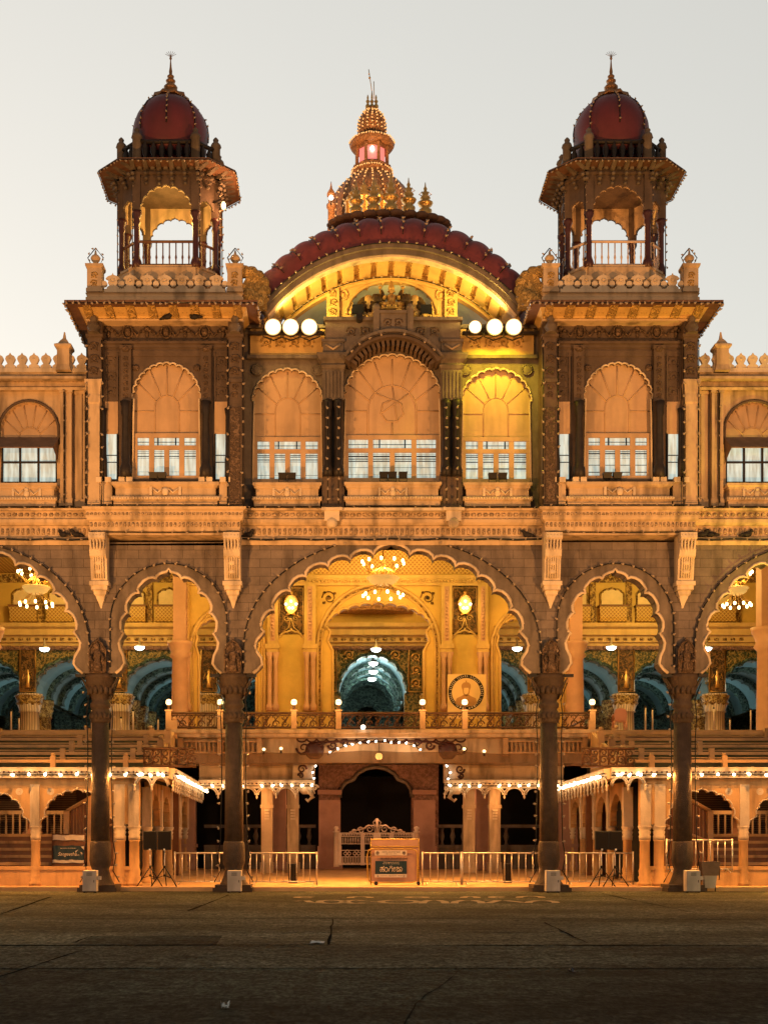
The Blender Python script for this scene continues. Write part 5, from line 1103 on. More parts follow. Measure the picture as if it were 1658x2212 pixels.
# enclosing shell
m = MB(); m.box(-32, 32, .36, 46, 16.2, 16.4); m.build('hall_ceiling', 'gold_lattice', P)
m = MB(); m.box(-32.3, -32, .36, 46, 0, 16.4); m.box(32, 32.3, .36, 46, 0, 16.4); m.box(-32, 32, 46, 46.3, 0, 16.4); m.build('outer_walls', 'gold_wall', P)
m = MB(); m.box(-32, 32, .35, .6, Z(1176) - .05, 17.9); m.build('upper_back_wall', 'gold_wall', P)
m = MB(); m.box(-32, 32, 10.5, 46, ZF - .3, ZF); m.build('hall_floor', 'hall_pink', P)
# pavilion of gilded arches (plane A)
za = lambda v: Z(v, YA); sa = (D0 + YA) / F
xa = lambda u: X(u, YA)
def gilded_arch(c, half, v_ap, v_spring, v_foot, n=11):
    """stepped cusped arch: returns the inner outline"""
    hh = half * .86
    top = lobes(c, hh, (za(v_ap) - za(v_spring)) * .9, za(v_spring), n, .26, .06)
    leg = [(-hh, za(v_spring))]
    f = [(c - hh * .86, ZF), (c - hh * .86, za(v_foot)), (c - hh * .96, za(v_foot - 22)), (c - hh * .90, za(v_foot - 40)), (c - hh * 1.03, za(v_foot - 62))]
    return f + top + [(2 * c - x, z) for x, z in reversed(f)]
gc = gilded_arch(xa(817), 133 * sa, 1300, 1360, 1405, 13)
gl = gilded_arch(xa(492), 84 * sa, 1330, 1375, 1415)
gr = gilded_arch(xa(1141), 84 * sa, 1330, 1375, 1415)
def inner_niche(c, w, v_ap, v_sp): return [(c - w, ZF)] + lobes(c, w, za(v_ap) - za(v_sp), za(v_sp), 5, .22, .1) + [(c + w, ZF)]
xl, xr = xa(374), xa(1256)
m = MB(); m.py(wallpoly(xl, xr, ZF, 16.2, [gl, gc, gr]), YA, YA + .7); pav = m.build('gilded_arch_wall', 'gold_wall', P)
for g, c, half, vt in ((gl, xa(492), 80 * sa, 1310), (gc, xa(817), 132 * sa, 1262), (gr, xa(1141), 80 * sa, 1310)):
    m = MB()
    m.tube([(x, YA - .03, z) for x, z in g], .07, 5)
    for k, t in ((1.0, .09), (.93, .045)):
        e = ell(c, half * k, (za(vt) - za(1400)) * k, za(1400), 26); m.tube([(e[0][0], YA - .04, ZF)] + [(x, YA - .04, z) for x, z in e] + [(e[-1][0], YA - .04, ZF)], t, 5)
    m.build('gilded_moulding', 'ochre', pav)
    e = ell(c, half * .985, (za(vt) - za(1400)) * .985, za(1400), 26); e2 = ell(c, half * .92, (za(vt) - za(1400)) * .92, za(1400), 26)
    m = MB(); m.py(band([(e2[0][0], ZF)] + e2 + [(e2[-1][0], ZF)], [(e[0][0], ZF)] + e + [(e[-1][0], ZF)]), YA - .03, YA); m.build('carved_band', 'gold_carved', pav)
m = MB(); m.box(xl, xr, YA - .06, YA, za(1240), 16.2); m.build('lattice_frieze', 'gold_lattice', pav)
m = MB(); m.box(xl, xr, YA - .12, YA, za(1250), za(1243)); m.box(xl, xr, YA - .12, YA, za(1265), za(1261)); m.box(xl, xr, YA - .09, YA, za(1261), za(1250)); leaves(m, xl, xr, YA - .13, za(1255.5), 130, .05, .09, .03); fz = m.build('gilded_frieze', 'ochre', pav)
m = MB()
for s in (-1, 1): relief(m, xa(817) + s * 106 * sa - .5, xa(817) + s * 106 * sa + .5, za(1310), za(1272), YA - .04, .03)
m.build('spandrel_scrolls', 'dark_panel', pav)
pil = []
def pavpil(u0, u1):
    x0, x1 = xa(u0), xa(u1); c, w = (x0 + x1) / 2, (x1 - x0) / 2
    m = MB(); m.box(x0, x1, YA - .22, YA, za(1392), za(1265)); m.box(x0 - .08, x1 + .08, YA - .3, YA, za(1402), za(1392)); m.box(x0 - .03, x1 + .03, YA - .26, YA, za(1410), za(1402)); o = m.build('pavilion_pilaster', 'ochre', pav)
    m = MB(); m.box(c - w * .45, c + w * .45, YA - .235, YA - .22, za(1385), za(1268)); [m.sph((c, YA - .24, za(1275 + i * 7.5)), .06, 6) for i in range(15)]; m.build('beaded_panel', 'hall_pink', o)
    for q in (-1, 1):
        m = MB(); m.lathe([(.16, za(1536)), (.17, za(1525)), (.10, za(1518)), (.10, za(1440)), (.13, za(1430)), (.1, za(1425)), (.19, za(1410))], c + q * w * .55, YA - .22, 10); m.build('colonnette', 'hall_pink', o)
    m = MB(); m.box(x0, x1, YA - .1, YA, ZF, za(1410)); m.build('pilaster_back', 'ochre', o)
for u in ((578, 601), (657, 682), (952, 975), (1031, 1052), (398, 410), (1222, 1234)): pavpil(*u)
for c0 in (629, 1003):
    c = xa(c0); w = 30 * sa
    m = MB(); m.box(c - w, c + w, YA - .05, YA - .002, za(1370), za(1265)); pn = m.build('dark_wall_panel', 'dark_panel', pav)
    m = MB(); m.tube([(c - w * .85, YA - .07, za(1366)), (c - w * .85, YA - .07, za(1270)), (c + w * .85, YA - .07, za(1270)), (c + w * .85, YA - .07, za(1366))], .03, 4)
    for q in (-1, 1): scroll(m, c + q * .22, YA - .07, za(1335), .16, q, .025, 1.3, 0); m.tube([(c, YA - .07, za(1335)), (c + q * .12, YA - .07, za(1355)), (c + q * w * .6, YA - .07, za(1366))], .025, 4)
    m.build('panel_scrolls', 'ochre', pn)
    nn = lobes(c, w * .93, za(1365) - za(1388), za(1388), 5, .22, .12)
    m = MB(); m.py([(c - w * .93, ZF)] + nn + [(c + w * .93, ZF)], YA - .03, YA - .004); m.build('plain_niche', 'gold_wall', pav); 
    m = MB(); m.tube([(c - w * .93, YA - .05, za(1410))] + [(x, YA - .05, z) for x, z in nn] + [(c + w * .93, YA - .05, za(1410))], .045, 5); m.build('niche_moulding', 'ochre', pav)
    r = empty('mirror_lamp', (c, YA - .15, za(1306)), 'oval glowing mirror lamp in a gilt frame %s of the great arch' % ('left' if c0 < 800 else 'right'), 'wall lamp', 'oval mirror lamps in the hall')
    m = MB(); m.loft([[(q * .26 * cos(t * pi / 12), y, q * .40 * sin(t * pi / 12)) for t in range(24)] for q, y in ((.1, -.1), (.7, -.08), (1, -.02))]); m.build('mirror', 'mirror_glow', r)
    m = MB(); m.tube([(.29 * cos(t * pi / 12), -.03, .43 * sin(t * pi / 12)) for t in range(25)], .05, 5); m.sph((0, -.03, .52), .1, 6, 1, .5, 1.2); m.tube([(-.2, -.03, -.5), (0, -.03, -.42), (.2, -.03, -.5)], .05, 5); m.build('gilt_frame', 'gold_metal', r)
    m = MB(); [m.sph((x, -.16, z), .055, 6) for x, z in ((-.24, -.02), (.24, -.02), (0, .12), (-.08, -.2), (.08, -.2))]; m.build('candle_bulbs', 'bulb_white', r)
    point((c, YA - .7, za(1320)), 30, (1, .6, .15), .15)
mat('gold_green', (.34, .24, .08), .5, .2, 2, .7, 14, kind='carved', c2=(.06, .09, .05))
# ---- back plane B: vaulted aisle with painted arches, gallery above
zb = lambda v: Z(v, YB2); sb = (D0 + YB2) / F
bays = [(-16.1, 2.1), (-11.2, 2.15), (-6.4, 2.0), (0.0, 1.72), (6.4, 2.0), (11.2, 2.15), (16.1, 2.1), (21, 2.1), (-21, 2.1)]
bays.sort()
zsp = 9.7
def bay_arch(c, h, rise, n=9, z0=ZF): return [(c - h, z0), (c - h, zsp)] + lobes(c, h, rise, zsp, n, .2, .05) + [(c + h, zsp), (c + h, z0)]
ztop = zb(1398)
m = MB(); m.py(wallpoly(-30, 30, ZF, ztop, [bay_arch(c, h, min(h * .92, 1.75) if c else 2.0) for c, h in bays]), YB2, YB2 + .6); bw = m.build('painted_arch_wall', 'gold_green', P)
for c, h in bays:
    m = MB(); aa_ = lobes(c, h + .1, (min(h * .92, 1.75) if c else 2.0) + .06, zsp, 9, .2, .05); m.tube([(x, YB2 - .03, z) for x, z in aa_], .09, 5); m.build('green_arch_moulding', 'vault_green', bw)
for c in [(a[0] + b[0]) / 2 for a, b in zip(bays, bays[1:])]:
    w = .42 if abs(c) > 4 else .5
    m = MB(); m.box(c - w, c + w, YB2 - .12, YB2, zsp + .1, ztop - .1); fr = m.build('figure_panel', 'dark_panel', bw)
    m = MB(); m.tube([(c - w, YB2 - .14, zsp + .1), (c - w, YB2 - .14, ztop - .1), (c + w, YB2 - .14, ztop - .1), (c + w, YB2 - .14, zsp + .1), (c - w, YB2 - .14, zsp + .1)], .05, 4)
    m.lathe([(.16, zsp + .3), (.1, zsp + .6), (.16, zsp + .9), (.05, zsp + 1.05), (.09, zsp + 1.12), (.03, zsp + 1.3)], c, YB2 - .14, 8, 1, .5)
    for q in (-1, 1): m.tube([(c + q * .1, YB2 - .16, zsp + .9), (c + q * .28, YB2 - .2, zsp + .75), (c + q * .2, YB2 - .2, zsp + 1.05)], .03, 4)
    m.build('gilded_figure', 'gold_metal', fr)
# receding vaults: blue bands between green cusped arches, standing on fluted piers
for c, h in bays:
    if abs(c) > 22: continue
    rise = min(h * .92, 1.75) if c else 2.0
    point((c, YB2 + 2.2, zsp + .2), 45 if c else 22, (.80, 1, .92), .2); point((c, YB2 + 8.5, zsp + .2), 60 if c else 28, (.80, 1, .92), .2)
    for k in range(5):
        y0 = YB2 + .6 + k * 3.0
        hh = h + .08
        loops = []
        e = ell(c, hh, rise + .1, zsp, 20)
        e2 = ell(c, hh + .15, rise + .25, zsp, 20)
        m = MB(); m.py(band(e, e2), y0, y0 + 2.4); v = m.build('blue_vault_band', 'vault_blue', bw)
        g = bay_arch(c, h - .26, rise - (.22 if c else .16))
        m = MB(); m.py(wallpoly(c - h - .6, c + h + .6, zsp - .01, zsp + rise + 1.2, [[p for p in g if p[1] >= zsp]]), y0 + 2.4, y0 + 3.0); m.build('green_rib', 'vault_green', bw)
m = MB()
for c, h in bays:
    if abs(c) > 22: continue
    yy = YB2 + 14
    g = bay_arch(c, .75, .75, 7); m.py(wallpoly(c - 2.45, c + 2.45, ZF, 13, [g]), yy, yy + .3)
m.build('far_arch_wall', 'vault_green', bw)
m = MB(); m.box(-30, 30, 44, 44.2, ZF, 13); m.build('dark_back', 'vault_green', bw)
m = MB(); c = 0; yy = YB2 + 13.9
for q in (-1, 1): m.tube([(q * .45, yy, ZF + .3), (q * .45, yy, ZF + 1.3), (q * .25, yy, ZF + 1.3), (q * .25, yy, ZF + 1.6), (0, yy, ZF + 1.6)], .03, 4)
m.build('far_door_frame', 'gold_metal', bw)
for q in (-1, 1):
    x0, x1 = sorted((q * 1.95, q * 2.75)); m = MB(); m.tube([(x0, YB2 - .1, zsp + .1), (x0, YB2 - .1, ztop - .12), (x1, YB2 - .1, ztop - .12), (x1, YB2 - .1, zsp + .1), (x0, YB2 - .1, zsp + .1)], .05, 4); relief(m, x0 + .1, x1 - .1, zsp + .2, ztop - .2, YB2 - .08, .05); relief(m, q * 1.25 - .35, q * 1.25 + .35, ztop - .75, ztop - .1, YB2 - .08, .045); m.build('gilded_panel', 'gold_metal', bw)
for i, c in enumerate([(a[0] + b[0]) / 2 for a, b in zip(bays, bays[1:])]):
    for k in range(4):
        y = YB2 + .3 + k * 3.2
        if abs(c) > 18 and k > 1: continue
        m = MB(); r = .54 if k == 0 else .46
        m.lathe([(r + .12, ZF), (r + .12, ZF + .35), (r, ZF + .4), (r * .92, zsp - 1.0), (r + .06, zsp - .97), (r, zsp - .9), (r + .12, zsp - .55), (r + .06, zsp - .5), (r + .14, zsp - .2), (r + .14, zsp)], c, y, 32, mod=lambda a, z: 1 + (.05 * cos(16 * a) if z < zsp - 1.0 and z > ZF + .38 else .03 * cos(8 * a)))
        o = m.build('fluted_pier', 'fluted_white' if k == 0 else 'gold_carved', bw)
        if k == 0:
            m = MB(); m.lathe([(r + .08, zsp - .62), (r + .18, zsp - .5), (r + .12, zsp - .4), (r + .24, zsp - .1)], c, y, 24, mod=lambda a, z: 1 + .05 * cos(12 * a)); m.build('pier_capital', 'gold_carved', o)
# cornice and gallery over plane B
m = MB(); m.px([(YB2 + .2, zb(1398)), (YB2 - .1, zb(1398)), (YB2 - .15, zb(1390)), (YB2 - .3, zb(1388)), (YB2 - .3, zb(1376)), (YB2 - .55, zb(1374)), (YB2 - .55, zb(1362)), (YB2 - .8, zb(1358)), (YB2 - .85, zb(1350)), (YB2 + .2, zb(1348))], -30, 30); gcn = m.build('gallery_cornice', 'ochre', bw)
m = MB(); leaves(m, -20, 20, YB2 - .32, zb(1382), 90, .14, .1, .05); m.build('leaf_frieze', 'gold_carved', gcn)
m = MB(); m.box(-30, 30, YB2 - .2, YB2 - .1, zb(1404), zb(1396)); [m.box(-20 + i * .4, -19.8 + i * .4, YB2 - .3, YB2 - .2, zb(1402), zb(1396)) for i in range(100)]; m.build('dentil_band', 'red_stone', gcn)
m = MB(); m.box(-30, 30, YB2, YB2 + .3, zb(1348), 16.2); gw = m.build('gallery_wall', 'gold_wall', P)
for s in (-1, 1):
    for x in [s * (9.0 + i * 1.95) for i in range(6)]:
        w = .62; z0, z1 = zb(1312), zb(1272); a = lobes(x, w, .3, z1 - .35, 5, .22, .06)
        m = MB(); m.py([(x - w, z0)] + a + [(x + w, z0)], YB2 - .06, YB2 - .02); o = m.build('gallery_window', 'curtain', gw)
        m = MB(); m.tube([(x - w, YB2 - .09, z0)] + [(p, YB2 - .09, z) for p, z in a] + [(x + w, YB2 - .09, z0)], .05, 4); m.box(x + .9 - .16, x + .9 + .16, YB2 - .15, YB2, zb(1345), zb(1258)); m.build('window_surround', 'gold_carved', o)
        m = MB(); m.loft([[(x - w - .12, YB2 - .5, zb(1312)), (x + w + .12, YB2 - .5, zb(1312)), (x + w + .12, YB2, zb(1312)), (x - w - .12, YB2, zb(1312))], [(x - w - .08, YB2 - .4, zb(1336)), (x + w + .08, YB2 - .4, zb(1336)), (x + w + .08, YB2, zb(1336)), (x - w - .08, YB2, zb(1336))], [(x - w - .12, YB2 - .5, zb(1345)), (x + w + .12, YB2 - .5, zb(1345)), (x + w + .12, YB2, zb(1345)), (x - w - .12, YB2, zb(1345))]])
        o2 = m.build('gallery_balcony', 'gold_lattice', o)
        m = MB(); m.box(x - w - .16, x + w + .16, YB2 - .56, YB2, zb(1313), zb(1309)); m.build('balcony_rail', 'wood', o2)
m = MB()
m.box(-30, 30, YB2 - .1, YB2 - .02, zb(1258), zb(1240)); leaves(m, -20, 20, YB2 - .12, zb(1249), 120, .1, .14, .04); m.build('gallery_frieze', 'gold_carved', gw)
for s in (-1, 1):
    x = s * 18.0; m = MB(); m.lathe([(.6, ZF), (.5, ZF + .3), (.45, 10.5), (.62, 10.7), (.5, 10.9), (.7, 11.4), (.75, 11.6)], x, 16, 24, mod=lambda a, z: 1 + .03 * cos(20 * a)); m.box(x - .4, x + .4, 15.6, 16.4, 11.6, 16); m.build('hall_column', 'hall_pink', P)
    for u in (391, 1239):
        if (u < 800) != (s < 0): continue
        x = xa(u); m = MB(); m.lathe([(.5, ZF), (.42, ZF + .4), (.36, za(1425)), (.48, za(1420)), (.40, za(1412)), (.55, za(1396)), (.6, za(1388))], x, YA - .3, 20, mod=lambda a, z: 1 + .02 * cos(16 * a)); m.box(x - .3, x + .3, YA - .5, YA, za(1388), 16.2); m.build('hall_column', 'hall_pink', pav)
# ---- lamps of the hall
GOLD = (1.0, .66, .165)
def chandelier(x, y, z, label, k=1.0):
    r = empty('chandelier', (x, y, z), label, 'chandelier', 'chandeliers hanging in the hall')
    m = MB(); m.lathe([(.03, 3.5), (.03, .9), (.14, .8), (.05, .7), (.12, .55), (.05, .45), (.08, .1), (.2, 0), (.1, -.15), (.03, -.3)], 0, 0, 8)
    m.build('stem', 'gold_metal', r)
    m = MB(); m.lathe([(.62 * k, .02), (.55 * k, -.12), (.35 * k, -.22), (.1, -.26)], 0, 0, 20); m.tube([(.64 * k * cos(t * pi / 10), .64 * k * sin(t * pi / 10), .03) for t in range(21)], .035, 5); m.build('glass_bowl', 'bowl_glow', r)
    m = MB()
    for i in range(10):
        a = 2 * pi * i / 10 + .2
        m.tube([(.1 * cos(a), .1 * sin(a), .5), (.5 * k * cos(a), .5 * k * sin(a), .25), (.85 * k * cos(a), .85 * k * sin(a), .55)], .022, 4)
        m.tube([(.1 * cos(a), .1 * sin(a), -.1), (.6 * k * cos(a + .3), .6 * k * sin(a + .3), -.5), (.8 * k * cos(a + .3), .8 * k * sin(a + .3), -.55)], .018, 4)
    m.build('arms', 'gold_metal', r)
    for i in range(20):
        a = 2 * pi * (i % 10) / 10 + (.2 if i < 10 else .5); q = .85 if i < 10 else .8
        m = MB(); m.sph((q * k * cos(a), q * k * sin(a), .66 if i < 10 else -.66), .055, 6, 1, 1, 1.6); m.build('candle_lamp', 'chandelier_glow', r)
    point((x, y, z + .2), 650 * k, GOLD, .6)
    return r
chandelier(X(827, 8), 8, Z(1250, 8), 'large lit crystal chandelier hanging in the centre arch', 1.0)
chandelier(X(79, 9), 9, Z(1270, 9), 'lit chandelier hanging in the outer arch at the left edge', .85)
chandelier(X(1590, 9), 9, Z(1272, 9), 'lit chandelier hanging in the outer arch at the right edge', .7)
def pendant(u, v, y, label, p=26):
    p *= 4
    r = empty('pendant_lamp', (X(u, y), y, Z(v, y)), label, 'pendant lamp', 'white pendant lamps in the hall')
    m = MB(); m.lathe([(.26, -.02), (.2, -.12), (.08, -.16)], 0, 0, 14); m.build('glass', 'pendant_glow', r)
    m = MB(); m.lathe([(.3, 0), (.2, .1), (.06, .16), (.02, .5)], 0, 0, 14); m.build('shade', 'steel', r)
    if p: point((X(u, y), y - .1, Z(v, y) - .35), p, (.78, 1, .92), .15)
for u, v, y, l in ((97, 1400, 23, 'white pendant lamp lit in the left edge arch'), (302, 1397, 23, 'white pendant lamp lit highest in the narrow left arch'), (328, 1427, 30, 'white pendant lamp deeper in the narrow left arch, second in its row'), (349, 1448, 34, 'white pendant lamp farthest back in the narrow left arch'),
                (812, 1401, 23, 'white pendant lamp lit highest in the middle of the great arch'), (806, 1431, 27.5, 'white pendant lamp second from the top in the middle blue vault'), (806, 1449, 31, 'white pendant lamp third from the top in the middle blue vault'), (803, 1465, 34, 'white pendant lamp lowest and farthest in the middle blue vault'),
                (1116, 1399, 23, 'white pendant lamp at the right edge of the great arch'), (1095, 1425, 29, 'white pendant lamp inside the right gilded arch'), (1319, 1397, 23, 'white pendant lamp lit highest in the narrow right arch'), (1287, 1427, 30, 'white pendant lamp deeper in the narrow right arch'), (1525, 1399, 23, 'white pendant lamp lit in the right edge arch')):
    pendant(u, v, y, l, 30 if y > 25 else 5)
# general glow of the hall's ceiling lamps
for x, y, p in ((-13, 8, 900), (13, 8, 900), (-7.5, 10, 500), (7.5, 10, 500), (0, 12.5, 700), (-14, 20, 1000), (14, 20, 1000), (0, 22, 420)):
    point((x, y, 14.6), p, GOLD, .5)
# ================================================================== ROSTRUM, BALCONY, PORCH AND LOWER COURT
# stepped terraces left and right of the court
for s in (-1, 1):
    nm = 'left' if s < 0 else 'right'
    xi, xo = s * 8.6, s * 21; x0, x1 = sorted((xi, xo))
    m = MB(); m.loft([[(x0, 2.2, 3.9), (x1, 2.2, 3.9), (x1, 2.2, 4.32), (x0, 2.2, 4.32)], [(x0, 10.4, 3.9), (x1, 10.4, 3.9), (x1, 10.4, 6.0), (x0, 10.4, 6.0)]]); tr = m.build('terrace', 'blackness', P)  # slope coloured black to paint the shade between the benches
    m = MB(); n = 5
    for i in range(n):
        y = 2.4 + i * 1.6; z = 4.42 + i * .388
        m.box(x0, x1, y, y + .12, z + .10, z + .21); m.box(x0, x1, y + .7, y + .75, z + .30, z + .335)
    m.box(x0, x1, 10.2, 10.5, 6.12, 6.34); m.build('terrace_benches', 'wood_slat', tr)
    for x in (s * 12.0, s * 15.6, s * 9.4, s * 18.6):
        m = MB()
        for i in range(n):
            y = 2.35 + i * 1.6; z = 4.42 + i * .388
            m.box(x - .09, x + .09, y, y + .16, z - .12, z + .34)
        m.sph((x, 2.45, 4.8), .09, 6) ; m.sph((x, 2.4 + 6, 4.42 + 6 * .242 + .45), .09, 6); m.build('terrace_posts', 'wood_slat', tr)
    # scrolled iron guard at the inner end, and the stair balustrade climbing to the balcony
    m = MB(); xg0, xg1 = s * 8.75, s * 6.9
    for z in (4.40, 5.02): m.tube([(xg0, 2.3, z), (xg1, 2.5, z)], .06, 5)
    for i in range(6):
        x = xg0 + (xg1 - xg0) * (i + .5) / 6; scroll(m, x, 2.35, 4.62, .17, 1 if i % 2 else -1, .04, 1.3, 0); scroll(m, x, 2.35, 4.87, .13, -1 if i % 2 else 1, .035, 1.2, pi); m.tube([(x - .15 * s * 0 - .14, 2.35, 4.42), (x - .14, 2.35, 5.0)], .03, 4)
    m.build('scrolled_guard', 'iron_brown', P)
    m = MB(); xs0 = s * 8.9
    pts = [(s * 8.9, 6, 4.75), (s * 8.3, 8, 5.15)]
    m.px([(3.0, 4.1), (9, 4.1), (9, 6.2), (7, 5.6), (3, 4.6)], s * 8.55 - .08, s * 8.55 + .08)
    for y, z in ((3.0, 4.6), (5, 5.1), (7, 5.6), (9, 6.2)): m.box(s * 8.5 - .12, s * 8.5 + .12, y - .12, y + .12, z - .3, z + .45); m.sph((s * 8.5, y, z + .52), .1, 8)
    m.build('stair_balustrade', 'wood_slat', P)
# iron balcony in front of the hall
BY = 9.2
def bx(t): return t * 8.75
def by(t): return BY + .9 * (1 - t * t) * 0 + (.35 if abs(t) < .98 else 0) * 0
zr0, zr1 = Z(1574, BY), Z(1541, BY)
m = MB(); m.px([(BY - .35, zr0 - .05), (BY - .35, zr0 - .18), (BY - .2, zr0 - .22), (BY - .2, zr0 - .34), (BY - .05, zr0 - .36), (BY + 1.4, zr0 - .36), (BY + 1.4, zr0 - .05)], -8.9, 8.9); bal = m.build('balcony_floor', 'cream', P)
m = MB(); m.box(-9.2, 9.2, BY + 1.4, 17.5, ZF - .32, ZF - .02); m.build('balcony_deck', 'cream', bal)
m = MB(); m.tube([(-8.75, BY - .2, zr1), (8.75, BY - .2, zr1)], .055, 6); m.tube([(-8.75, BY - .2, zr1 - .09), (8.75, BY - .2, zr1 - .09)], .02, 4); m.tube([(-8.75, BY - .2, zr0 + .04), (8.75, BY - .2, zr0 + .04)], .045, 5)
for s in (-1, 1): m.tube([(s * 8.75, BY - .2, zr1), (s * 8.75, 17, zr1)], .05, 5)
nS = 46; st = 17.5 / nS; h = zr1 - zr0
for i in range(nS):
    x = -8.75 + st * (i + .5); q = 1 if i % 2 else -1; zc = (zr0 + zr1) / 2
    scroll(m, x, BY - .2, zc - .12, .16, q, .028, 1.4, 0, 12); scroll(m, x, BY - .2, zc + .14, .12, -q, .025, 1.3, pi, 10); m.tube([(x - st / 2, BY - .2, zr0), (x - q * .04, BY - .2, zc), (x + st / 2, BY - .2, zr1 - .05)], .022, 4)
    m.sph((x, BY - .22, zc), .05, 5)
m.build('scrolled_iron_railing', 'iron_brown', bal)
posts = [365 + 0, 476, 635, 731, 912, 1003, 1278]
for i, u in enumerate(posts):
    x = max(-8.75, min(8.75, X(u, BY - .2))); m = MB(); m.box(x - .11, x + .11, BY - .33, BY - .1, zr0 - .02, zr1 + .08); m.box(x - .15, x + .15, BY - .37, BY - .06, zr1 + .08, zr1 + .13); m.build('railing_post', 'wood_slat', bal)
    r = empty('globe_lamp', (x, BY - .2, zr1 + .13), 'lit globe lamp on the iron balcony, ' + ('at its left end', 'just left of the column left of the centre', 'before the left yellow niche', 'left of the middle blue vault', 'right of the middle blue vault', 'in front of the round portrait poster', 'at its right end')[i], 'globe lamp', 'globe lamps on the balcony railing')
    m = MB(); m.lathe([(.12, 0), (.05, .06), (.05, .14), (.1, .2)], 0, 0, 8); m.build('stem', 'iron_brown', r)
    m = MB(); m.sph((0, 0, .32), .128, 14); m.build('globe', 'globe_glow', r)
    m = MB(); m.lathe([(.134, .313), (.134, .330)], 0, 0, 14); m.build('band', 'iron_dark', r)
    point((x, BY - .75, zr1 + .35), 24, (1, .55, .18), .15)
# poster with a round portrait
yp = 13.5; x0, x1 = X(966, yp), X(1049, yp); z0, z1 = Z(1537, yp), Z(1456, yp); xc, zc = X(1006, yp), Z(1495, yp)
r = empty('portrait_poster', (xc, yp, z0), 'square cream poster with a portrait inside a black lettered ring', 'poster')
zc -= z0; m = MB(); m.box(x0 - xc, x1 - xc, -.02, .02, -.3, z1 - z0); m.build('board', 'poster', r)
R1 = .93 * (x1 - x0) / 2; R0 = R1 * .80
def disc(mb, cx, cz, r0, r1, y, n=36, a0=0, a1=2 * pi):
    vs = []; fs = []
    for i in range(n + 1):
        a = a0 + (a1 - a0) * i / n; vs += [(cx + r0 * cos(a), y, cz + r0 * sin(a)), (cx + r1 * cos(a), y, cz + r1 * sin(a))]
        if i: fs.append((2 * i - 2, 2 * i - 1, 2 * i + 1, 2 * i))
    mb.add(vs, fs)
m = MB(); disc(m, 0, zc, R0, R1, -.025); m.build('ring', 'black', r)
m = MB()
for i in range(44):
    a = -pi * .33 + 1.66 * pi * i / 43
    if i % 7 == 6: continue
    da = .028; rr = random.choice((.84, .86, .83)), random.choice((.95, .93, .96)); disc(m, 0, zc, R1 * rr[0] + .0, R1 * (rr[0] + .035), -.029, 3, a - da, a + da * random.uniform(.2, 1)); disc(m, 0, zc, R1 * (rr[1] - .03), R1 * rr[1], -.029, 3, a - da * random.uniform(0, 1), a + da)
for i in range(6):
    a = -pi / 2 + (i - 2.5) * .17 + (.12 if i > 2 else -.12); disc(m, R1 * .9 * cos(a), zc + R1 * .9 * sin(a), 0, .035, -.029, 10)
m.build('ring_lettering', 'sign_white', r)
m = MB()
head = [(-.16, -.02), (-.14, -.16), (-.07, -.26), (0, -.28), (.07, -.26), (.14, -.16), (.16, -.02), (.21, .12), (.2, .22), (.12, .31), (.03, .33), (.03, .40), (-.03, .40), (-.03, .33), (-.12, .31), (-.2, .22), (-.21, .12)]
m.add([(x, -.026, zc + .12 + z) for x, z in head], [tuple(range(len(head)))])
sh_ = [(-.5, -.55), (-.42, -.32), (-.2, -.22), (-.1, -.16), (.1, -.16), (.2, -.22), (.42, -.32), (.5, -.55), (.25, -.68), (-.25, -.68)]
m.add([(x, -.026, zc + z + .06) for x, z in sh_], [tuple(range(len(sh_)))]); m.build('portrait', 'poster_tint', r)
m = MB(); fc = [(-.11, -.01), (-.1, -.14), (-.05, -.21), (.02, -.22), (.09, -.14), (.12, .0), (.1, .08), (-.09, .08)]
m.add([(x, -.029, zc + .12 + z) for x, z in fc], [tuple(range(len(fc)))]); m.build('face', 'poster', r)
# curved beam between balcony and porch: fascia, scallops, arch of scrolls
zz = lambda v: Z(v, 10)
m = MB(); m.box(-8.9, 8.9, 9.6, 9.9, zz(1648), zz(1580)); fa = m.build('porch_fascia', 'cream', P)
m = MB(); xA, xB = X(641, 9.5), X(1005, 9.5)
m.box(xA, xB, 9.5, 9.6, zz(1597), zz(1590)); fb = m.build('dark_band', 'maroon', fa)
m = MB(); n = 17; st = (xB - xA) / n
for i in range(n):
    x = xA + st * (i + .5); m.tube([(x + st * .48 * cos(pi + pi * k / 8), 9.55, zz(1597) + .13 * sin(pi + pi * k / 8)) for k in range(9)], .035, 4); m.box(x - .04, x + .04, 9.5, 9.6, zz(1590), zz(1586))
m.build('scalloped_trim', 'maroon', fa)
m = MB(); xm_ = (xA + xB) / 2
for s in (-1, 1):
    for i, (dx, r_, v) in enumerate(((3.2, .3, 1617), (2.55, .24, 1616), (2.0, .2, 1611), (1.5, .17, 1607))): scroll(m, xm_ + s * dx, 9.55, zz(v), r_, s * (1 if i % 2 else -1), .05, 1.3, 0 if s > 0 else pi)
    m.tube([(xm_ + s * 3.3, 9.55, zz(1630)), (xm_ + s * 2.2, 9.55, zz(1604)), (xm_ + s * 1.2, 9.55, zz(1602)), (xm_ + s * .5, 9.55, zz(1607))], .045, 5)
    m.sph((xm_ + s * 2.75, 9.62, zz(1622)), .42, 10, 1, .3, 1)
m.build('scroll_ornament', 'maroon', fa)
lit = [(u, v) for u, v in ((707, 1630), (716, 1624), (727, 1618), (746, 1610), (753, 1607), (763, 1608), (772, 1603), (783, 1602), (789, 1605), (803, 1602), (825, 1600), (841, 1604), (850, 1601), (857, 1602), (863, 1605), (877, 1604), (883, 1608), (891, 1607), (898, 1611), (902, 1616), (912, 1620))]
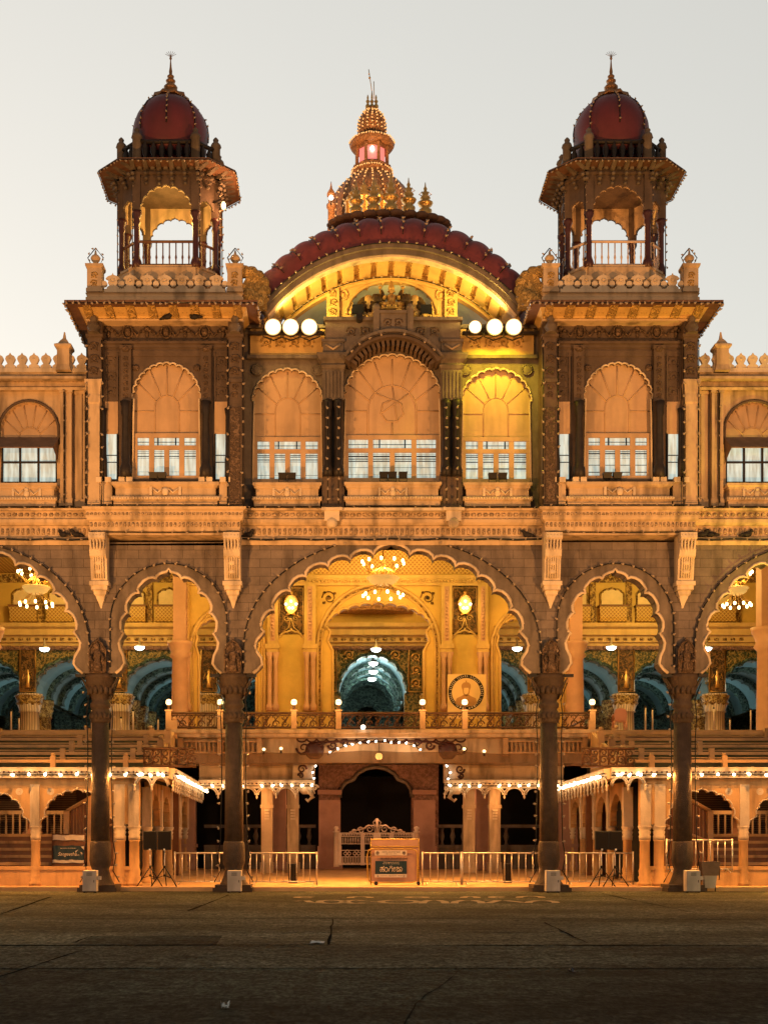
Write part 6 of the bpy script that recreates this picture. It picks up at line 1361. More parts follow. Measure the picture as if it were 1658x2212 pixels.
light_string('lit bulbs strung along the scrolled arch over the porch', [[(X(u, 9.3), 9.3, Z(v, 9.3)) for u, v in lit]], .33, LITW, 'lit bulb strings of the porch', off=(0, -.05, 0), jit=.05)
# small balustrades either side
for s in (-1, 1):
    xs_ = sorted((s * 5.05, s * 8.3)); x0, x1 = xs_; m = MB(); z0, z1 = zz(1629), zz(1602)
    m.box(x0, x1, 9.3, 9.45, z1 - .06, z1); m.box(x0, x1, 9.3, 9.45, z0, z0 + .06)
    for i in range(18):
        x = x0 + (x1 - x0) * (i + .5) / 18; m.lathe([(.035, z0), (.03, z0 + .1), (.07, z0 + .25), (.03, z0 + .36), (.035, z1)], x, 9.38, 7)
    m.build('baluster_rail', 'wood_slat', fa)
    for x in (x0, x1, (x0 + x1) / 2): m = MB(); m.box(x - .1, x + .1, 9.25, 9.5, z0 - .1, z1 + .1); m.sph((x, 9.38, z1 + .2), .1, 8); m.build('rail_post', 'wood_slat', fa)
    m = MB(); m.box(x0, x1, 9.55, 9.6, zz(1592), zz(1585)); m.build('dark_slot', 'maroon', fa)
# ---- lower storey: front runs, flanks of the court, porch
def eave_run(a, b, z, label, parent, n_b, depth=.5, trim=True, sp=.35, flip=0):
    """fascia with hanging scallops and a row of lit bulbs from a to b"""
    L = math.dist(a, b); ux, uy = (b[0] - a[0]) / L, (b[1] - a[1]) / L; nx, ny = uy, -ux
    if (ny > 0 and not flip) or (flip and nx * flip < 0): nx, ny = -nx, -ny
    m = MB()
    prof_ = [(0, z - .02), (.0, z - .30), (.10, z - .30), (.12, z - .12), (.22, z - .08), (.24, z + .06), (0, z + .08)]
    m.loft([[(p[0] + nx * d, p[1] + ny * d, q) for d, q in prof_] for p in (a, b)]); o = m.build('lower_eave', 'cream_pale', parent)
    m = MB(); k = int(L / .18)
    for i in range(k):
        t = (i + .5) / k; m.sph((a[0] + (b[0] - a[0]) * t + nx * .2, a[1] + (b[1] - a[1]) * t + ny * .2, z - .1), .045, 5)
    m.build('bead_trim', 'maroon', o)
    if trim:
        m = MB(); k = max(1, int(round(L / .8)))
        for i in range(k):
            for j in range(2):
                r_ = L / k * (.5 - .08 * j); c = (a[0] + ux * L / k * (i + .5), a[1] + uy * L / k * (i + .5))
                m.tube([(c[0] + ux * r_ * cos(t * pi / 8) + nx * .12, c[1] + uy * r_ * cos(t * pi / 8) + ny * .12, z - .58 + .30 * abs(sin(t * pi / 8)) + .05 * (1 - j)) for t in range(9)], .03, 4)
            e = (a[0] + ux * L / k * i + nx * .12, a[1] + uy * L / k * i + ny * .12); m.lathe([(.06, z - .5), (.03, z - .62), (.05, z - .68), (.01, z - .76)], e[0], e[1], 6)
        m.build('hanging_scallops', 'cream_pale', o)
    light_string(label, [[(a[0] + nx * .22, a[1] + ny * .22, z - .20), (b[0] + nx * .22, b[1] + ny * .22, z - .20)]], sp, LIT, 'lit bulb strings of the lower storey', off=(nx * .08, ny * .08, 0), jit=.02)
    return o
FY = 1.7
def lower_post(x, y, r=.21, h0=.14, nm='lower_post', m_='cream_ochre', top=3.7):
    m = MB(); m.lathe([(r * 1.45, h0), (r * 1.45, h0 + .12), (r * 1.1, h0 + .16), (r * 1.3, h0 + .3), (r * 1.05, h0 + .36), (r * 1.2, h0 + .52), (r, h0 + .62), (r * .95, h0 + 1.55), (r * 1.1, h0 + 1.6)], x, y, 14); o = m.build(nm, m_, P)
    m = MB(); m.lathe([(r * 1.1, h0 + 1.6), (r * 1.15, h0 + 1.75), (r, h0 + 1.78), (r * 1.2, h0 + 1.9), (r * 1.0, h0 + 1.93), (r * 1.3, h0 + 2.05), (r * 1.35, h0 + 2.1)], x, y, 14); m.box(x - r, x + r, y - r, y + r, h0 + 2.1, top); m.build('post_capital', 'cream_pale', o)
    return o
for s in (-1, 1):
    nm = 'left' if s < 0 else 'right'
    pxs = [s * 12.45, s * 9.48, s * 8.98] + [s * 16.2]
    for x in pxs: lower_post(x, FY, .165 if abs(x) > 10 else .185)
    m = MB(); m.box(min(s * 9.3, s * 10.3), max(s * 9.3, s * 10.3), FY + 2.2, 14.5, .14, 3.98); m.build('dark_store', 'blackness', P)  # black box added as the shade in the gaps between posts
    # arched spandrels between the front posts
    def sp_arch(xa_, xb_):
        c, h = (xa_ + xb_) / 2, abs(xb_ - xa_) / 2 - .16
        zt_ = 3.55; foot = [(h, 2.3), (h * .97, 2.45), (h * .82, 2.6)]; cs = [(h * .82, 2.6), (h * .78, 2.9), (h * .62, 3.15), (h * .4, 3.33), (h * .15, 3.42)]
        return scallop(c, foot, cs, .28, .06)
    xs2 = sorted(pxs); segs = [(a, b) for a, b in zip(xs2, xs2[1:]) if b - a > 1]
    m = MB(); m.py(wallpoly(min(xs2) - .2, max(xs2) + .2, 2.3, 4.0, [sp_arch(a, b) for a, b in segs]) if s else [], FY - .12, FY + .12); sp_ = m.build('spandrel_wall', 'cream_ochre', P)
    m = MB()
    for a, b in segs: m.tube([(x, FY - .13, z) for x, z in sp_arch(a, b)], .03, 4); [disc(m, x, 3.45, .02, .13, FY - .125, 12) for x in (a + .55, b - .55)]
    m.build('arch_moulding', 'cream_pale', sp_)
    eave_run((s * 7.75, FY - .25) if s > 0 else (-19, FY - .25), (19, FY - .25) if s > 0 else (-7.75, FY - .25), 4.22, 'row of glowing bulbs along the lower eave of the %s front' % nm, P, 0, trim=False, sp=.56)
    eave_run((s * 8.9, FY - .32), (s * 7.7, FY - .32), 4.2, 'short row of glowing bulbs at the %s corner of the court' % nm, P, 0, sp=.4)
    eave_run((s * 7.7, FY - .3), (s * 8.1, 15.2), 4.18, 'receding row of glowing bulbs along the %s side of the court' % nm, P, 0, sp=.3, flip=-s)
    # flank arcade of the court
    xf0, xf1 = s * 8.9, s * 8.65
    for i in range(5):
        y = 3.9 + i * 2.6; x = xf0 + (xf1 - xf0) * (y - 1.5) / 14
        lower_post(x, y, .17, .15 + .02 * i, 'flank_post')
    n = 4; m = MB()
    for i in range(n):
        ya_, yb_ = 3.9 + i * 2.6, 6.5 + i * 2.6; c, h = (ya_ + yb_) / 2, 1.1
        a = scallop(c, [(h, 2.3), (h * .9, 2.5)], [(h * .9, 2.5), (h * .8, 2.9), (h * .5, 3.25), (h * .18, 3.4)], .25, .06)
        xm2 = xf0 + (xf1 - xf0) * (c - 1.5) / 14
        m.px([(ya_, 2.3)] + a + [(yb_, 2.3), (yb_, 4.0), (ya_, 4.0)], xm2 - .12, xm2 + .12)
    m.build('flank_arches', 'cream_ochre', P)
    # roof slab of the lower storey and ceiling
    m = MB(); m.box(min(s * 7.9, s * 22), max(s * 7.9, s * 22), FY - .2, 15.5, 4.0, 4.1); m.build('lower_roof', 'cream', P)
    # back wall, low plinth wall, stair with panelled side, balustrade
    m = MB(); m.box(min(s * 8.4, s * 22), max(s * 8.4, s * 22), 9.5, 9.7, .14, 4.0); bk = m.build('lower_back_wall', 'wood', P)
    m = MB()
    for i in range(26): m.box(min(s * 12.6, s * 22), max(s * 12.6, s * 22), 9.42, 9.5, 2.0 + i * .075, 2.03 + i * .075)
    m.build('louvres', 'wood_slat', bk)
    xw = sorted((s * 9.1, s * 22))
    m = MB(); m.box(xw[0], xw[1], FY - .1, FY + .25, .14, .78); m.box(xw[0], xw[1], FY - .14, FY + .3, .70, .82); m.build('plinth_wall', 'cream_ochre', P)
    xs3 = sorted((s * 11.6, s * 20)); m = MB()
    for i in range(6): m.box(xs3[0], xs3[1], FY + .8 + i * .45, 9.4, .14 if i == 0 else .68 + (i - 1) * .26 + .002, .68 + i * .26)
    st_ = m.build('steps', 'riser_red', P); m = MB()
    for i in range(6): m.box(xs3[0], xs3[1], FY + .74 + i * .45, FY + .90 + i * .45, .68 + i * .26 - .10, .68 + i * .26 + .004)
    m.build('step_nosing', 'cream_ochre', st_)
    m = MB(); xt0, xt1 = s * 11.6, s * 9.7   # panelled stair side rising towards the court
    z_ = lambda x, k: k + (abs(x) - 11.6) * -.75
    m.py([(xt0, .8), (xt0, 2.75), (xt1, 3.85), (xt1, .8)] if True else [], FY + 1.2, FY + 1.3); sd = m.build('stair_side_panel', 'wood', P)
    m = MB(); m.tube([(xt0, FY + 1.15, 2.8), (xt1, FY + 1.15, 3.9)], .07, 6); m.tube([(xt0, FY + 1.15, 1.7), (xt1, FY + 1.15, 2.4)], .05, 6)
    for t in (0, .45, .95): x = xt0 + (xt1 - xt0) * t; m.box(x - .1, x + .1, FY + 1.05, FY + 1.25, .8, 2.8 + t * 1.1)
    for i in range(16): t = i / 16; m.tube([(xt0 + (xt1 - xt0) * t * 1.0, FY + 1.18, .9 + t * .2 + i * .0), (xt0 + (xt1 - xt0) * t, FY + 1.18, 2.7 + t * 1.05)], .012, 3)
    m.build('stair_rails', 'wood_slat', sd)
    m = MB(); xr_ = sorted((s * 11.7, s * 18)); m.box(xr_[0], xr_[1], FY + 3.2, FY + 3.3, 2.72, 2.86)
    k = int((xr_[1] - xr_[0]) / .26)
    for i in range(k): x = xr_[0] + .26 * i; m.box(x, x + .06, FY + 3.22, FY + 3.28, 1.7, 2.72)
    m.build('stair_head_rail', 'cream', P)
    for x in (s * 13.4, s * 15.3): m = MB(); m.lathe([(.5, .8), (.5, 1.9), (.42, 2.0), (.26, 2.2), (.26, 4.0)], x, FY + 3.6, 8, sm=False, rot=pi / 8); m.build('inner_post', 'hall_pink', P)
    # pink pillars inside the court
    for u, y in ((403, 14.5),) if s < 0 else ((1224, 14.5),):
        m = MB(); w = .42; x = X(u, y); m.box(x - w, x + w, y - .35, y + .35, .42, 4.0); m.box(x - w - .06, x + w + .06, y - .4, y + .4, 1.45, 1.6); m.build('pink_pillar', 'pink_pillar', P)
# dark rear of the court with the entrance arch
YE = 16.2; ze_ = lambda v: Z(v, YE); xe_ = lambda u: X(u, YE)
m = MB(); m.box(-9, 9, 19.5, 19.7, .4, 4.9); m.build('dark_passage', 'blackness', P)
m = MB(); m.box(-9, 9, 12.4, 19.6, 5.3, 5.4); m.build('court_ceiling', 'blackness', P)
eh = 77 * (D0 + YE) / F; xcE = xe_(811.5)
ea = [(xcE - eh, .43), (xcE - eh, ze_(1722)), (xcE - eh * .98, ze_(1704)), (xcE - eh * .85, ze_(1690)), (xcE - eh * .62, ze_(1683)), (xcE - eh * .52, ze_(1671)), (xcE - eh * .28, ze_(1660)), (xcE, ze_(1656))]
ea = ea + [(2 * xcE - x, z) for x, z in reversed(ea[:-1])]
m = MB(); m.py(wallpoly(xcE - 123 * .0215, xcE + 135 * .0215, .43, 5.28, [ea]), YE, YE + .8); en = m.build('entrance_arch', 'red_stone', P)
m = MB(); m.tube([(x, YE - .04, z) for x, z in ea[1:-1]], .10, 6); m.build('arch_moulding', 'granite', en)
for u in (712, 915):
    m = MB(); x = xe_(u); w = .5; m.box(x - w, x + w, YE - .35, YE - .002, .43, ze_(1728)); m.box(x - w - .1, x + w + .1, YE - .45, YE - .002, .43, 1.0); m.box(x - w - .06, x + w + .06, YE - .4, YE - .002, 1.0, 1.5); m.box(x - w - .05, x + w + .05, YE - .4, YE - .002, ze_(1716), ze_(1706)); m.build('entrance_pier', 'pink_pillar', en)
for s in (-1, 1):
    m = MB()
    for i in range(7):
        x = (xcE + s * (3.1 + i * .5)); m.lathe([(.1, 1.55), (.06, 1.7), (.13, 1.95), (.07, 2.2), (.1, 2.35)], x, YE + .5, 8)
    m.box(*sorted((xcE + s * 2.8, xcE + s * 8)), YE + .3, YE + .7, 2.35, 2.5); m.box(*sorted((xcE + s * 2.8, xcE + s * 8)), YE + .3, YE + .7, 1.35, 1.55); m.box(*sorted((xcE + s * 2.8, xcE + s * 8)), YE + .35, YE + .65, .43, 1.35)
    m.build('court_balustrade', 'granite', P)
# porch posts and brackets
PY = 12.0; S5 = (D0 + PY) / F; zp5 = lambda v: Z(v, PY)
for s, us in ((-1, (577, 633)), (1, (1012, 1067))):
    for u in us:
        x = X(u, PY); m = MB(); w = .24; m.box(x - w, x + w, PY - .2, PY + .2, .36, 4.25); m.box(x - w - .05, x + w + .05, PY - .25, PY + .25, .36, .8); m.box(x - w - .04, x + w + .04, PY - .24, PY + .24, zp5(1745), zp5(1738)); po = m.build('porch_post', 'cream', P)
        m = MB(); q = 1
        for v in (1748, 1754, 1760, 1766): m.box(x - .1, x + .1, PY - .32 + (v - 1748) * .006, PY - .2, zp5(v + 4), zp5(v))
        m.build('post_ornament', 'cream_pale', po)
    x = X(sum(us) / 2 + s * 2, 14.5); m = MB(); m.box(x - .32, x + .32, 14.2, 14.8, .42, 4.3); m.build('pink_pillar', 'pink_pillar', P)
    xa_, xb_ = (X(432, PY), X(680, PY)) if s < 0 else (X(958, PY), X(1214, PY))
    eave_run((xa_, PY - .3), (xb_, PY - .3), zp5(1688), 'row of glowing bulbs along the porch eave %s of the entrance' % ('left' if s < 0 else 'right'), P, 0, sp=.42)
    m = MB(); m.box(min(xa_, xb_), max(xa_, xb_), PY - .25, PY + .3, zp5(1690), zp5(1640)); m.build('porch_wall', 'cream', P)
    # elephant head bracket and scroll with bulbs
    xe = X(676, PY) if s < 0 else X(968, PY); t_ = -s
    m = MB(); m.sph((xe - t_ * .3, PY - .35, zp5(1706)), .28, 10, 1, .6, .8); m.tube([(xe - t_ * .1, PY - .4, zp5(1704)), (xe + t_ * .15, PY - .42, zp5(1716)), (xe + t_ * .05, PY - .42, zp5(1726)), (xe + t_ * .25, PY - .42, zp5(1718))] if False else [(xe - t_ * .15, PY - .42, zp5(1708)), (xe + t_ * .0, PY - .42, zp5(1722)), (xe - t_ * .22, PY - .42, zp5(1730)), (xe - t_ * .3, PY - .42, zp5(1725))], [.14, .1, .07, .05], 8)
    scroll(m, xe + t_ * .1, PY - .4, zp5(1702), .14, t_, .05, 1.2, 0); m.build('elephant_bracket', 'cream_pale', P)
    m = MB(); xq = X(668, PY) if s < 0 else X(976, PY)
    m.py([(xq - t_ * .7, zp5(1650)), (xq + t_ * .3, zp5(1652)), (xq + t_ * .12, zp5(1668)), (xq + t_ * .2, zp5(1682)), (xq - t_ * .7, zp5(1684))], PY - .4, PY - .26); sb_ = m.build('scroll_bracket', 'cream_pale', P)
    m = MB(); scroll(m, xq - t_ * .3, PY - .42, zp5(1662), .2, t_, .05, 1.4, 0); scroll(m, xq - t_ * .35, PY - .42, zp5(1676), .13, -t_, .045, 1.3, pi); m.build('scroll_ornament', 'maroon', sb_)
    light_string('short string of lit bulbs on the scroll bracket %s of the entrance' % ('left' if s < 0 else 'right'), [[(xq + t_ * .32, PY - .45, zp5(1650)), (xq + t_ * .15, PY - .45, zp5(1668)), (xq + t_ * .22, PY - .45, zp5(1682)), (xq + t_ * .35, PY - .45, zp5(1694))]], .28, LITW, 'lit bulb strings of the porch')
area((0, 3.4, 4.3), (0, -.7, -1), 9, .2, 1350, (1, .38, .075))
point((0, PY + 1.6, 3.9), 110, (1, .42, .16), .3); point((-3.6, PY + 2.2, 3.6), 40, (1, .42, .16), .3); point((3.6, PY + 2.2, 3.6), 40, (1, .42, .16), .3)  # added points with no lamp behind them, brighten the entrance arch
point((X(760, 9), 8.9, Z(1620, 9)), 22, (1, .6, .3), .3); point((X(880, 9), 8.9, Z(1620, 9)), 22, (1, .6, .3), .3)
for s in (-1, 1):
    point((s * 5.2, PY - .9, 3.4), 40, (1, .40, .10), .2)
    for y in (3.2, 7, 11): point((s * 7.0, y, 3.95), 13, (1, .40, .10), .2)
    area((s * 12.8, FY - 1.5, 3.95), (0, -1, -.8), 8.5, .12, 1000, (1, .38, .075))
    point((s * 13.0, FY + 2.5, 3.6), 60, (1, .40, .10), .3); point((s * 10.3, FY + .7, 3.6), 25, (1, .40, .10), .3)
for x in (-12.2, -7.4, -2.6, 2.6, 7.4, 12.2): spot((x, -.9, 6.6), (x, 2.2, 1.4), 1100, (1, .40, .085), 95, .9, .15)  # added spots without fixtures, brighten the lower storey walls
# ================================================================== LOOSE THINGS ON THE FORECOURT
def barricade(u0, u1, y, label, zbase=.14, h=1.14, lift=0):
    x0, x1 = X(u0, y), X(u1, y); L = x1 - x0
    r = empty('barricade', (x0, y, zbase), label, 'barricade', 'steel crowd barricades in front of the palace')
    m = MB(); m.tube([(0, 0, h), (L, 0, h)], .028, 8); m.tube([(0, 0, .12), (L, 0, .12)], .024, 8)
    for x in (0, L): m.tube([(x, 0, .0), (x, 0, h + .05)], .03, 8)
    m.build('frame', 'steel', r)
    n = int(L / .235)
    for i in range(1, n):
        m = MB(); m.tube([(L * i / n, 0, .12), (L * i / n, 0, h)], .017, 6); m.build('upright', 'steel', r)
    for x in (.15, L - .15):
        m = MB(); m.tube([(x, -.3, .0), (x, 0, .1), (x, .3, .0)], .02, 6); m.build('foot', 'steel', r)
    return r
barricade(378, 490, 2.6, 'steel barricade behind the column left of the centre arch')
barricade(540, 684, 2.4, 'steel barricade standing left of the yellow framed notice board')
barricade(912, 995, 2.4, 'short steel barricade right of the notice board')
barricade(998, 1165, 2.4, 'long steel barricade between the short one and the column')
barricade(1222, 1366, 2.5, 'steel barricade behind the right hand tripods')
barricade(1438, 1580, .9, 'steel barricade set higher behind the far right column', .62, 1.12)
# yellow framed notice board on wheels
by_ = 2.0; bxc = X(845, by_); sc_ = (D0 + by_) / F
r = empty('notice_board', (bxc, by_, .14), 'yellow framed notice board on wheels with a dark blue panel of white lettering', 'notice board')
def bp(u, v): return ((u - 845) * sc_, Z(v, by_) - .14)
def line_(mb, pts, rr=.028): mb.tube([(bp(*p)[0], 0 if len(p) < 3 else p[2], bp(*p)[1]) for p in pts], rr, 6)
mat('yellow_paint', (.62, .38, .08), .45, .1, 6, .05, 20)
m = MB(); rnd = [(794, 1895), (793, 1845), (796, 1836), (803, 1833), (890, 1833), (899, 1837), (901, 1846), (901, 1895), (898, 1902), (890, 1905), (805, 1906), (797, 1902), (794, 1895)]
line_(m, rnd); m.build('tube_frame', 'yellow_paint', r)
m = MB(); m.tube([(bp(904, 1904)[0], .12, 0.02), (bp(904, 1812)[0], .12, bp(904, 1812)[1]), (bp(801, 1812)[0], .12, bp(801, 1812)[1]), (bp(801, 1904)[0], .12, .02)], .028, 6); m.tube([(bp(801, 1828)[0], .1, bp(0, 1828)[1]), (bp(904, 1828)[0], .1, bp(0, 1828)[1])], .028, 6)
m.build('tall_frame', 'yellow_paint', r)
m = MB(); x0_, x1_ = bp(802, 0)[0], bp(903, 0)[0]; m.box(x0_, x1_, .11, .125, bp(0, 1904)[1], bp(0, 1813)[1]); m.build('back_panel', 'hall_pink', r)
def panel(u0, u1, v0, v1, y, mt, nm): m = MB(); a, b = bp(u0, v1), bp(u1, v0); m.box(a[0], b[0], y - .012, y, a[1], b[1]); return m.build(nm, mt, r)
panel(809, 878, 1836, 1847, -.04, 'sign_white', 'top_strip'); panel(810, 878, 1859, 1887, -.04, 'sign_blue', 'blue_panel'); panel(809, 878, 1887.5, 1894.5, -.04, 'sign_white', 'bottom_strip')
TF = {}
def text(body, u, v, hpx, mt, wpx=None, y=-.058, nm='lettering', parent=None, conv=bp, shear=0, extr=.003):
    cu = bpy.data.curves.new(nm, 'FONT'); cu.body = body; cu.align_x = 'CENTER'; cu.size = 1; cu.extrude = 0; cu.shear = shear
    o = bpy.data.objects.new(nm, cu); col.objects.link(o); bpy.context.view_layer.update()
    dg = bpy.context.evaluated_depsgraph_get(); me = bpy.data.meshes.new_from_object(o.evaluated_get(dg)); bpy.data.objects.remove(o)
    xs = [q.co.x for q in me.vertices] or [0, 1]; ys_ = [q.co.y for q in me.vertices] or [0, 1]
    w, h = max(xs) - min(xs), max(ys_) - min(ys_); k = hpx * sc_ / h; kx = (wpx * sc_ / w) if wpx else k; cx_, cy_ = (max(xs) + min(xs)) / 2, (max(ys_) + min(ys_)) / 2
    px_, pz_ = conv(u, v)
    for q in me.vertices: q.co = (px_ + (q.co.x - cx_) * kx, y, pz_ + (q.co.y - cy_) * k)
    me.materials.clear(); me.materials.append(M[mt]); o = bpy.data.objects.new(nm, me); col.objects.link(o); o.parent = parent or r; return o
text('ನಮ್ಮ ಪೋಲೀಸ್ ಠಾಣೆ', 844, 1839.3, 4, 'sign_ink', 38); text('ಮೈಸೂರು ನಗರ', 844, 1844, 3.4, 'sign_ink', 24)
text('ಈ ದಾರಿ ಪೋಲೀಸ್ ಠಾಣೆ', 851, 1853.5, 4.6, 'sign_ink', 58, y=.085)
text('Sangeetha', 844, 1861.8, 2.0, 'sign_white', 34, shear=.2); text('Grand opening', 844, 1865, 2.2, 'sign_white', 36)
text('ನಮ್ಮ ಮೈಸೂರು ನಗರ', 844, 1891, 3, 'sign_ink', 48)
for u, q in ((816, 1), (872, 1)):
    m = MB(); a = bp(u, 1891); m.tube([(a[0] - .03, -.06, a[1] + .03), (a[0] + .03, -.06, a[1]), (a[0] - .03, -.06, a[1] - .03)], .012, 4); m.build('arrow_mark', 'sign_ink', r)
for u in (815, 872): m = MB(); a = bp(u, 1841.5); m.tube([(a[0] + .05 * cos(t * pi / 6), -.06, a[1] + .05 * sin(t * pi / 6)) for t in range(13)], .01, 4); m.sph((a[0], -.055, a[1]), .03, 6, 1, .2, 1); m.build('emblem', 'sign_ink', r)
# the large word, drawn stroke by stroke
def stroke(mb, pts, w=.015):
    P2 = [((a - 1.0 * 0) , b) for a, b in pts]
    mb.tube([(bp(819.5 + a * 49.5, 1882.5 - b * 12.5)[0], -.056, bp(819.5 + a * 49.5, 1882.5 - b * 12.5)[1]) for a, b in P2], w, 5)
wd_ = MB()
arcp = lambda cx, cy, rx, ry, a0, a1, n=10: [(cx + rx * cos(radians(a0 + (a1 - a0) * i / n)), cy + ry * sin(radians(a0 + (a1 - a0) * i / n))) for i in range(n + 1)]
stroke(wd_, [(.02, .70), (.10, .78), (.17, .70), (.18, 1.0)]); stroke(wd_, [(.10, .76), (.10, .5), (.02, .42), (.01, .2), (.06, .05), (.10, .2), (.11, .3)]); stroke(wd_, arcp(.14, .28, .045, .25, 150, -90)); stroke(wd_, [(.02, .45), (.18, .45)])
stroke(wd_, arcp(.285, .40, .07, .36, 0, 360, 16))
stroke(wd_, [(.40, .05), (.42, .55), (.47, .72), (.52, .72), (.555, .55), (.56, .3), (.54, .05)]); stroke(wd_, [(.47, .72), (.44, .9), (.50, 1.0), (.55, .9), (.53, .75)])
stroke(wd_, [(.655, .85), (.60, .55), (.60, .25), (.63, .05), (.67, .2)]); stroke(wd_, arcp(.64, .62, .035, .16, -90, 200))
stroke(wd_, [(.71, .75), (.80, .80), (.86, .62), (.76, .5), (.72, .25), (.76, .05), (.81, .2), (.86, .05), (.91, .25), (.88, .5)]); stroke(wd_, [(.84, .70), (.93, .80), (.985, .55), (.97, .2), (.93, .08), (.90, .2)])
wd_.build('large_lettering', 'sign_white', r)
for u in (812, 903): m = MB(); m.loft([[(bp(u, 0)[0] + .07 * cos(t * pi / 8), y, .07 + .07 * sin(t * pi / 8)) for t in range(16)] for y in (-.12, -.07)]); m.build('wheel', 'black', r)
# wrought iron gate in the entrance
gy_ = 14.2; gs = (D0 + gy_) / F; g0 = X(814, gy_); zg0 = .42
r = empty('iron_gate', (g0, gy_, zg0), 'pale ornamental gate with a scrolled crest before the dark entrance arch', 'gate')
def gpt(u, v): return ((u - 814) * gs, Z(v, gy_) - zg0)
m = MB()
for v, t in ((1799, .05), (1806, .03), (1822, .03), (1836, .03), (1850, .03), (1866, .05)): a, b = gpt(733, v), gpt(894, v); m.box(a[0], b[0], -.03, .03, a[1] - t / 2, a[1] + t / 2)
for u, w in ((734, .06), (783, .09), (814, .16), (845, .09), (893, .06)): a = gpt(u, 1868); m.box(a[0] - w, a[0] + w, -.035, .035, a[1], gpt(u, 1798)[1])
m.build('frame', 'white_paint', r)
m = MB()
for i in range(44):
    u = 737 + i * 3.55
    if abs(u - 814) < 8: continue
    for v0, v1 in ((1822, 1808), (1866, 1851)): a, b = gpt(u, v0), gpt(u, v1); m.tube([(a[0], 0, a[1]), (b[0], 0, b[1])], .016, 4)
for u in (750, 770, 858, 878):
    a = gpt(u, 1843); [m.tube([(a[0] + dx + .07 * cos(t * pi / 4), 0, a[1] + dz + .07 * sin(t * pi / 4)) for t in range(9)], .02, 4) for dx, dz in ((.09, 0), (-.09, 0), (0, .09), (0, -.09))]
for i in range(28): a = gpt(737 + i * 5.6, 1802.5); m.sph((a[0], 0, a[1]), .06, 5, 1, .4, .8); a = gpt(737 + i * 5.6, 1864); m.sph((a[0], 0, a[1]), .05, 5, 1, .4, .8)
m.build('infill_bars', 'white_paint', r)
m = MB()
for s in (-1, 1):
    for dx, v, r_ in ((.34, 1790, .2), (.72, 1793, .16), (1.02, 1795.5, .1)): scroll(m, s * dx, 0, gpt(0, v)[1], r_, s, .035, 1.5, 0 if s > 0 else pi)
    m.tube([(s * .08, 0, gpt(0, 1798)[1]), (s * .14, 0, gpt(0, 1782)[1]), (s * .4, 0, gpt(0, 1783)[1]), (s * .6, 0, gpt(0, 1789)[1]), (s * 1.25, 0, gpt(0, 1797)[1])], .035, 5); m.tube([(s * .06, 0, gpt(0, 1785)[1]), (s * .18, 0, gpt(0, 1776)[1]), (s * .03, 0, gpt(0, 1769)[1])], .035, 5)
m.tube([(0, 0, gpt(0, 1799)[1]), (0, 0, gpt(0, 1767)[1])], .06, 6); m.build('crest', 'white_paint', r)
for u in (726, 899): m = MB(); a = gpt(u, 1872); m.lathe([(.13, a[1]), (.11, a[1] + .2), (.10, gpt(u, 1798)[1]), (.17, gpt(u, 1796)[1]), (.06, gpt(u, 1793)[1]), (.12, gpt(u, 1789)[1]), (.11, gpt(u, 1786)[1]), (.03, gpt(u, 1784)[1])], a[0], 0, 12); m.build('gate_post', 'white_paint', r)
# speakers on tripods
for i, (u, y, l, l2) in enumerate(((325, .9, 'left', 'left'), (356, .9, 'left', 'right'), (1298, .9, 'right', 'left'), (1327, .9, 'right', 'right'))):
    x = X(u, y); zt_ = Z(1835, y)
    w = 'beside the column left of the centre' if l == 'left' else 'right of the column right of the centre'
    r = empty('tripod_stand', (x, y, .14), 'black tripod under the %s flat black panel of the %s pair' % (l2, l), 'tripod', 'tripod stands on the forecourt')
    m = MB(); m.tube([(0, 0, .35), (0, 0, zt_ - .14)], .02, 8); m.build('pole', 'steel', r); m = MB(); m.lathe([(.045, .62), (.045, .72)], 0, 0, 8); m.lathe([(.04, .34), (.04, .42)], 0, 0, 8); m.build('collar', 'black', r)
    for k in range(3):
        a = radians((200, 340, 90)[k]); m = MB(); m.tube([(0, 0, .68), (.47 * cos(a), .47 * sin(a), .0)], .02, 6); m.tube([(0, 0, .38), (.27 * cos(a), .27 * sin(a), .29)], .012, 5); m.build('leg', 'black', r)
    r = empty('panel_speaker', (x, y, zt_), 'flat square black panel on a tripod, the %s one of the %s pair' % (l2, l), 'speaker', 'black panels on the tripods')
    h_ = 41 * (D0 + y) / F; w_ = 14 * (D0 + y) / F
    m = MB(); m.loft([[(-w_, -.08, 0), (w_, -.08, 0), (w_, .08, 0), (-w_, .08, 0)], [(-w_, -.1, .03), (w_, -.1, .03), (w_, .1, .03), (-w_, .1, .03)], [(-w_, -.1, h_ - .03), (w_, -.1, h_ - .03), (w_, .1, h_ - .03), (-w_, .1, h_ - .03)], [(-w_, -.08, h_), (w_, -.08, h_), (w_, .08, h_), (-w_, .08, h_)]]); m.build('cabinet', 'black', r)
    m = MB(); m.box(-w_ + .02, w_ - .02, -.112, -.101, .04, h_ - .04); m.build('grille', 'blackness', r)
    m = MB(); m.box(-.03, .03, -.12, -.10, -.02, .04); m.build('clamp', 'steel', r)
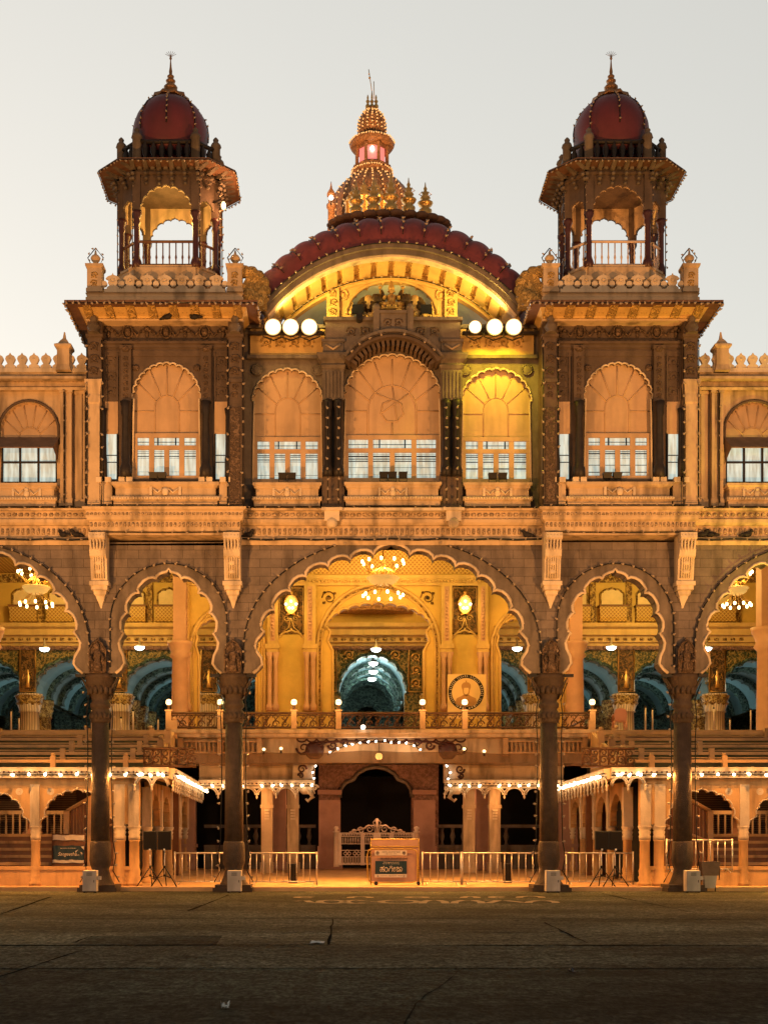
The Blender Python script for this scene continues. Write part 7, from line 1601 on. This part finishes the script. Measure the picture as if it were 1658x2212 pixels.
# pale metal boxes at the feet of the columns
for u, nmx in ((196, 'far left column'), (507, 'column left of the centre arch'), (1192, 'column right of the centre arch'), (1493, 'far right column')):
    y = -1.0; x = X(u, y); r = empty('metal_box', (x, y, 0), 'pale upright metal box at the foot of the ' + nmx, 'metal box', 'pale boxes at the column feet')
    m = MB(); w = .225; m.loft([[(-w, -.2, .05), (w, -.2, .05), (w, .2, .05), (-w, .2, .05)], [(-w, -.2, .72), (w, -.2, .72), (w, .2, .74), (-w, .2, .74)]]); m.build('cabinet', 'grey_box', r)
    m = MB(); m.box(-w + .03, w - .03, -.212, -.2, .09, .69); m.build('door', 'grey_box', r); m = MB(); [m.box(-.09, .09, -.216, -.211, .56 + .03 * i, .572 + .03 * i) for i in range(4)]; m.box(w - .08, w - .06, -.23, -.211, .34, .42); m.build('vent_and_latch', 'iron_dark', r); m = MB(); m.box(-w, -w + .08, -.15, .15, 0, .05); m.box(w - .08, w, -.15, .15, 0, .05); m.build('feet', 'iron_dark', r)
    m = MB(); m.box(w, w + .13, -.08, .05, .42, .54); m.build('switch_box', 'grey_box', r)
# dust bin on a trolley, right
y = -.3; x = X(1530, y); r = empty('waste_bin', (x, y, .0), 'grey waste bin with a fabric cover on legs beside the far right box', 'bin')
m = MB(); m.loft([[(-.27, -.2, .55), (.27, -.2, .55), (.27, .2, .55), (-.27, .2, .55)], [(-.31, -.22, 1.02), (.31, -.22, 1.02), (.31, .22, 1.02), (-.31, .22, 1.02)]]); m.build('cover', 'awning', r)
m = MB(); m.loft([[(-.17, -.14, .12), (.17, -.14, .12), (.17, .14, .12), (-.17, .14, .12)], [(-.22, -.18, .56), (.22, -.18, .56), (.22, .18, .56), (-.22, .18, .56)]]); m.build('bucket', 'grey_box', r)
for dx in (-.26, .26): m = MB(); m.tube([(dx * .9, .1, .0), (dx, .1, 1.0)], .02, 5); m.build('leg', 'iron_dark', r)
m = MB(); m.tube([(.31, 0, .95), (.36, 0, .8), (.34, 0, .4)], .02, 5); m.build('strap', 'awning', r)
# banner on the left stair
y = FY + .9; bs = (D0 + y) / F; x = X(149, y); z0 = Z(1858, y); r = empty('banner', (x, y, z0), 'crumpled white and dark blue banner with script lettering left of the far left column', 'banner')
bq = lambda u, v: ((u - 149) * bs, Z(v, y) - z0); sc_save = sc_; sc_ = bs
def wav(u0, u1, v0, v1, mt, nm):
    vs = []; fs = []; n = 14
    for j in range(5):
        for i in range(n + 1):
            a = bq(u0 + (u1 - u0) * i / n, v1 + (v0 - v1) * j / 4); vs.append((a[0], .02 * sin(i * 1.7 + j) - .02, a[1] + .01 * sin(i * .9)))
    for j in range(4):
        for i in range(n): q = j * (n + 1) + i; fs.append((q, q + 1, q + n + 2, q + n + 1))
    m = MB(); m.add(vs, fs, True); return m.build(nm, mt, r)
wav(115, 183, 1803, 1814, 'sign_white', 'top_strip'); wav(115, 182, 1826, 1857, 'sign_blue', 'dark_panel'); wav(114, 182, 1856.5, 1863, 'sign_white', 'bottom_strip')
text('Sangeetha', 147, 1845, 10, 'sign_white', 40, y=-.075, parent=r, conv=bq, shear=.35); text('.com', 168, 1846.5, 3, 'sign_white', 9, y=-.075, parent=r, conv=bq)
text('SHOWROOM', 149, 1831.5, 1.8, 'sign_white', 34, y=-.075, parent=r, conv=bq)
m = MB(); a, b, c = bq(164, 1838), bq(171, 1834), bq(165, 1842); m.add([(a[0], -.075, a[1]), (b[0], -.075, b[1]), (c[0], -.075, c[1])], [(0, 1, 2)]); a, b, c = bq(176, 1828), bq(183, 1827), bq(183, 1835); m.add([(a[0], -.075, a[1]), (b[0], -.075, b[1]), (c[0], -.075, c[1])], [(0, 1, 2)]); m.build('white_marks', 'sign_white', r)
m = MB(); a, b = bq(112, 1864), bq(185, 1800); m.box(a[0], b[0], .03, .07, a[1] - .15, b[1]); m.build('backing', 'wood', r)
sc_ = sc_save
# cloth sheet slung between the columns
m = MB(); ys_ = 3.0; vs = []; fs = []; nx_ = 40; x0_, x1_ = X(372, ys_), X(1290, ys_)
for j in range(5):
    for i in range(nx_ + 1):
        t = i / nx_; x = x0_ + (x1_ - x0_) * t; e = min(t, 1 - t); v = 1622 + 28 * j / 4 + 8 * sin(t * 9) * .3 + (4 * abs(sin(t * 14)) if j == 0 else 0); vs.append((x, ys_ + .5 * j / 4 * (1 + .3 * sin(t * 23 + j)) + .05 * sin(t * 60 + j), Z(v, ys_)))
for j in range(4):
    for i in range(nx_): q = j * (nx_ + 1) + i; fs.append((q, q + 1, q + nx_ + 2, q + nx_ + 1))
m.add(vs, fs, True); tag(m.build('cloth_sheet', 'cloth_brown'), 'long brown cloth sheet slung across the porch below the balcony', 'awning')
# lamps hung in front of the porch
for u, v, l, mt in ((784, 1570, 'small bright bulb hanging at the middle of the iron balcony', 'bulb_white'), (818, 1633, 'round yellow paper lantern with a bulb under the scrolled arch', 'globe_glow')):
    r = empty('hanging_lamp', (X(u, 8.6 if mt == 'bulb_white' else 2.6), 8.6 if mt == 'bulb_white' else 2.6, Z(v, 8.6 if mt == 'bulb_white' else 2.6)), l, 'hanging lamp')
    m = MB(); m.sph((0, 0, 0), .09 if mt == 'bulb_white' else .13, 10); m.build('globe', 'bulb_white' if mt == 'bulb_white' else 'mirror_glow', r); m = MB(); m.tube([(0, 0, .08), (0, 0, .6)], .01, 4); m.build('cord', 'black', r)
for u, v, c in ((570, 1618, 'left'), (607, 1616, 'second left'), (1002, 1617, 'second right'), (1045, 1622, 'right')):
    r = empty('yellow_lamp', (X(u, 9.1), 9.1, Z(v, 9.1)), 'small yellow lamp before the porch balusters, the %s one of four' % c, 'lamp', 'small yellow lamps on the porch'); m = MB(); m.sph((0, 0, 0), .07, 8); m.build('bulb', 'globe_glow', r); m = MB(); m.lathe([(.05, -.2), (.03, -.06)], 0, 0, 6); m.build('socket', 'iron_dark', r)
# plastic chair on the right terrace
y = 10.4; r = empty('plastic_chair', (X(1337, y), y, 6.34), 'reddish plastic armchair on the terrace behind the right columns', 'chair')
m = MB(); m.py([(-.24, .42), (.24, .42), (.27, .7), (.22, .88), (.08, .94), (-.08, .94), (-.22, .88), (-.27, .7)], -.2, -.16); m.build('backrest', 'plastic_red', r); m = MB(); m.box(-.25, .25, -.2, .25, .38, .43); m.build('seat', 'plastic_red', r)
for dx in (-.24, .24):
    m = MB(); m.tube([(dx, -.18, .7), (dx * 1.1, .05, .66), (dx * 1.1, .22, .42)], .035, 6); m.build('armrest', 'plastic_red', r)
    for dy in (-.18, .22): m = MB(); m.tube([(dx, dy, .4), (dx * 1.1, dy * 1.1, 0)], [.04, .03], 6); m.build('leg', 'plastic_red', r)
# rope posts along the terrace edge
for u, h in ((25, .85), (42, .55), (199, .9), (205, .65), (262, .55), (288, .85), (342, .5), (1408, .9), (1393, 1.0), (1478, .6), (1540, .95), (1575, .5), (1620, .9)):
    y = 10.3; r = empty('rope_post', (X(u, y), y, 6.34), None, 'post', 'slim pale rope posts on the terraces')
    m = MB(); m.lathe([(.04, 0), (.035, h)], 0, 0, 6); m.build('pole', 'white_paint', r); m = MB(); m.sph((0, 0, h), .05, 6); m.build('knob', 'iron_dark', r)
    r['label'] = 'slim pale rope post on the %s terrace before the blue vaults' % ('left' if u < 800 else 'right')
# black boxes behind the barricades
for u, w_, l in ((633, 19, 'black box standing behind the barricade left of the notice board'), (1365 - 270, 16, 'black box standing behind the long barricade right of the notice board')):
    y = 3.6; r = empty('black_box', (X(u, y), y, .16), l, 'speaker'); w = w_ * (D0 + y) / F / 2; m = MB(); m.box(-w, w, -.2, .2, 0, .72); m.build('cabinet', 'black', r); m = MB(); m.box(-w + .03, w - .03, -.215, -.2, .04, .68); m.build('grille', 'blackness', r)
# cctv cameras beside the capitals
for x, s in ((-XO, -1), (-XO, 1), (-XC, -1), (-XC, 1), (XC, -1), (XC, 1), (XO, -1), (XO, 1)):
    r = empty('cctv_camera', (x + s * .62, -.3, Z(1462, -.3)), 'small dark camera %s of the capital on the %s' % ('left' if s < 0 else 'right', nmc[x]), 'camera', 'small cameras on the capitals')
    m = MB(); m.box(-.16, .16, -.06, .06, 0, .1); m.build('body', 'black', r); m = MB(); m.box(-s * .2 - .05, -s * .2 + .05, -.03, .03, .02, .06); m.build('arm', 'iron_dark', r)
# pigeons on the ledges
def pigeon(u, v, y, f, label):
    m = MB(); m.sph((0, 0, .10), .11, 10, 1.5, .8, .85); m.sph((f * .15, 0, .22), .065, 8); m.tube([(f * .08, 0, .13), (f * .14, 0, .21)], [.08, .05], 6); m.tube([(-f * .1, 0, .1), (-f * .30, 0, .05)], [.07, .03], 6); m.tube([(f * .2, 0, .22), (f * .25, 0, .21)], [.02, .006], 5)
    for q in (-.03, .03): m.tube([(.0, q, .04), (.01, q, 0)], .01, 4)
    o = m.build('pigeon', 'bird', None, (X(u, y), y, Z(v, y))); o.rotation_euler = (0, 0, random.uniform(-.5, .5)); tag(o, label, 'pigeon', 'dark pigeons on the ledges')
for u, v, y, f, l in ((138, 1160, -.5, -1, 'dark pigeon on the left wing ledge, farther from the tower'), (166, 1160, -.5, -1, 'dark pigeon on the left wing ledge right beside the console'), (258, 1161, -.45, 1, 'dark pigeon under the left tower slab beside its outer console'), (422, 1161, -.45, -1, 'dark pigeon under the left tower slab, nearer its inner console'), (466, 1161, -.45, 1, 'dark pigeon next to the inner console of the left tower'),
        (537, 1161, -.5, 1, 'dark pigeon at the left end of the ledge over the centre arch'), (1138, 1161, -.5, -1, 'dark pigeon at the right end of the ledge over the centre arch'), (1214, 1161, -.45, -1, 'dark pigeon under the right tower slab next to its inner console'), (1275, 1161, -.45, 1, 'dark pigeon under the right tower slab, second from the left'), (1345, 1161, -.45, -1, 'dark pigeon in the middle under the right tower slab'), (1438, 1161, -.45, 1, 'dark pigeon under the right tower slab beside its outer console'),
        (1516, 1160, -.5, 1, 'dark pigeon on the right wing ledge beside the console'), (1533, 1160, -.5, -1, 'dark pigeon on the right wing ledge, second from the console'), (1612, 1160, -.5, 1, 'dark pigeon on the right wing ledge near the photo edge'), (362, 690, -1.2, 1, 'dark pigeon on the moulding under the left tower eave, left of two'), (420, 690, -1.2, -1, 'dark pigeon on the moulding under the left tower eave, right of two')):
    pigeon(u, v, y, f, l)
# litter
def scrap(u, v, w, d, h, label, mt='paper'):
    y = gy(v); x = (u - 735) * (D0 + y) / F + CX; vs = []; fs = []; n = 6
    for j in range(n + 1):
        for i in range(n + 1): vs.append((w * (i / n - .5) + random.uniform(-.02, .02), d * (j / n - .5) + random.uniform(-.02, .02), abs(random.gauss(0, .5)) * h + .012))
    for j in range(n):
        for i in range(n): q = j * (n + 1) + i; fs.append((q, q + 1, q + n + 2, q + n + 1))
    m = MB(); m.add(vs, fs); o = m.build('litter_scrap', mt, None, (x, y, 0)); tag(o, label, 'litter', 'litter on the ground')
scrap(686, 2037, .22, .3, .03, 'crumpled white paper lying by the long joint left of the middle'); scrap(488, 2178, .06, .25, .05, 'small white scrap in the near foreground at left'); scrap(1234, 2100, .07, .25, .05, 'small dark scrap on the ground at right', 'black')
